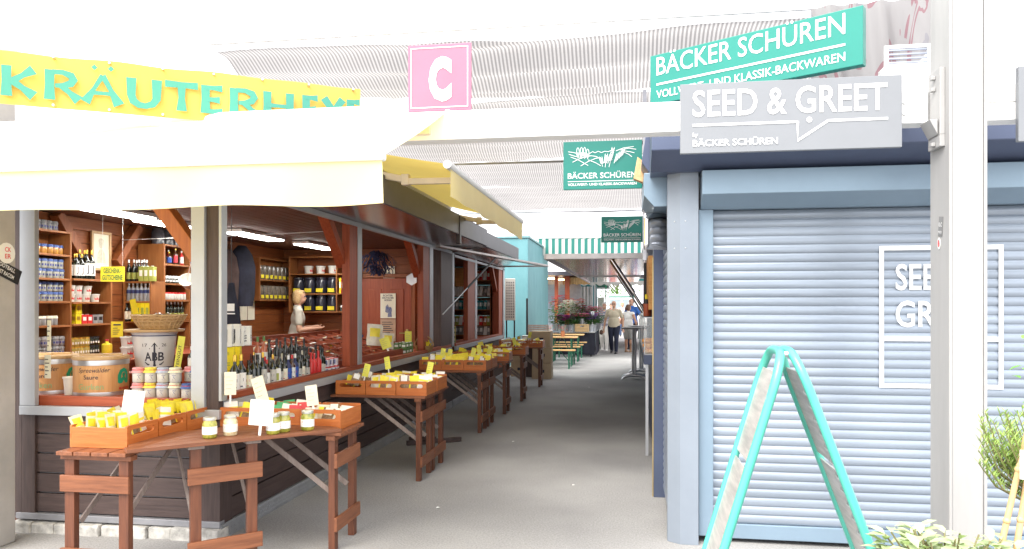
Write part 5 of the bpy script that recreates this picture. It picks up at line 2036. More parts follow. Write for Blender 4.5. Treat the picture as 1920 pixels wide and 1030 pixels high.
def mk_cloth(capm):
    def mk():
        o = thing('cloth_capped_jar', '', 'jar')
        mb = MB(); mb.lathe([(.036, 0), (.041, .006), (.041, .075), (.036, .085), (.036, .092)], 20)
        mb.build('body', M_whitec, o, smooth=50)
        mb = MB()
        mb.lathe([(.052, .072), (.043, .084), (.039, .09), (.041, .096), (.04, .104), (.033, .108)], 20, wob=.035)
        mb.build('cloth_cap', capm, o, smooth=50)
        mb = MB(); mb.lathe([(.0405, .089), (.041, .091), (.0405, .093)], 20, cap=False)
        mb.build('ribbon', M_redc, o)
        a = Art(); a.ribbon([(-.014, .05), (-.006, .056), (.004, .05), (.012, .054)], .003); a.ribbon([(-.004, .048), (-.002, .036), (.004, .03)], .003); a.rect(-.012, .01, .022, .0245)
        a.build('print', M_garnish, o, f=cyl(.0413), y=0)
        return o
    return mk


M_capr, M_capy, M_capw, M_capg = mat('pink_cloth', (.70, .32, .33), .8, var=.15, scale=40), mat('yellow_cloth', (.82, .66, .10), .8, var=.1, scale=40), mat('grey_blue_cloth', (.42, .46, .58), .8, var=.15, scale=40), mat('cream_cloth', (.72, .70, .52), .8, var=.1, scale=40)
CP = [Protos(mk_cloth(q)) for q in (M_capr, M_capy, M_capw, M_capg)]
CN = ['pink', 'yellow', 'grey blue', 'cream']
PBC = Protos(mk_cloth(M_blue))
for lv in range(2):
    for i in range(4):
        CP[i].put((-3.52 + i * .0905 + (.004 if lv else 0), 4.93 + .01 * i, ZL + lv * .11), R.uniform(.3, .7), f"{CN[i]} cloth capped jar in the {'upper' if lv else 'lower'} row of four before the stoneware pot", 'cloth capped jars in the window')
for i, (x, y, z, lab) in enumerate(((-3.13, 4.93, 0, 'blue cloth capped jar, bottom of the pile at the window corner'), (-3.03, 4.95, 0, 'blue cloth capped jar, second at the bottom by the corner frame'), (-3.10, 5.0, .11, 'blue cloth capped jar, middle of the pile at the window corner'),
                                    (-2.99, 5.02, .11, 'blue cloth capped jar, middle level tight to the corner frame'), (-3.03, 5.04, .22, 'blue cloth capped jar on top of the pile at the corner'), (-3.0, 5.25, .33, 'blue cloth capped jar set highest behind the pile'))):
    PBC.put((x, y, ZL + z), .5, lab, 'blue jars at the window corner')
part('riser', M_red['x'], thing('display_riser', 'low wooden riser under the highest blue jar at the corner', 'riser', (-3.0, 5.25, ZL)), (-.06, .06, -.06, .06, 0, .325))
CP[0].put((-3.19, 5.06, ZL + .11), .5, 'pink cloth capped jar half hidden behind the blue pile', 'cloth capped jars in the window')
P_dw = Protos(mk_bottle(.19, .028, M_oil, M_paper, M_pwhite))
for i in range(3):
    P_dw.put((-3.33 + i * .07, 5.30, ZL + .16), .4, f'dark bottle with white cap, {ORD[i]} behind the cloth capped jars', 'dark bottles behind the window jars')
part('riser', M_red['x'], thing('display_riser', 'wooden riser under three dark bottles behind the jars', 'riser', (-3.26, 5.30, ZL)), (-.12, .12, -.05, .05, 0, .155))
PTUB.put((-4.83, 6.6, 1.19), 0, 'white tub stacked on another behind the stoneware pot', 'white tubs behind the pot')
PTUB.put((-4.83, 6.6, 1.09), 0, 'white tub at the bottom behind the stoneware pot', 'white tubs behind the pot')
PTUB.put((-4.72, 6.65, 1.09), 0, 'third white tub tucked beside the pair behind the pot', 'white tubs behind the pot')
o = thing('work_counter', 'low reddish wooden counter in front of the wall racks', 'counter')
part('top', M_red['y'], o, (-5.24, -4.6, 5.7, 8.6, 1.05, 1.09))
part('front', M_red['y'], o, (-5.2, -4.65, 5.75, 8.55, .15, 1.049))
for i, (x, y, z, w_, h, lab) in enumerate(((-4.17, 4.80, 1.07, .05, .17, 'cream information card at the window frame above the cut off barrel'), (-4.14, 4.79, 1.27, .03, .22, 'narrow pale strip card fixed higher at the window frame'), (-3.02, 4.84, 1.28, .08, .33, 'tall yellow notice hanging inside the corner frame of the window'))):
    o = thing('notice_card', lab, 'card', (x, y, z))
    part('sheet', [M_cream, M_cream, M_yel][i], o, (0, w_, 0, .003, 0, h), bevel=0)
    a = Art()
    for k in range(5):
        a.rect(w_ * .12, w_ * (.5 + .08 * (k * 3 % 5)), h * (.15 + k * .16), h * (.15 + k * .16) + .006)
    a.build('print', M_dtext, o)
o = thing('notice_card', 'yellow note with black lines clipped on the wall rack edge', 'card', (-5.2, 6.86, 1.27), rad(50))
part('sheet', M_yel, o, (0, .11, 0, .003, 0, .16), bevel=0)
a = Art(); a.rect(.02, .09, .12, .135)
for k in range(4):
    a.rect(.015, .06 + .01 * (k % 3), .03 + k * .02, .036 + k * .02)
a.build('print', M_dtext, o)
o = thing('notice_card', 'slanted yellow tag on the corner shelf below the navy bottles', 'card', (-5.33, 7.40, 1.42))
o.rotation_euler = (0, rad(-14), 0)
part('sheet', M_yel, o, (0, .07, 0, .003, 0, .24), bevel=0)
o = thing('weighing_scoop', 'white scale bowl tilted beside the corner brace', 'scale', (-4.89, 7.7, 1.86))
mb = MB(); mb.lathe([(.05, -.08), (.07, -.02), (.09, .04), (.085, .04), (.04, -.06)], 20)
mb.build('bowl', M_whitec, o, smooth=50); o.rotation_euler = (rad(50), rad(25), 0)
mb = MB(); mb.tube([(0, 0, .04), (.12, .1, .5)], .004, 5)
mb.build('cord', M_paper, o)
# ------------------------------------------------------------------ goods in the side windows
P_wine = Protos(mk_bottle(.30, .036, M_oil, M_gold, M_pwhite, ink=M_navy, capz=.84))
M_lab = mat('bottle_label', (.55, .53, .48), .6, var=.12, scale=20)
P_oilb = Protos(mk_bottle(.27, .030, M_oil, M_black, M_lab, ink=M_dtext, lab_z=(.12, .42)))
P_oilg = Protos(mk_bottle(.28, .030, M_oil, M_gold, M_lab, ink=M_dtext))
P_oilt = Protos(mk_bottle(.24, .027, M_oil, M_black, M_cream, ink=M_redc))
P_vin = Protos(mk_bottle(.24, .029, M_brownb, M_redc, M_pwhite, ink=M_dtext))
P_rose = Protos(mk_bottle(.30, .030, mat('rose_glass', (.45, .12, .05), .15, coat=.5), M_green2, M_pwhite, ink=M_dtext))
P_redb = Protos(mk_bottle(.24, .030, M_redc, M_redc, None))
P_blub = Protos(mk_bottle(.23, .029, M_navy, M_paper, M_bluec, ink=M_redc))
P_canw = Protos(mk_tin(.085, .075, .15, M_pwhite, M_olive))


def mk_carton(w, d, h, m, art, am):
    def mk():
        o = thing('gift_carton', '', 'carton')
        mb = MB(); mb.box(-w / 2, w / 2, -d / 2, d / 2, 0, h)
        mb.build('body', m, o, bevel=.002)
        for f in (lambda x, z, q: (x, -d / 2 - q, z), lambda x, z, q: (w / 2 + q, x * d / w, z)):
            a = Art(); art(a, w, h)
            a.build('print', am, o, f=f, y=0, step=.0001)
        return o
    return mk


def art_j(a, w, h):
    a.text('J', -w * .15, h * .28, w * .3, h * .5, .02)


def art_m(a, w, h):
    a.disc(0, h * .74, w * .1); a.rect(-w * .03, w * .03, h * .6, h * .72)
    for q in (.2, .34, .46):
        a.rect(-w * .18, w * .18, h * q, h * (q + .08))


def art_y(a, w, h):
    a.disc(0, h * .72, w * .16); a.rect(-w * .2, w * .2, h * .2, h * .24); a.rect(-w * .2, w * .2, h * .3, h * .34)


P_cj = Protos(mk_carton(.085, .085, .165, M_pwhite, art_j, M_dtext))
P_cm = Protos(mk_carton(.085, .085, .15, M_pwhite, art_m, M_dtext))
P_cy = Protos(mk_carton(.085, .085, .17, M_yelt, art_y, M_olive))
G = 'bottles in the side window'
zl = .945
for i, (y, lab) in enumerate(((5.07, 'tall dark wine bottle with violet label at the corner of the side window'), (5.16, 'second tall dark wine bottle beside the yellow cartons'))):
    P_wine.put((-2.845, y, zl - .01), .6, lab, G)
for k, (P, x, y, z, lab) in enumerate((
        (P_cy, -2.94, 5.13, zl, 'yellow carton standing at the bottom behind the two wine bottles'), (P_cy, -2.945, 5.16, zl + .172, 'yellow carton stacked under the white J carton'),
        (P_cj, -2.955, 5.15, zl + .345, 'white carton with a J at the window corner top'), (P_cj, -2.945, 5.245, zl + .345, 'second white carton with a J on the yellow stack'),
        (P_cy, -2.945, 5.25, zl + .172, 'yellow carton, second on the upper level of the stack'), (P_cy, -2.93, 5.235, zl, 'yellow carton at the bottom next to the black bottles'),
        (P_cm, -2.975, 5.36, zl + .34, 'white carton with black marks on the high riser'), (P_cm, -2.975, 5.46, zl + .34, 'second white carton with black marks on the high riser'))):
    P.put((x, y, z), .35, lab, 'cartons in the side window')
part('riser', M_red['y'], thing('display_riser', 'tall wooden riser under the white marked cartons', 'riser', (-2.985, 5.42, zl - .015)), (-.045, .045, -.12, .10, 0, .35))
part('riser', M_red['y'], thing('display_riser', 'long low wooden riser under the second bottle row', 'riser', (-3.1, 6.2, zl - .015)), (-.10, .05, -.72, .72, 0, .10))
seq1 = [P_oilt, P_oilb, P_oilb, P_oilg, P_vin, P_oilg, P_canw, P_oilb, P_oilt, P_blub, P_vin, P_blub, P_oilb, P_oilt, P_oilb, P_redb, P_redb, P_redb, P_oilb, P_oilb]
nm1 = {id(P_oilt): 'slim dark oil bottle with cream label', id(P_oilb): 'dark oil bottle with black cap', id(P_oilg): 'dark oil bottle with gold cap', id(P_vin): 'brown vinegar bottle with red cap', id(P_canw): 'white and olive oil can',
       id(P_blub): 'navy bottle with bright label', id(P_redb): 'bright red bottle', id(P_rose): 'rose coloured bottle with green cap'}
for i, P in enumerate(seq1):
    P.put((-2.865 + R.uniform(-.012, .012), 5.31 + i * .074 + R.uniform(-.008, .008), zl - .013), R.uniform(.3, .9), f'{nm1[id(P)]}, {ORD[i]} along the side window, front row', G, R.uniform(.94, 1.06))
seq2 = [P_oilb, P_oilg, P_canw, P_vin, P_oilb, P_vin, P_oilb, P_oilt, P_oilb, P_oilb, P_oilt, P_oilb, P_oilb, P_oilb, P_oilt, P_oilb]
for i, P in enumerate(seq2):
    P.put((-2.955 + R.uniform(-.012, .012), 5.49 + i * .082 + R.uniform(-.01, .01), zl - .013), R.uniform(.3, .9), f'{nm1[id(P)]}, {ORD[i]} along the side window, middle row', G, R.uniform(.95, 1.1))
seq3 = [P_vin, P_rose, P_rose, P_rose, P_rose, P_oilb, P_oilb, P_oilt, P_oilb, P_oilb, P_oilb, P_oilt]
for i, P in enumerate(seq3):
    P.put((-3.10 + R.uniform(-.02, .02), 5.56 + i * .11 + R.uniform(-.01, .01), zl + .087), R.uniform(.3, .9), f'{nm1[id(P)]}, {ORD[i]} along the side window, raised back row', G)
for i in range(2):
    mb = MB(); mb.lathe([(.05, 0), (.05, .24), (.012, .24), (.012, .2)], 18)
    tag(mb.build('paper_roll', M_cream, smooth=40, loc=(-3.3, 6.2 + i * .12, .98)), ['cream paper roll standing behind the rose bottles', 'second cream paper roll, half hidden by dark bottles'][i], 'paper roll', 'paper rolls')
part('riser', M_red['y'], thing('display_riser', 'riser under the paper rolls behind the bottles', 'riser', (-3.3, 6.26, .93)), (-.06, .045, -.13, .13, 0, .05))
M_salt = mat('salt_box', (.84, .84, .88), .45)


def art_s(a, w, h):
    a.rect(-w * .36, w * .36, h * .2, h * .78)


def mk_salt():
    o = mk_carton(.062, .062, .075, M_salt, art_s, M_bluec)()
    o.name = 'salt_box'; o['category'] = 'box'
    mb = MB(); mb.box(-.032, .032, -.032, .032, .068, .0755)
    mb.build('lid', M_redc, o)
    return o


PSB = Protos(mk_salt)
for i, (y, z) in enumerate(((6.74, 0), (6.84, 0), (6.94, 0), (6.79, .077), (6.89, .077), (6.99, .077))):
    PSB.put((-2.84 if i < 3 else -2.87, y, zl - .013 + z), .1, f"small white and blue salt box, {ORD[i % 3]} in the {'bottom' if i < 3 else 'top'} row by the red post", 'salt boxes by the red post')

# sloping display tray with packets
o = thing('display_tray', 'large sloping wooden tray strewn with packets behind the side windows', 'tray', (-2.95, 0, 0))
sl = math.atan2(.23, .98)
mb = MB()
mb.add([(0, 6.75, .965), (0, 9.75, .965), (-.98, 9.75, 1.195), (-.98, 6.75, 1.195), (0, 6.75, .935), (0, 9.75, .935), (-.98, 9.75, .935), (-.98, 6.75, .935)],
       [(0, 1, 2, 3), (0, 4, 5, 1), (1, 5, 6, 2), (2, 6, 7, 3), (3, 7, 4, 0)])
mb.build('bed', M_red['y'], o)
part('rim', M_red['y'], o, (.002, .025, 6.73, 9.77, .94, 1.03), (-1.005, -.982, 6.73, 9.77, .94, 1.26), bevel=.003)
mb = MB()
for y in [6.75 + k * .25 for k in range(13)]:
    mb.bar((-.004, y, .985), (-.976, y, 1.215), .012, .04)
for k in range(1, 5):
    x = -k * .196
    mb.box(x - .006, x + .006, 6.76, 9.74, .955 - x * .235, 1.005 - x * .235)
mb.build('divider_slat', M_red['y'], o)
part('pedestal', M_brown['y'], o, (-.9, -.1, 6.9, 9.6, .15, .934), bevel=0)
for i in range(95):
    u, y = R.uniform(.06, .92), R.uniform(6.85, 9.65)
    kd = ['yellow', 'dark', 'clear', 'dark', 'dark'][i % 5]
    PK[kd].put((-2.95 - u, y, .985 + u * .235), 0, {'yellow': 'yellow packet', 'white': 'white packet', 'clear': 'clear packet', 'dark': 'dark packet'}[kd] + ' lying in the sloping tray behind the side windows', 'packets in the sloping tray', R.uniform(.45, .8), (rad(-84), rad(R.uniform(-14, 14)), R.uniform(0, 6.28)))
# second window: bags, tins, cards, bowl
for i, (x, y, z, s) in enumerate(((-3.22, 9.15, 1.08, 2.3), (-3.28, 9.3, 1.1, 2.2), (-3.1, 9.32, 1.03, 1.8))):
    PK['clear'].put((x, y, z), 0, ['big clear bag with yellow label in the second side window', 'big clear bag behind the labelled bag in the second side window', 'smaller clear bag before the green tins'][i], 'clear bags in the second window', s, (rad(-12), rad(5), .5))
P_gt = Protos(mk_tin(.07, .07, .075, M_green2, M_pwhite))
for i in range(12):
    P_gt.put((-3.02 + (i % 2) * .10, 9.45 + (i // 4) * .14 + R.uniform(0, .02), .945 + ((i // 2) % 2) * .077), .2, f"small green and white tin, {ORD[i]} in the cluster of the second side window", 'green tins in the second window')
PCY.put((-2.98, 9.02, 1.0), 0, 'lime card leaning on the sloping tray in the second side window', 'cards in the second window', (2, 1, 1.2), (rad(-15), rad(-20), rad(20)))
PCY.put((-2.96, 9.78, 1.03), 0, 'yellow price card standing over the green tins', 'cards in the second window', (1.5, 1, 1.25), (0, 0, rad(15)))
o = thing('wicker_bowl', 'round wicker bowl with yellow packets leaning at the second side window', 'bowl', (-2.80, 10.0, 1.0))
mb = MB(); mb.lathe([(.05, -.08), (.11, -.03), (.135, .04), (.125, .04), (.1, -.02), (.01, -.05)], 22)
mb.build('weave_body', MATS['wicker'], o, smooth=60)
mb = MB(); mb.tube([(-.13 * math.cos(math.pi * k / 12), 0, .04 + .13 * math.sin(math.pi * k / 12)) for k in range(13)], .008, 6)
mb.build('handle', M_pine['x'], o, smooth=60)
for i in range(7):
    PK['yellow'].put((-2.80 + R.uniform(-.06, .06), 10.0 + R.uniform(-.06, .06), 1.0 + R.uniform(-.01, .02)), 0, 'yellow packet piled in the wicker bowl', 'packets in the wicker bowl', .85, (rad(R.uniform(-60, -10)), rad(R.uniform(-30, 30)), R.uniform(0, 6)))

# back wall shelves with big dark bins
shelf_unit('wall_shelf', 'back wall shelf of dark bins with yellow tags beside the seller', -5.28, -4.28, 11.05, 11.32, [1.50, 1.78, 2.09, 2.36], [-5.28, -4.50, -4.28], False, 'x', z0=1.48)


def mk_bin():
    o = thing('storage_bin', '', 'bin')
    mb = MB(); mb.lathe([(.085, 0), (.09, .01), (.09, .2), (.08, .22), (.085, .225), (.085, .25)], 14)
    mb.build('body', mat('dark_bin', (.025, .025, .04), .25, var=.2, coat=.3), o, smooth=40)
    mb = MB(); mb.box(-.055, .055, -.095, -.091, .02, .08)
    mb.build('tag', M_yel, o)
    return o


PBI = Protos(mk_bin)
for lv in range(2):
    for i in range(4):
        PBI.put((-5.17 + i * .19, 11.16, [1.50, 1.78][lv]), 0, f"dark bin with yellow tag, {ORD[i]} on the {'upper' if lv else 'lower'} board of the back wall shelf", 'dark bins on the back wall')
for i in range(3):
    PTUB.put((-5.0 + i * .2, 11.15, 2.09), 0, f'pale tub, {ORD[i]} on the top board of the back wall shelf', 'pale tubs on the back wall shelf', 1.2)
P_bk = [Protos(mk_tin(.03, .16, .24, m, M_paper)) for m in (M_yelt, M_redc, M_pgreen)]
for i in range(4):
    P_bk[i % 3].put((-4.45 + i * .04, 11.15, 1.78), 0, f'thin {["yellow", "red", "green"][i % 3]} folder, {ORD[i]} beside the dark bins', 'folders on the back wall shelf')
for i in range(4):
    P_vial.put((-4.45 + i * .05, 11.12, 1.50), 0, f'small vial, {ORD[i]} on the low board beside the bins', 'vials on the back wall shelf', 1.1)
shelf_unit('wall_shelf', 'small wall shelf with two rows of tea jars on the long wall', -5.5, -5.36, 10.25, 11.28, [1.68, 1.98, 2.30], [10.26, 11.27], True, 'y', z0=1.66)


def mk_tea():
    o = thing('tea_jar', '', 'jar')
    mb = MB(); mb.lathe([(.05, 0), (.055, .01), (.055, .17), (.05, .19), (.052, .21)], 14)
    mb.build('body', mat('tea_glass', (.16, .13, .10), .2, var=.3, scale=20, coat=.5), o, smooth=40)
    mb = MB(); mb.box(.057, .060, -.03, .03, .02, .07)
    mb.build('tag', M_yel, o)
    return o


PTE = Protos(mk_tea)
for lv in range(2):
    for i in range(7):
        PTE.put((-5.42, 10.36 + i * .14, [1.68, 1.98][lv]), -.25, f"tea jar with yellow tag, {ORD[i]} in the {'upper' if lv else 'lower'} row on the long wall", 'tea jars on the long wall')
# things hanging on the walls
def drape(name, label, cat, pts, m, parent=None):
    """soft hanging cloth: rows of (z, half width, depth)"""
    mb = MB()
    n = 20
    vs, fs = [], []
    for z, hw, dp in pts:
        for k in range(n):
            t = 2 * math.pi * k / n
            q = 1 + .10 * math.sin(3 * t + z * 7) + .06 * math.sin(7 * t + z * 3)
            vs.append((hw * math.cos(t) * q, dp * math.sin(t) * q, z))
    for j in range(len(pts) - 1):
        for k in range(n):
            fs.append((j * n + k, j * n + (k + 1) % n, (j + 1) * n + (k + 1) % n, (j + 1) * n + k))
    fs.append(tuple(range(n))); fs.append(tuple((len(pts) - 1) * n + k for k in range(n)))
    mb.add(vs, fs)
    o = mb.build(name, m, smooth=70)
    if parent is None:
        tag(o, label, cat)
    return o


o = drape('jacket', 'dark blue jacket hanging on the long wall behind the bottles', 'jacket', [(0, .06, .05), (-.12, .17, .09), (-.3, .21, .1), (-.7, .2, .1), (-.85, .19, .08)], mat('dark_cloth', (.02, .022, .04), .9, var=.3))
o.location = (-5.36, 9.75, 2.43); o.rotation_euler = (0, 0, rad(75))
o = drape('jacket', 'brown grey jacket hanging beside the dark blue jacket', 'jacket', [(0, .05, .04), (-.1, .14, .08), (-.3, .17, .09), (-.75, .16, .08)], mat('brown_cloth', (.07, .04, .035), .9, var=.3))
o.location = (-5.38, 9.40, 2.35); o.rotation_euler = (0, 0, rad(75))
o = thing('apron_bag', 'black cloth bag with white square print hanging in the side window corner', 'bag', (-3.17, 5.6, 1.42))
mb = MB(); mb.prism([(-.075, 0), (.075, 0), (.068, .12), (.035, .26), (.02, .36), (-.02, .36), (-.04, .26), (-.07, .12)], 'y', -.015, .015)
mb.build('body', mat('dark_cloth', (.02, .022, .04), .9), o, bevel=.006)
a = Art(); a.rect(-.03, .035, .13, .19); a.rect(-.035, .04, .105, .115)
a.build('print', M_ltext, o, y=-.018)
mb = MB(); mb.tube([(-.0, 0, .36), (0, 0, .96)], .003, 4)
mb.build('strap', M_black, o)
for i in range(2):
    o = thing('paper_sheet', ['pale paper sheet pinned to the long wall, one of two, nearer the jackets', 'pale paper sheet pinned to the long wall beside the other, nearer the tea jars'][i], 'paper', (-5.505, 9.95 + i * .22, 1.38))
    part('sheet', M_cream, o, (0, .004, 0, .2, 0, .3), bevel=0)
o = thing('lavender_bunch', 'dark blue dried lavender bunch hanging under the stall ceiling', 'dried flowers', (-3.55, 10.2, 2.42))
mb = MB()
for k in range(420):
    t = R.uniform(0, 1)
    rr = (.07 + .2 * math.sin(math.pi * t)) * math.sqrt(R.random())
    a_ = R.uniform(0, 6.28)
    leaf(mb, (rr * math.cos(a_), rr * math.sin(a_), -.04 - .32 * t), (math.cos(a_), math.sin(a_), -1), R.uniform(.04, .08), .025)
mb.build('dried_leaves', mat('lavender_blue', (.02, .025, .07), .8, col2=(.05, .06, .16), scale=20), o, fix=False)
o = thing('peace_card', 'small pale card with a peace symbol on the back wall', 'card', (-3.84, 11.335, 2.02))
part('sheet', M_cream, o, (0, .19, 0, .003, 0, .19), bevel=0)
a = Art()
a.ribbon([(.095 + .065 * math.cos(t * .3927), .095 + .065 * math.sin(t * .3927)) for t in range(17)], .014)
a.ribbon([(.095, .03), (.095, .16)], .014); a.ribbon([(.095, .095), (.048, .05)], .013); a.ribbon([(.095, .095), (.142, .05)], .013)
a.build('emblem', M_dtext, o)
o = thing('poster', 'narrow honey poster with blue figure on the back door', 'poster', (-3.87, 11.285, 1.39))
part('sheet', M_cream, o, (0, .25, 0, .004, 0, .39), bevel=0)
a = Art(); a.text('ECHTER', .045, .345, .16, .026, .02); a.text('DEUTSCHER', .03, .308, .19, .026, .02); a.text('HONIG', .065, .272, .12, .026, .02)
a.build('lettering', M_dtext, o)
a = Art(); a.poly([(.08, .1), (.13, .08), (.15, .16), (.12, .22), (.09, .19)]); a.disc(.16, .13, .03, rz=.05); a.poly([(.12, .02), (.19, .02), (.18, .12), (.13, .12)])
a.build('drawing', mat('poster_blue', (.08, .12, .3), .6, col2=(.3, .3, .35), scale=30), o)
o = thing('poster', 'lower poster with pale text block on the back door', 'poster', (-3.87, 11.285, 1.03))
part('sheet', mat('poster_tan', (.55, .36, .24), .6), o, (0, .25, 0, .004, 0, .345), bevel=0)
a = Art()
for k in range(9):
    a.rect(.03, .16 + .05 * ((k * 5) % 3) / 2, .03 + k * .033, .04 + k * .033)
a.build('print', M_dtext, o)
o = thing('metal_sieve', 'hexagonal pale sieve hanging behind the dark post', 'sieve', (-3.2, 10.75, 1.98))
mb = MB(); mb.lathe([(.07, -.015), (.09, -.015), (.09, .015), (.07, .015)], 6)
mb.build('frame', M_alu, o); o.rotation_euler = (rad(90), 0, 0)
for nm, lab, x, y, z, sx, sy, sz, m in (('crate_blue', 'blue plastic crate on the counter behind the seller', -4.35, 10.6, .95, .36, .25, .2, M_bluec), ('crate_green', 'green plastic crate before the seller', -4.75, 9.9, .96, .4, .3, .12, M_pgreen)):
    o = thing('plastic_crate', lab, 'crate', (x, y, z))
    part('wall', m, o, (0, sx, 0, .012, 0, sz), (0, sx, sy - .012, sy, 0, sz), (0, .012, .013, sy - .013, 0, sz), (sx - .012, sx, .013, sy - .013, 0, sz), bevel=.003)
    part('base', m, o, (.013, sx - .013, .013, sy - .013, 0, .012), bevel=0)
o = thing('counter', 'reddish inner counter before the seller', 'counter')
part('top', M_red['x'], o, (-4.85, -3.3, 9.85, 10.95, .91, .945))
part('front', M_red['x'], o, (-4.5, -3.4, 9.9, 10.9, .15, .909))

# ------------------------------------------------------------------ second kiosk: shelves of bags and books
shelf_unit('kiosk_shelf', 'tall shelf of coloured bags at the end wall of the second kiosk', -3.95, -2.96, 15.85, 16.2, [.95, 1.16, 1.50, 1.80, 2.14], [-3.95, -3.45, -2.96], False, 'x')
P_bag = [Protos(mk_tin(.07, .12, .2, m, M_pwhite)) for m in (M_redc, M_pwhite, mat('teal_bag', (.03, .25, .28), .5), M_oran['x'], M_olive, M_greyj)]
bagc = ['red', 'white', 'teal', 'orange', 'olive', 'grey']
for r0, z in enumerate((2.14, 1.80, 1.50, 1.16, .95)):
    for i in range(11):
        q = [[0, 1, 0, 3], [1, 5, 1, 1], [2, 2, 5, 2], [0, 3, 4, 1], [5, 1, 5, 5]][r0][i % 4]
        P_bag[q].put((-3.89 + i * .085 + (.03 if i > 5 else 0), 15.93, z), R.uniform(-.15, .15), f'{bagc[q]} bag, {ORD[i]} on the {["top", "second", "third", "fourth", "lowest"][r0]} kiosk shelf board', 'bags on the kiosk shelf', 1, (0, rad(R.uniform(0, 10)), R.uniform(-.1, .1)))
P_tb = Protos(mk_tin(.16, .1, .075, mat('tea_box', (.62, .52, .18), .5), M_green2))
for i in range(8):
    P_tb.put((-3.0, 12.3 + (i % 2) * .14, .935 + (i // 2) * .077), 1.5, f"flat tea box, {ORD[i // 2]} from below in the {'farther' if i % 2 else 'nearer'} stack of the kiosk window", 'tea boxes in the kiosk window')
for i in range(5):
    P_tb.put((-2.95, 13.62, .935 + i * .077), 1.5, f'flat tea box, {ORD[i]} from below in the single stack behind the red kiosk post', 'tea boxes behind the kiosk post')
# ------------------------------------------------------------------ teal building and what stands round it
M_tealw = mat('teal_plaster', (.10, .26, .29), .7, col2=(.135, .31, .34), scale=2.2, stretch=(1, 1, .6))
tb = thing('teal_building', 'flat roofed turquoise building beyond the second timber kiosk', 'building')
part('wall', M_tealw, tb, (-4.6, -2.42, 17.9, 22.4, .02, 3.22), bevel=.01)
part('roof_edge', mat('teal_edge', (.16, .30, .32), .6), tb, (-4.63, -2.39, 17.87, 22.43, 3.222, 3.27))
part('plinth', M_postg, tb, (-4.62, -2.40, 17.88, 22.42, 0, .12))
o = thing('folded_awning', 'folded grey awning arm on the roof edge of the turquoise building', 'arm', (-2.7, 18.0, 3.28))
mb = MB(); mb.bar((0, 0, .02), (.0, .5, .2), .05, .05); mb.bar((0, .5, .2), (.32, .9, .05), .05, .05); mb.box(-.1, .3, .1, .3, .0, .08)
mb.build('bar', M_alu, o)
o = thing('peg_board', 'tall white perforated board leaning beside the second kiosk', 'board', (-2.79, 16.7, .05))
part('panel', M_whitec, o, (0, .24, 0, .02, 1.2, 2.15), bevel=.01)
mb = MB()
for i in range(4):
    for j in range(14):
        mb.box(.04 + i * .05, .06 + i * .05, -.003, -.001, 1.26 + j * .06, 1.29 + j * .06)
mb.build('hole_dot', M_dtext, o)
part('post', M_black, o, (.02, .05, .022, .05, 0, 2.1), (.2, .23, .022, .05, 0, 2.1), bevel=0)
o = thing('rack_post', 'slim black perforated rack post before the turquoise building', 'post', (-2.33, 16.9, 0))
part('shaft', M_black, o, (0, .04, 0, .03, 0, 1.75), bevel=0)
part('base', M_black, o, (-.15, .15, -.1, .1, 0, .02), bevel=0)
o = thing('white_tray', 'low stack of white trays behind the last crate table', 'tray', (-2.35, 16.3, .75))
for i in range(3):
    part('tray_sheet', M_whitec, o, (0, .5, 0, .4, i * .06, i * .06 + .05))
part('stand', M_brown['z'], o, (.05, .45, .05, .35, -.74, -.002))
# green striped awning across the alley end
M_str_g = mat('awning_green', (.03, .20, .17), .7, var=.04, transl=.3, tcol=(.02, .25, .2))
M_str_w = mat('awning_white', (.60, .60, .57), .7, var=.03, transl=.3)
o = thing('striped_awning', 'green and white striped awning valance sagging across the alley', 'awning', (-2.62, 21.0, 0))
mb = MB(); mt = MB()
n = 36
W = 3.3
for i in range(n):
    for k in range(4):
        u0, u1 = (i + k / 4) / n, (i + (k + 1) / 4) / n
        s0, s1 = .14 * math.sin(math.pi * u0), .14 * math.sin(math.pi * u1)
        w0, w1 = .02 * math.sin(u0 * 60), .02 * math.sin(u1 * 60)
        mb.quad((u0 * W, w0, 3.02 - s0), (u1 * W, w1, 3.02 - s1), (u1 * W, 0, 3.48 - s1 * .2), (u0 * W, 0, 3.48 - s0 * .2), i % 2)
    mt.quad((i / n * W, 0, 3.485), ((i + 1) / n * W, 0, 3.485), ((i + 1) / n * W, 2.2, 3.6), (i / n * W, 2.2, 3.6), i % 2)
mb.build('valance', [M_str_w, M_str_g], o, fix=False)
mt.build('canopy_cloth', [M_str_w, M_str_g], o, fix=False)
mb = MB(); mb.tube([(-.05, 0, 3.5), (W + .05, 0, 3.5)], .03, 10)
mb.build('front_rail', M_white, o)
part('support_post', M_alu, o, (.0, .05, .02, .07, 0, 3.5), (W - .0, W + .05, .02, .07, 0, 3.5), bevel=0)
# beer tables and benches
M_bench = wood('bench_top', (.58, .34, .13), (.72, .46, .20), 'x', .45)
M_bgreen = mat('bench_green', (.02, .14, .08), .5)


def mk_bench(w_, h, ln):
    def mk():
        o = thing('beer_bench' if h < .6 else 'beer_table', '', 'bench' if h < .6 else 'table')
        mb = MB(); mb.box(0, ln, 0, w_, h - .028, h)
        mb.build('seat' if h < .6 else 'tabletop', M_bench, o, bevel=.005)
        for x in (.16, ln - .16):
            for y in (.02, w_ - .05):
                part('leg', M_bgreen, o, (x - .015, x + .015, y, y + .03, 0, h - .03), bevel=0)
            part('crossbar', M_bgreen, o, (x - .012, x + .012, .051, w_ - .051, h * .35, h * .35 + .03), bevel=0)
            mb = MB(); s = 1 if x < .5 else -1
            mb.bar((x, w_ / 2, h * .4), (x + s * .22, w_ / 2, h - .04), .02, .02)
            mb.build('brace', M_bgreen, o)
        return o
    return mk


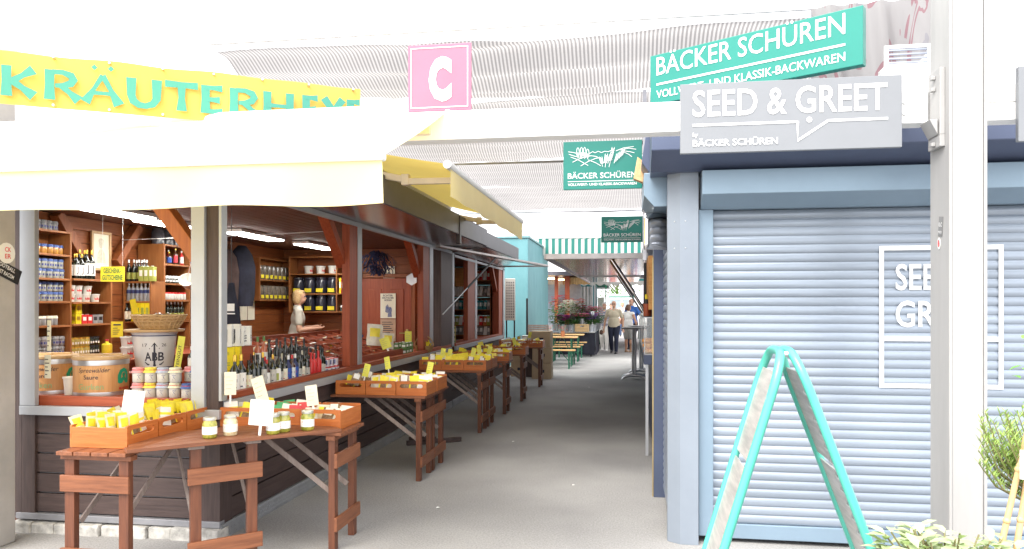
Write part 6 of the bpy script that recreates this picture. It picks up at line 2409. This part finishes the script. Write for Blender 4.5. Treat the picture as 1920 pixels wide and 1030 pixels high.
PBE, PBT = Protos(mk_bench(.25, .48, 1.0)), Protos(mk_bench(.5, .77, 1.0))
for i, y in enumerate((18.55, 20.05, 21.15, 22.55)):
    PBE.put((-2.33 + .02 * i, y, 0), 0, ['wooden beer bench with green legs nearest the crate tables', 'second wooden beer bench, between the two beer tables', 'third wooden beer bench, close behind the second', 'last wooden beer bench before the flower stand'][i], 'beer benches')
for i, y in enumerate((19.3, 21.0)):
    PBT.put((-2.33 + .06 * i, y, 0), 0, ['wooden beer table with small flower vases, nearer the crate tables', 'wooden beer table farther back by the flower stand'][i], 'beer tables')


def mk_vase():
    o = thing('flower_vase', '', 'vase')
    mb = MB(); mb.lathe([(.04, 0), (.06, .08), (.045, .14), (.05, .16)], 12)
    mb.build('pot', M_terra, o, smooth=50)
    mb = MB()
    for k in range(34):
        a_ = R.uniform(0, 6.28); q = R.uniform(0, .1)
        leaf(mb, (q * math.cos(a_), q * math.sin(a_), .17 + R.uniform(0, .12)), (math.cos(a_), math.sin(a_), .4), .05, .04, k % 3 and 1)
    mb.build('foliage', [M_basil, M_redc], o, fix=False)  # mostly red flowers, with green leaves between them
    return o


PV = Protos(mk_vase)
PV.put((-2.05, 19.45, .77), 0, 'small pot of red flowers on the nearer beer table', 'flower pots on the beer table')
PV.put((-1.72, 19.5, .77), 0, 'second small pot of red flowers, nearer the alley', 'flower pots on the beer table')
# flower stand
o = thing('flower_table', 'long flower stand table under a dark cloth', 'table', (-2.5, 23.2, 0))
part('tabletop', M_alu, o, (0, 1.45, 0, 2.6, .74, .77))
mb = MB()
vs, fs = cloth_grid(lambda u, v: (1.47, .02 + 2.56 * u, .735 - .68 * v), 40, 6, lambda u, v: (.03 * math.sin(u * 50) * v, 0, 0)); mb.add(vs, fs)
vs, fs = cloth_grid(lambda u, v: (.02 + 1.43 * u, -.012, .735 - .68 * v), 30, 6, lambda u, v: (0, .03 * math.sin(u * 30) * v, 0)); mb.add(vs, fs)
mb.build('tablecloth', mat('dark_tablecloth', (.018, .018, .03), .9), o, smooth=60)
part('leg', M_black, o, (.05, .1, .05, .1, 0, .738), (1.3, 1.35, .05, .1, 0, .738), (.05, .1, 2.45, 2.5, 0, .738), (1.3, 1.35, 2.45, 2.5, 0, .738), bevel=0)
FL = {'red': (.45, .02, .05), 'white': (.85, .84, .70), 'magenta': (.48, .02, .30), 'pink': (.75, .18, .28), 'rust': (.50, .12, .10), 'purple': (.28, .10, .40), 'wine': (.16, .01, .05), 'green': (.10, .22, .06)}
M_fgreen = mat('flower_leaf', (.03, .10, .02), .6, col2=(.08, .20, .05), scale=20, transl=.2, tcol=(.1, .3, .05))
M_bucket = mat('zinc_bucket', (.45, .47, .50), .4, .7)


def flower(x, y, z, rr, h, col, label, blooms=130, seed=1, ph=.22, pm=None):
    o = thing('potted_flower', label, 'flowers', (x, y, z))
    r = random.Random(seed)
    mb = MB(); mb.lathe([(rr * .32, 0), (rr * .42, ph), (rr * .44, ph + .01), (rr * .38, ph)], 14)
    mb.build('pot', pm or M_bucket, o, smooth=40)
    mb = MB()
    for k in range(330):
        a_ = r.uniform(0, 6.28); t = r.random(); q = 1.15 * rr * math.sqrt(r.random()) * (.4 + .7 * t)
        leaf(mb, (q * math.cos(a_), q * math.sin(a_), ph + (h - ph) * t * .9), (math.cos(a_), math.sin(a_), r.uniform(-.2, .9)), r.uniform(.07, .12), .045)
    mb.build('foliage', M_fgreen, o, fix=False)
    if col != 'green':
        mb = MB()
        for k in range(blooms):
            a_ = r.uniform(0, 6.28); t = r.uniform(.45, 1.05); q = rr * math.sqrt(r.random()) * 1.05
            c = Vector((q * math.cos(a_), q * math.sin(a_), ph + (h - ph) * t))
            for p in range(6):
                b_ = p * 1.047 + r.random()
                leaf(mb, c, (math.cos(b_), math.sin(b_), .5), r.uniform(.05, .075), .055, droop=.5)
        mb.build('blossom', mat('bloom_' + col, FL[col], .6, var=.3, scale=30, transl=.2, tcol=FL[col]), o, fix=False)
    return o


for i, (x, y, z, rr, h, col, lab) in enumerate((
        (-2.3, 23.35, .77, .32, .75, 'green', 'bushy dark green pot plant beside the turquoise wall'), (-1.92, 23.5, .77, .27, .95, 'white', 'tall white and pale yellow bouquet in the flower stand'),
        (-2.0, 23.25, .77, .22, .5, 'magenta', 'magenta bunch in a zinc bucket at the flower stand front'), (-2.25, 24.3, .77, .3, 1.1, 'red', 'tall dark red bunch at the back of the flower stand'),
        (-1.7, 24.2, .77, .3, 1.0, 'rust', 'rust pink bunch high in the middle of the flower stand'), (-1.45, 24.0, .77, .34, .8, 'wine', 'wine red leafy bunch in the middle of the flower stand'),
        (-1.5, 23.25, .95, .26, .38, 'pink', 'pink flowers growing over the wooden flower crate'), (-1.2, 23.5, .77, .26, .55, 'purple', 'purple bunch at the alley side of the flower stand'),
        (-1.15, 24.4, .77, .27, .75, 'pink', 'pink bunch with small card behind the purple one'), (-1.05, 25.1, .77, .3, .5, 'green', 'feathery green plant at the far end of the flower stand'),
        (-1.7, 23.2, .77, .2, .4, 'green', 'small green plant between magenta and pink flowers'))):
    flower(x, y, z, rr, h, col, lab, seed=i + 3)
o = thing('flower_crate', 'pale wooden crate with hand slot in front of the flower stand', 'crate', (-1.65, 22.98, .77))
plate('end_panel', [(0, 0), (.42, 0), (.42, .24), (0, .24)], [stadium(.15, .27, .16, .19)], 'y', 0, .015, M_pine['x'], o)
part('side_panel', M_pine['y'], o, (0, .015, .016, .2, 0, .24), (.405, .42, .016, .2, 0, .24), bevel=0)
mb = MB()
for i in range(5):
    mb.box(-.0, .42, -.004, -.001, .045 * i + .02, .045 * i + .024)
mb.build('slat_groove', M_brown['x'], o)
o = thing('price_card', 'white price card sticking out of the pink flowers', 'price card', (-1.18, 23.35, 1.28))
part('card', M_paper, o, (0, .1, 0, .004, 0, .12), bevel=0); part('holder', M_paper, o, (.045, .055, .0042, .008, -.3, .05), bevel=0)
a = Art(); a.text('3', .035, .035, .035, .055, .02); a.build('lettering', M_dtext, o)
# wooden garden screen behind the crate tables
o = thing('garden_screen', 'low grey slatted screen standing right behind the last crate table', 'screen', (-2.38, 17.3, 0))
mb = MB()
for i in range(5):
    mb.box(0, .52, 0, .03, .92 + i * .045, .957 + i * .045)
mb.build('slat', M_greywood, o); part('post', M_greywood, o, (0, .05, .032, .07, 0, 1.14), (.47, .52, .032, .07, 0, 1.14), bevel=0)

# lit kiosk beyond the turquoise building
o = thing('lit_kiosk', 'brown kiosk with warm tube lights behind the flowers', 'kiosk', (-3.2, 26.0, 0))
M_warm = mat('warm_tube', (1, .62, .25), .5, var=.02, emit=6)
part('wall', mat('kiosk_grey', (.30, .30, .32), .5), o, (0, 1.5, .5, .6, .02, 2.6), bevel=0)
part('post', M_red['z'], o, (.62, .74, 0, .12, 0, 2.6), bevel=0)
part('post', M_red['z'], o, (.98, 1.14, 0, .12, 0, 2.6), bevel=0)
part('roof', M_fascia, o, (-.3, 1.6, -.5, .7, 2.61, 2.75))
part('tube_lamp', M_warm, o, (.35, .62, .1, .16, 2.50, 2.55), (.75, .97, .1, .16, 2.46, 2.51), bevel=0)
mb = MB()
for i in range(24):
    mb.box(.05, .6, .485, .499, .9 + i * .06, .945 + i * .06); mb.box(.75, .97, .485, .499, .9 + i * .06, .945 + i * .06)
mb.build('shutter_slat', M_slat, o)
o = thing('curtain_stall', 'stall with pale upright curtain strips and ochre fringe awning', 'stall', (-2.05, 26.6, 0))
mb = MB()
vs, fs = cloth_grid(lambda u, v: (.75 * u, 0, 2.25 - 2.2 * v), 60, 2, lambda u, v: (0, .05 * math.sin(u * 38), 0)); mb.add(vs, fs)
mb.build('curtain', mat('pale_curtain', (.62, .62, .60), .7, col2=(.35, .36, .38), scale=6, stretch=(4, 1, .1)), o, smooth=60)
mb = MB()
vs, fs = cloth_grid(lambda u, v: (-.25 + .95 * u, -.5 + .3 * v * 0, 2.55 - .25 * v), 40, 3, lambda u, v: (0, .02 * math.sin(u * 60) * v, .03 * abs(math.sin(u * 12)) * v)); mb.add(vs, fs)
vs, fs = cloth_grid(lambda u, v: (-.25 + .95 * u, -.5 + .6 * v, 2.552 + .2 * v), 8, 3, lambda u, v: (0, 0, 0)); mb.add(vs, fs)
mb.build('fringe_awning', mat('ochre_cloth', (.42, .24, .10), .8, col2=(.55, .36, .16), scale=4, stretch=(8, 1, .2)), o, smooth=60)
part('post', M_alu, o, (-.03, 0, -.05, 0, 0, 2.6), (.752, .78, -.05, 0, 0, 2.6), bevel=0)
o = thing('teal_stall', 'dark turquoise stall wall with upright white lettering', 'stall', (-1.69, 27.4, 0))
part('wall', mat('dark_teal', (.01, .17, .20), .5), o, (-.5, .43, 0, 2.5, .02, 2.35), bevel=.01)
a = Art(); a.text('nning', .14, 1.12, 1.0, .10, .02, rot=True); a.text('service', .33, 1.2, .6, .05, .02, rot=True)
a.build('lettering', M_ltext, o)
o = thing('green_window_stall', 'stall with bright green window frame and sill farther down', 'stall', (-1.36, 30.0, 0))
M_bg = mat('bright_green', (.02, .36, .16), .5)
part('frame', M_bg, o, (0, .05, 0, .06, 1.0, 2.4), (.42, .46, 0, .06, 1.0, 2.4), bevel=0)
part('sill', M_bg, o, (0, .6, -.1, .2, .9, 1.05), bevel=0)
part('pane', M_glass, o, (.051, .419, .02, .03, 1.06, 2.3), bevel=0)
part('body', mat('stall_green', (.02, .10, .07), .6), o, (-.6, .5, .25, 3.0, .02, .9), (-.6, .5, .25, 3.0, 2.3, 2.5), (-.6, -.5, .25, 3, .9, 2.3), bevel=0)
part('goods_board', M_cream, o, (.1, .35, .3, .35, 1.1, 1.9), bevel=0)
o = thing('scalloped_awning', 'cream awning with scalloped edge and teal stripe far down the alley', 'awning', (-1.75, 27.0, 0))
mb = MB()
n = 90
for i in range(n):
    u0, u1 = i / n * 2.7, (i + 1) / n * 2.7
    f = lambda u: 2.36 - .07 * abs(math.sin(u * 11))
    mb.quad((u0, 0, f(u0)), (u1, 0, f(u1)), (u1, 0, 2.46), (u0, 0, 2.46), 0)
    mb.quad((u0, 0, 2.461), (u1, 0, 2.461), (u1, .0, 2.53), (u0, 0, 2.53), 1)
mb.build('valance', [M_str_w, mat('teal_stripe', (.02, .25, .25), .7)], o, fix=False)
mb = MB(); mb.quad((0, 0, 2.533), (2.7, 0, 2.533), (2.7, 2.2, 2.75), (0, 2.2, 2.75))
mb.build('canopy_cloth', M_str_w, o)
part('support_post', M_alu, o, (.5, .54, .02, .06, 0, 2.5), (2.66, 2.7, .02, .06, 0, 2.5), bevel=0)
o = thing('pink_stall', 'stall with mauve post and pink white wall at the alley end', 'stall', (.5, 27.6, 0))
part('post', mat('mauve', (.30, .16, .30), .6), o, (0, .16, 0, .2, 0, 2.6), bevel=0)
part('post', mat('hot_pink', (.70, .12, .30), .6), o, (.17, .24, 0.02, .2, 0, 2.6), bevel=0)
part('wall', mat('pink_wall', (.75, .62, .66), .7), o, (.25, 3.0, .05, 8.0, .02, 2.6), bevel=0)
part('roof', M_fascia, o, (-.1, 3.1, -.1, 8.1, 2.61, 2.7), bevel=0)

# market van and tree at the end of the alley
o = thing('white_van', 'white market van parked at the far end of the alley', 'van', (-.45, 46.0, 0))
mb = MB(); mb.prism([(-.95, .35), (.95, .35), (.98, 1.1), (.90, 2.1), (.80, 2.25), (-.80, 2.25), (-.90, 2.1), (-.98, 1.1)], 'y', 0, 4.6)
mb.build('body', M_white, o, bevel=.05)
mb = MB(); mb.box(-.74, -.04, -.012, -.002, 1.3, 1.95); mb.box(.04, .74, -.012, -.002, 1.3, 1.95)
mb.build('rear_window', mat('van_glass', (.25, .30, .32), .1), o)
mb = MB(); mb.box(-.84, .84, -.02, -.002, 2.05, 2.14)
mb.build('roof_stripe', mat('van_green', (.04, .16, .12), .5), o)
for x in (-.88, .88):
    for y in (.8, 3.7):
        mb = MB(); mb.tube([(x - .1, y, .33), (x + .1, y, .33)], .33, 18)
        mb.build('wheel', M_black, o)
part('number_plate', M_paper, o, (-.26, .26, -.02, -.008, .62, .73), bevel=0)
for x in (-.93, .80):
    part('tail_light', M_redc, o, (x, x + .12, -.015, -.003, .9, 1.2), bevel=0)
r_ = random.Random(11)


def tree(x, y, h, cr, lab, seed):
    r = random.Random(seed)
    o = thing('broadleaf_tree', lab, 'tree', (x, y, 0))
    mb = MB(); mb.tube([(0, 0, 0), (.05, 0, h * .3), (0, .05, h * .6), (.1, 0, h * .85)], [.16, .12, .08, .03], 8)
    for k in range(7):
        a_ = r.uniform(0, 6.28)
        mb.tube([(0, 0, h * (.3 + .06 * k)), (cr * .4 * math.cos(a_), cr * .4 * math.sin(a_), h * (.45 + .06 * k)), (cr * .8 * math.cos(a_), cr * .8 * math.sin(a_), h * (.52 + .06 * k))], [.06, .04, .015], 6)
    mb.build('trunk', mat('bark', (.12, .09, .06), .9, bump=.4), o, smooth=60)
    mb = MB()
    cl = [(r.gauss(0, cr * .42), r.gauss(0, cr * .42), h * r.uniform(.35, 1.0)) for _ in range(26)]
    for c in cl:
        for k in range(60):
            d = Vector((r.gauss(0, 1), r.gauss(0, 1), r.gauss(0, .8))) * cr * .17
            leaf(mb, Vector(c) + d, (r.uniform(-1, 1), r.uniform(-1, 1), r.uniform(-.6, .8)), r.uniform(.16, .26), r.uniform(.09, .14))
    mb.build('crown', mat('tree_leaf', (.05, .13, .02), .6, col2=(.12, .26, .05), scale=3, transl=.3, tcol=(.2, .4, .05)), o, fix=False)


tree(-1.0, 62, 5.2, 2.0, 'pale green leafy tree rising behind the white van', 3)

# standing tables
M_tabgrey = mat('table_grey', (.50, .47, .47), .4, var=.05)


def mk_stand():
    o = thing('standing_table', '', 'table')
    mb = MB(); mb.box(-.30, .30, -.30, .30, 1.085, 1.12)
    mb.build('tabletop', M_tabgrey, o, bevel=.012)
    for x in (-.03, .03):
        mb = MB(); mb.tube([(x, 0, .05), (x, 0, 1.084)], .028, 12)
        mb.build('column', M_alu, o, smooth=50)
    for s in (-.13, .13):
        mb = MB()
        mb.tube([(-.30, s * 1.6, .015), (-.24, s * 1.5, .06), (-.12, s * 1.2, .09), (0, s, .10), (.12, s * 1.2, .09), (.24, s * 1.5, .06), (.30, s * 1.6, .015)], [.015, .028, .032, .034, .032, .028, .015], 8)
        mb.build('foot', M_alu, o, smooth=60)
    mb = MB(); mb.box(-.06, .06, -.12, .12, .06, .10); mb.build('foot_plate', M_alu, o, bevel=.01)
    return o


PST = Protos(mk_stand)
PST.put((.10, 16.25, 0), 0, 'grey standing table with arched metal feet nearest the viewer', 'standing tables', (.9, 1, 1))
PST.put((.27, 17.5, 0), .1, 'second grey standing table right behind the first', 'standing tables', (.9, 1, 1))
# scraps on the asphalt
for i, (x, y) in enumerate(((-1.35, 8.6), (-.78, 14.5), (-.95, 17.2), (-.5, 6.6), (-1.5, 5.7))):
    mb = MB(); mb.add([(0, 0, .005), (.03, .006, .010), (.027, .024, .006), (.003, .021, .011)], [(0, 1, 2, 3)])
    o = mb.build('paper_scrap', M_paper, loc=(x, y, 0)); tag(o, ['tiny white paper scrap beside the second table group', 'tiny white scrap on the asphalt near the beer benches', 'tiny white scrap farthest down the alley', 'tiny white scrap in the open middle of the asphalt', 'tiny white scrap near the corner table legs'][i], 'scrap')
# ------------------------------------------------------------------ people
def remesh(mb, name, m, parent, vox, smooth=6):
    o = mb.build(name, m, parent, fix=False)
    r = o.modifiers.new('remesh', 'REMESH')
    r.mode = 'VOXEL'; r.voxel_size = vox; r.use_smooth_shade = True
    s = o.modifiers.new('smooth', 'SMOOTH'); s.iterations = smooth; s.factor = .5
    return o


SKIN = mat('skin', (.56, .31, .21), .55, var=.06, scale=20)
SKIN2 = mat('tanned_skin', (.46, .24, .15), .55, var=.06, scale=20)


def person(label, loc, rz, H=1.72, top=None, sleeve='short', trousers=None, legs='long', hair=None, style='short', shoes=None, build_=1.0, skin=SKIN, group=None,
           lh=(-.20, .03, .45), rh=(.20, .03, .45), le=(-.19, -.03, .63), re=(.19, -.03, .63), la=(-.055, 0, .045), ra=(.055, 0, .045), lk=(-.055, .015, .285), rk=(.055, .015, .285),
           turn=0.0, lean=0.0, vox=.013, extra=None):
    """local: faces +Y, coordinates in units of the height"""
    o = thing('person', label, 'person', loc, rz, group)
    S = lambda p: Vector(p) * H
    b = build_
    L = lambda p: Vector((p[0], p[1] + lean * max(0, p[2] - .52), p[2]))
    hip, waist, chest, neck, head = (0, 0, .53), L((0, 0, .62)), L((0, .005, .735)), L((0, -.005, .855)), L((0, .01, .932))
    sl, sr = L((-.098 * b, 0, .805)), L((.098 * b, 0, .805))
    mb = MB()
    mb.ball(S(hip), (.085 * H * b, .062 * H * b, .065 * H), 16, 10)
    mb.ball(S(waist), (.075 * H * b, .055 * H * b, .07 * H), 16, 10)
    mb.ball(S(chest), (.09 * H * b, .06 * H * b, .085 * H), 16, 10)
    mb.cap(S(sl), S(sr), .036 * H, .036 * H)
    mb.cap(S(chest) + Vector((0, 0, .05 * H)), S(neck), .05 * H, .031 * H)
    mb.cap(S(neck), S(head) - Vector((0, 0, .02 * H)), .031 * H, .03 * H)
    # head, turned on the neck
    T = Matrix.Rotation(turn, 3, 'Z')
    hc = S(head)
    hd = lambda p: hc + T @ Vector(p) * H
    mb.ball(hc + T @ Vector((0, -.004, .012)) * H, (.043 * H, .053 * H, .052 * H), 16, 12, M=T)
    mb.ball(hd((0, .010, -.022)), (.034 * H, .038 * H, .040 * H), 14, 10, M=T)
    mb.cap(hd((0, .045, .004)), hd((0, .0535, -.013)), .006 * H, .0085 * H, n=8)       # nose
    mb.cap(hd((-.012, .042, -.034)), hd((.012, .042, -.034)), .008 * H, .008 * H, n=8)   # lips
    for s in (-1, 1):
        mb.ball(hd((s * .044, -.006, -.003)), (.007 * H, .011 * H, .017 * H), 8, 6, M=T)
    # arms
    for sh, e, h_, s in ((sl, le, lh, -1), (sr, re, rh, 1)):
        e, h_ = L(e), L(h_)
        mb.cap(S(sh), S(e), .030 * H, .023 * H)
        mb.cap(S(e), S(h_), .023 * H, .016 * H)
        d = (S(h_) - S(e)).normalized()
        p = S(h_) + d * .022 * H
        mb.cap(S(h_), p + d * .01 * H, .015 * H, .018 * H, n=8)
        u = d.cross(Vector((0, 1, 0)) if abs(d.y) < .8 else Vector((0, 0, 1))).normalized()
        v = u.cross(d)
        for k in range(4):
            q = p + u * (k - 1.5) * .0095 * H + d * .015 * H
            ln = (.036, .042, .040, .031)[k] * H
            mb.tube([q, q + d * ln * .55 + v * .004 * H, q + d * ln + v * .014 * H], [.0058 * H, .0052 * H, .004 * H], 6)
        mb.tube([p - u * .016 * H, p - u * .026 * H + d * .018 * H, p - u * .022 * H + d * .034 * H], [.0065 * H, .006 * H, .0045 * H], 6)
    # legs
    for hx, k_, a_ in ((-.05, lk, la), (.05, rk, ra)):
        mb.cap(S((hx, 0, .50)), S(k_), .056 * H * b, .036 * H)
        mb.cap(S(k_), S(a_), .036 * H, .022 * H)
        km = (S(k_) + S(a_)) / 2 + Vector((0, -.012 * H, .04 * H))
        mb.ball(km, (.033 * H, .035 * H, .07 * H), 12, 8)
        mb.cap(S(a_) + Vector((0, -.01 * H, -.022 * H)), S(a_) + Vector((0, .075 * H, -.03 * H)), .022 * H, .016 * H, n=8)
    remesh(mb, 'body', skin, o, vox * .8)
    # eyes
    for s in (-1, 1):
        mb = MB(); mb.ball(hd((s * .017, .044, .005)), .0065 * H, 8, 6)
        mb.build('eye', M_dtext, o, smooth=80)
    # top
    if top:
        mb = MB()
        hem = .50 if sleeve != 'tucked' else .55
        mb.ball(S(waist) + Vector((0, 0, .0)), (.096 * H * b, .074 * H * b, .11 * H), 16, 10)
        mb.ball(S(chest), (.098 * H * b, .068 * H * b, .092 * H), 16, 10)
        mb.cap(S(sl), S(sr), .040 * H, .040 * H)
        mb.tube([S((0, 0, hem)), S((0, 0, .56)), S((0, 0, .62))], [.1 * H * b, .1 * H * b, .097 * H * b], 16)
        for q in range(-48, 0):
            mb.v[q] = (mb.v[q][0], mb.v[q][1] * .76, mb.v[q][2])
        if sleeve in ('short', 'long', 'tucked'):
            for sh, e, h_ in ((sl, le, lh), (sr, re, rh)):
                e, h_ = L(e), L(h_)
                q = S(sh).lerp(S(e), .62)
                if sleeve == 'long':
                    mb.cap(S(sh), S(e), .037 * H, .031 * H); mb.cap(S(e), S(e).lerp(S(h_), .85), .031 * H, .025 * H)
                else:
                    mb.cap(S(sh), q, .036 * H, .035 * H)
        mb.cap(S(neck) - Vector((0, 0, .03 * H)), S(neck) - Vector((0, 0, .012 * H)), .042 * H, .037 * H)
        remesh(mb, 'shirt', top, o, vox)
    if trousers:
        mb = MB()
        mb.ball(S(hip) + Vector((0, 0, .01 * H)), (.088 * H * b, .066 * H * b, .055 * H), 16, 10)
        f = 1.0 if legs == 'long' else 0.0
        if legs == 'skirt':
            n = 20
            mb.tube([S((0, 0, .55)), S((0, 0, .45)), S((0, .01, .30))], [.085 * H * b, .1 * H * b, .115 * H * b], n)
        else:
            for hx, k_, a_ in ((-.05, lk, la), (.05, rk, ra)):
                if legs == 'long':
                    mb.cap(S((hx, 0, .50)), S(k_), .064 * H * b, .045 * H)
                    mb.cap(S(k_), S(a_) + Vector((0, 0, .0)), .045 * H, .034 * H)
                else:
                    mb.cap(S((hx, 0, .50)), S((hx, 0, .50)).lerp(S(k_), .9), .066 * H * b, .054 * H)
        remesh(mb, 'skirt' if legs == 'skirt' else 'trousers', trousers, o, vox)
    for a_, s in ((la, -1), (ra, 1)):
        mb = MB()
        A = S(a_)
        mb.cap(A + Vector((0, -.012 * H, -.022 * H)), A + Vector((0, .08 * H, -.029 * H)), .026 * H, .019 * H, n=10)
        mb.box(A.x - .024 * H, A.x + .024 * H, A.y - .035 * H, A.y + .098 * H, A.z - .0455 * H, A.z - .034 * H)
        remesh(mb, 'shoe', shoes or M_black, o, .009, 3)
    if hair:
        mb = MB()
        up = .015 if style != 'bald' else -.004
        if style == 'bald':
            for s in (-1, 1):
                mb.ball(hd((s * .036, -.020, -.004)), (.011 * H, .026 * H, .022 * H), 10, 8, M=T)
            mb.ball(hd((0, -.046, -.008)), (.034 * H, .014 * H, .022 * H), 10, 8, M=T)
        else:
            mb.ball(hd((0, -.012, .020)), (.048 * H, .054 * H, .050 * H), 16, 12, M=T)
            mb.ball(hd((0, .024, .046)), (.034 * H, .024 * H, .016 * H), 12, 8, M=T)
            for s in (-1, 1):
                mb.ball(hd((s * .040, -.016, -.002 if style == 'short' else -.018)), (.012 * H, .028 * H, (.028 if style == 'short' else .048) * H), 12, 8, M=T)
            if style in ('bob', 'tail'):
                mb.ball(hd((0, -.042, -.016)), (.042 * H, .022 * H, .045 * H), 12, 8, M=T)
            if style == 'tail':
                mb.tube([hd((0, -.055, .01)), hd((0, -.082, -.01)), hd((0, -.075, -.065))], [.014 * H, .017 * H, .006 * H], 8)
        remesh(mb, 'hair', hair, o, .009, 3)
    if extra:
        extra(o, S, L)
    return o


H_blond = mat('blond_hair', (.38, .23, .09), .6, col2=(.58, .40, .2), scale=60)
H_grey = mat('grey_hair', (.50, .49, .47), .7, var=.2, scale=60)
H_brown = mat('brown_hair', (.12, .06, .035), .6, var=.25, scale=60)
C_white = mat('white_cotton', (.80, .79, .76), .8, var=.05)
C_beige = mat('beige_cotton', (.50, .43, .32), .85, var=.08)
C_navy = mat('navy_cotton', (.015, .018, .04), .85, var=.2)
C_jean = mat('denim', (.05, .08, .16), .85, var=.2)
C_blue = mat('blue_cotton', (.04, .14, .45), .8, var=.1)
C_grey = mat('grey_cotton', (.34, .33, .31), .85, var=.1)
C_str = mat('striped_cotton', (.16, .16, .22), .8, col2=(.55, .54, .56), scale=16, stretch=(.1, .1, 3), detail=0, lo=.48, hi=.52)
C_lt = mat('light_trouser', (.68, .66, .62), .85, var=.06)
C_shoe = mat('white_shoe', (.75, .74, .72), .6)
C_sand = mat('sandal', (.30, .18, .10), .6)

person('woman seller with blond bob and white T-shirt behind the herb stall counter', (-4.93, 10.55, .15), rad(-62), 1.68, mat('cream_cotton', (.52, .49, .42), .85, var=.06), 'tucked', C_jean, 'long', H_blond, 'bob', M_black, .95,
       lh=(-.06, .15, .665), le=(-.135, .0, .645), rh=(.07, .17, .655), re=(.14, .01, .64), turn=rad(-8), lean=.05)


def bag(o, S, L):
    mb = MB(); mb.ball(S((.235, .04, .40)), (.035 * 1.7, .06 * 1.7, .05 * 1.7), 12, 8)
    mb.tube([S((.225, .03, .44)), S((.215, .04, .5))], .008, 6)
    mb.build('hand_bag', mat('bag_brown', (.10, .05, .03), .6), o, smooth=60)


def glasses(o, S, L):
    mb = MB()
    for s in (-1, 1):
        mb.tube([S((s * .018 + .014 * math.cos(t * .628), .058, .938 + .011 * math.sin(t * .628))) for t in range(11)], .0025, 5)
    mb.build('spectacles', M_black, o)


def gl_bag(o, S, L):
    glasses(o, S, L)
    bag(o, S, L)


person('older man in beige polo shirt and navy trousers walking up the alley', (-.50, 24.8, 0), rad(172), 1.74, C_beige, 'short', C_navy, 'long', H_grey, 'bald', M_black, 1.15, group=None,
       la=(-.05, .06, .05), lk=(-.055, .06, .285), ra=(.055, -.10, .06), rk=(.055, .01, .285), turn=rad(35), rh=(.19, .02, .45), lh=(-.18, .05, .46), le=(-.165, -.03, .63), re=(.17, -.03, .63), extra=gl_bag)
person('person in striped top and white trousers walking behind the man in beige', (-.86, 26.3, 0), rad(176), 1.70, C_str, 'short', C_lt, 'long', H_grey, 'short', C_shoe, 1.05,
       la=(-.05, .08, .05), ra=(.05, -.08, .06), lk=(-.05, .06, .285), extra=glasses)
person('woman in white sleeveless top and grey shorts standing with her back half turned', (-.03, 25.6, 0), rad(-28), 1.62, C_white, 'none', C_grey, 'short', H_brown, 'tail', C_sand, 1.05, skin=SKIN2,
       lh=(-.12, .10, .53), le=(-.17, -.02, .62), rh=(.12, .12, .55), turn=rad(-25))


def pack(o, S, L):
    mb = MB(); mb.ball(S((0, -.1, .72)), (.085 * 1.75, .05 * 1.75, .12 * 1.75), 14, 10)
    for s in (-1, 1):
        mb.tube([S((s * .06, -.06, .82)), S((s * .065, .03, .84)), S((s * .07, .07, .74)), S((s * .065, -.04, .64))], .018, 6)
    mb.build('backpack', mat('dark_cloth', (.02, .022, .04), .9), o, smooth=60)


person('tall balding man in blue shirt with dark backpack, looking down', (.10, 27.3, 0), rad(150), 1.83, C_blue, 'short', C_navy, 'long', H_brown, 'bald', M_black, 1.15, turn=rad(-10), lean=.06, extra=pack)
person('woman in loose white blouse and grey skirt at the bakery counter', (.46, 24.7, 0), rad(-80), 1.66, C_white, 'long', C_grey, 'skirt', H_brown, 'short', C_sand, 1.15, skin=SKIN2,
       lh=(-.13, .12, .58), rh=(.13, .14, .60), le=(-.2, -.03, .64), re=(.2, -.03, .64))
far = [(-.75, 37, 'distant person in red top beyond the walkers', mat('cloth_red', (.45, .06, .06), .8)), (-.35, 38.5, 'distant person in cream top by the white van', C_white), (.05, 40, 'distant person in orange top by the white van', mat('cloth_orange', (.60, .25, .08), .8)), (-1.0, 41, 'distant person in dark jacket before the van', C_navy)]
for i, (x, y, lab, m) in enumerate(far):
    person(lab, (x, y, 0), rad(160 + 20 * i), 1.68 + .04 * (i % 3), m, 'short', C_jean, 'long', [H_brown, H_blond, H_grey, H_brown][i], 'short', M_black, vox=.02)
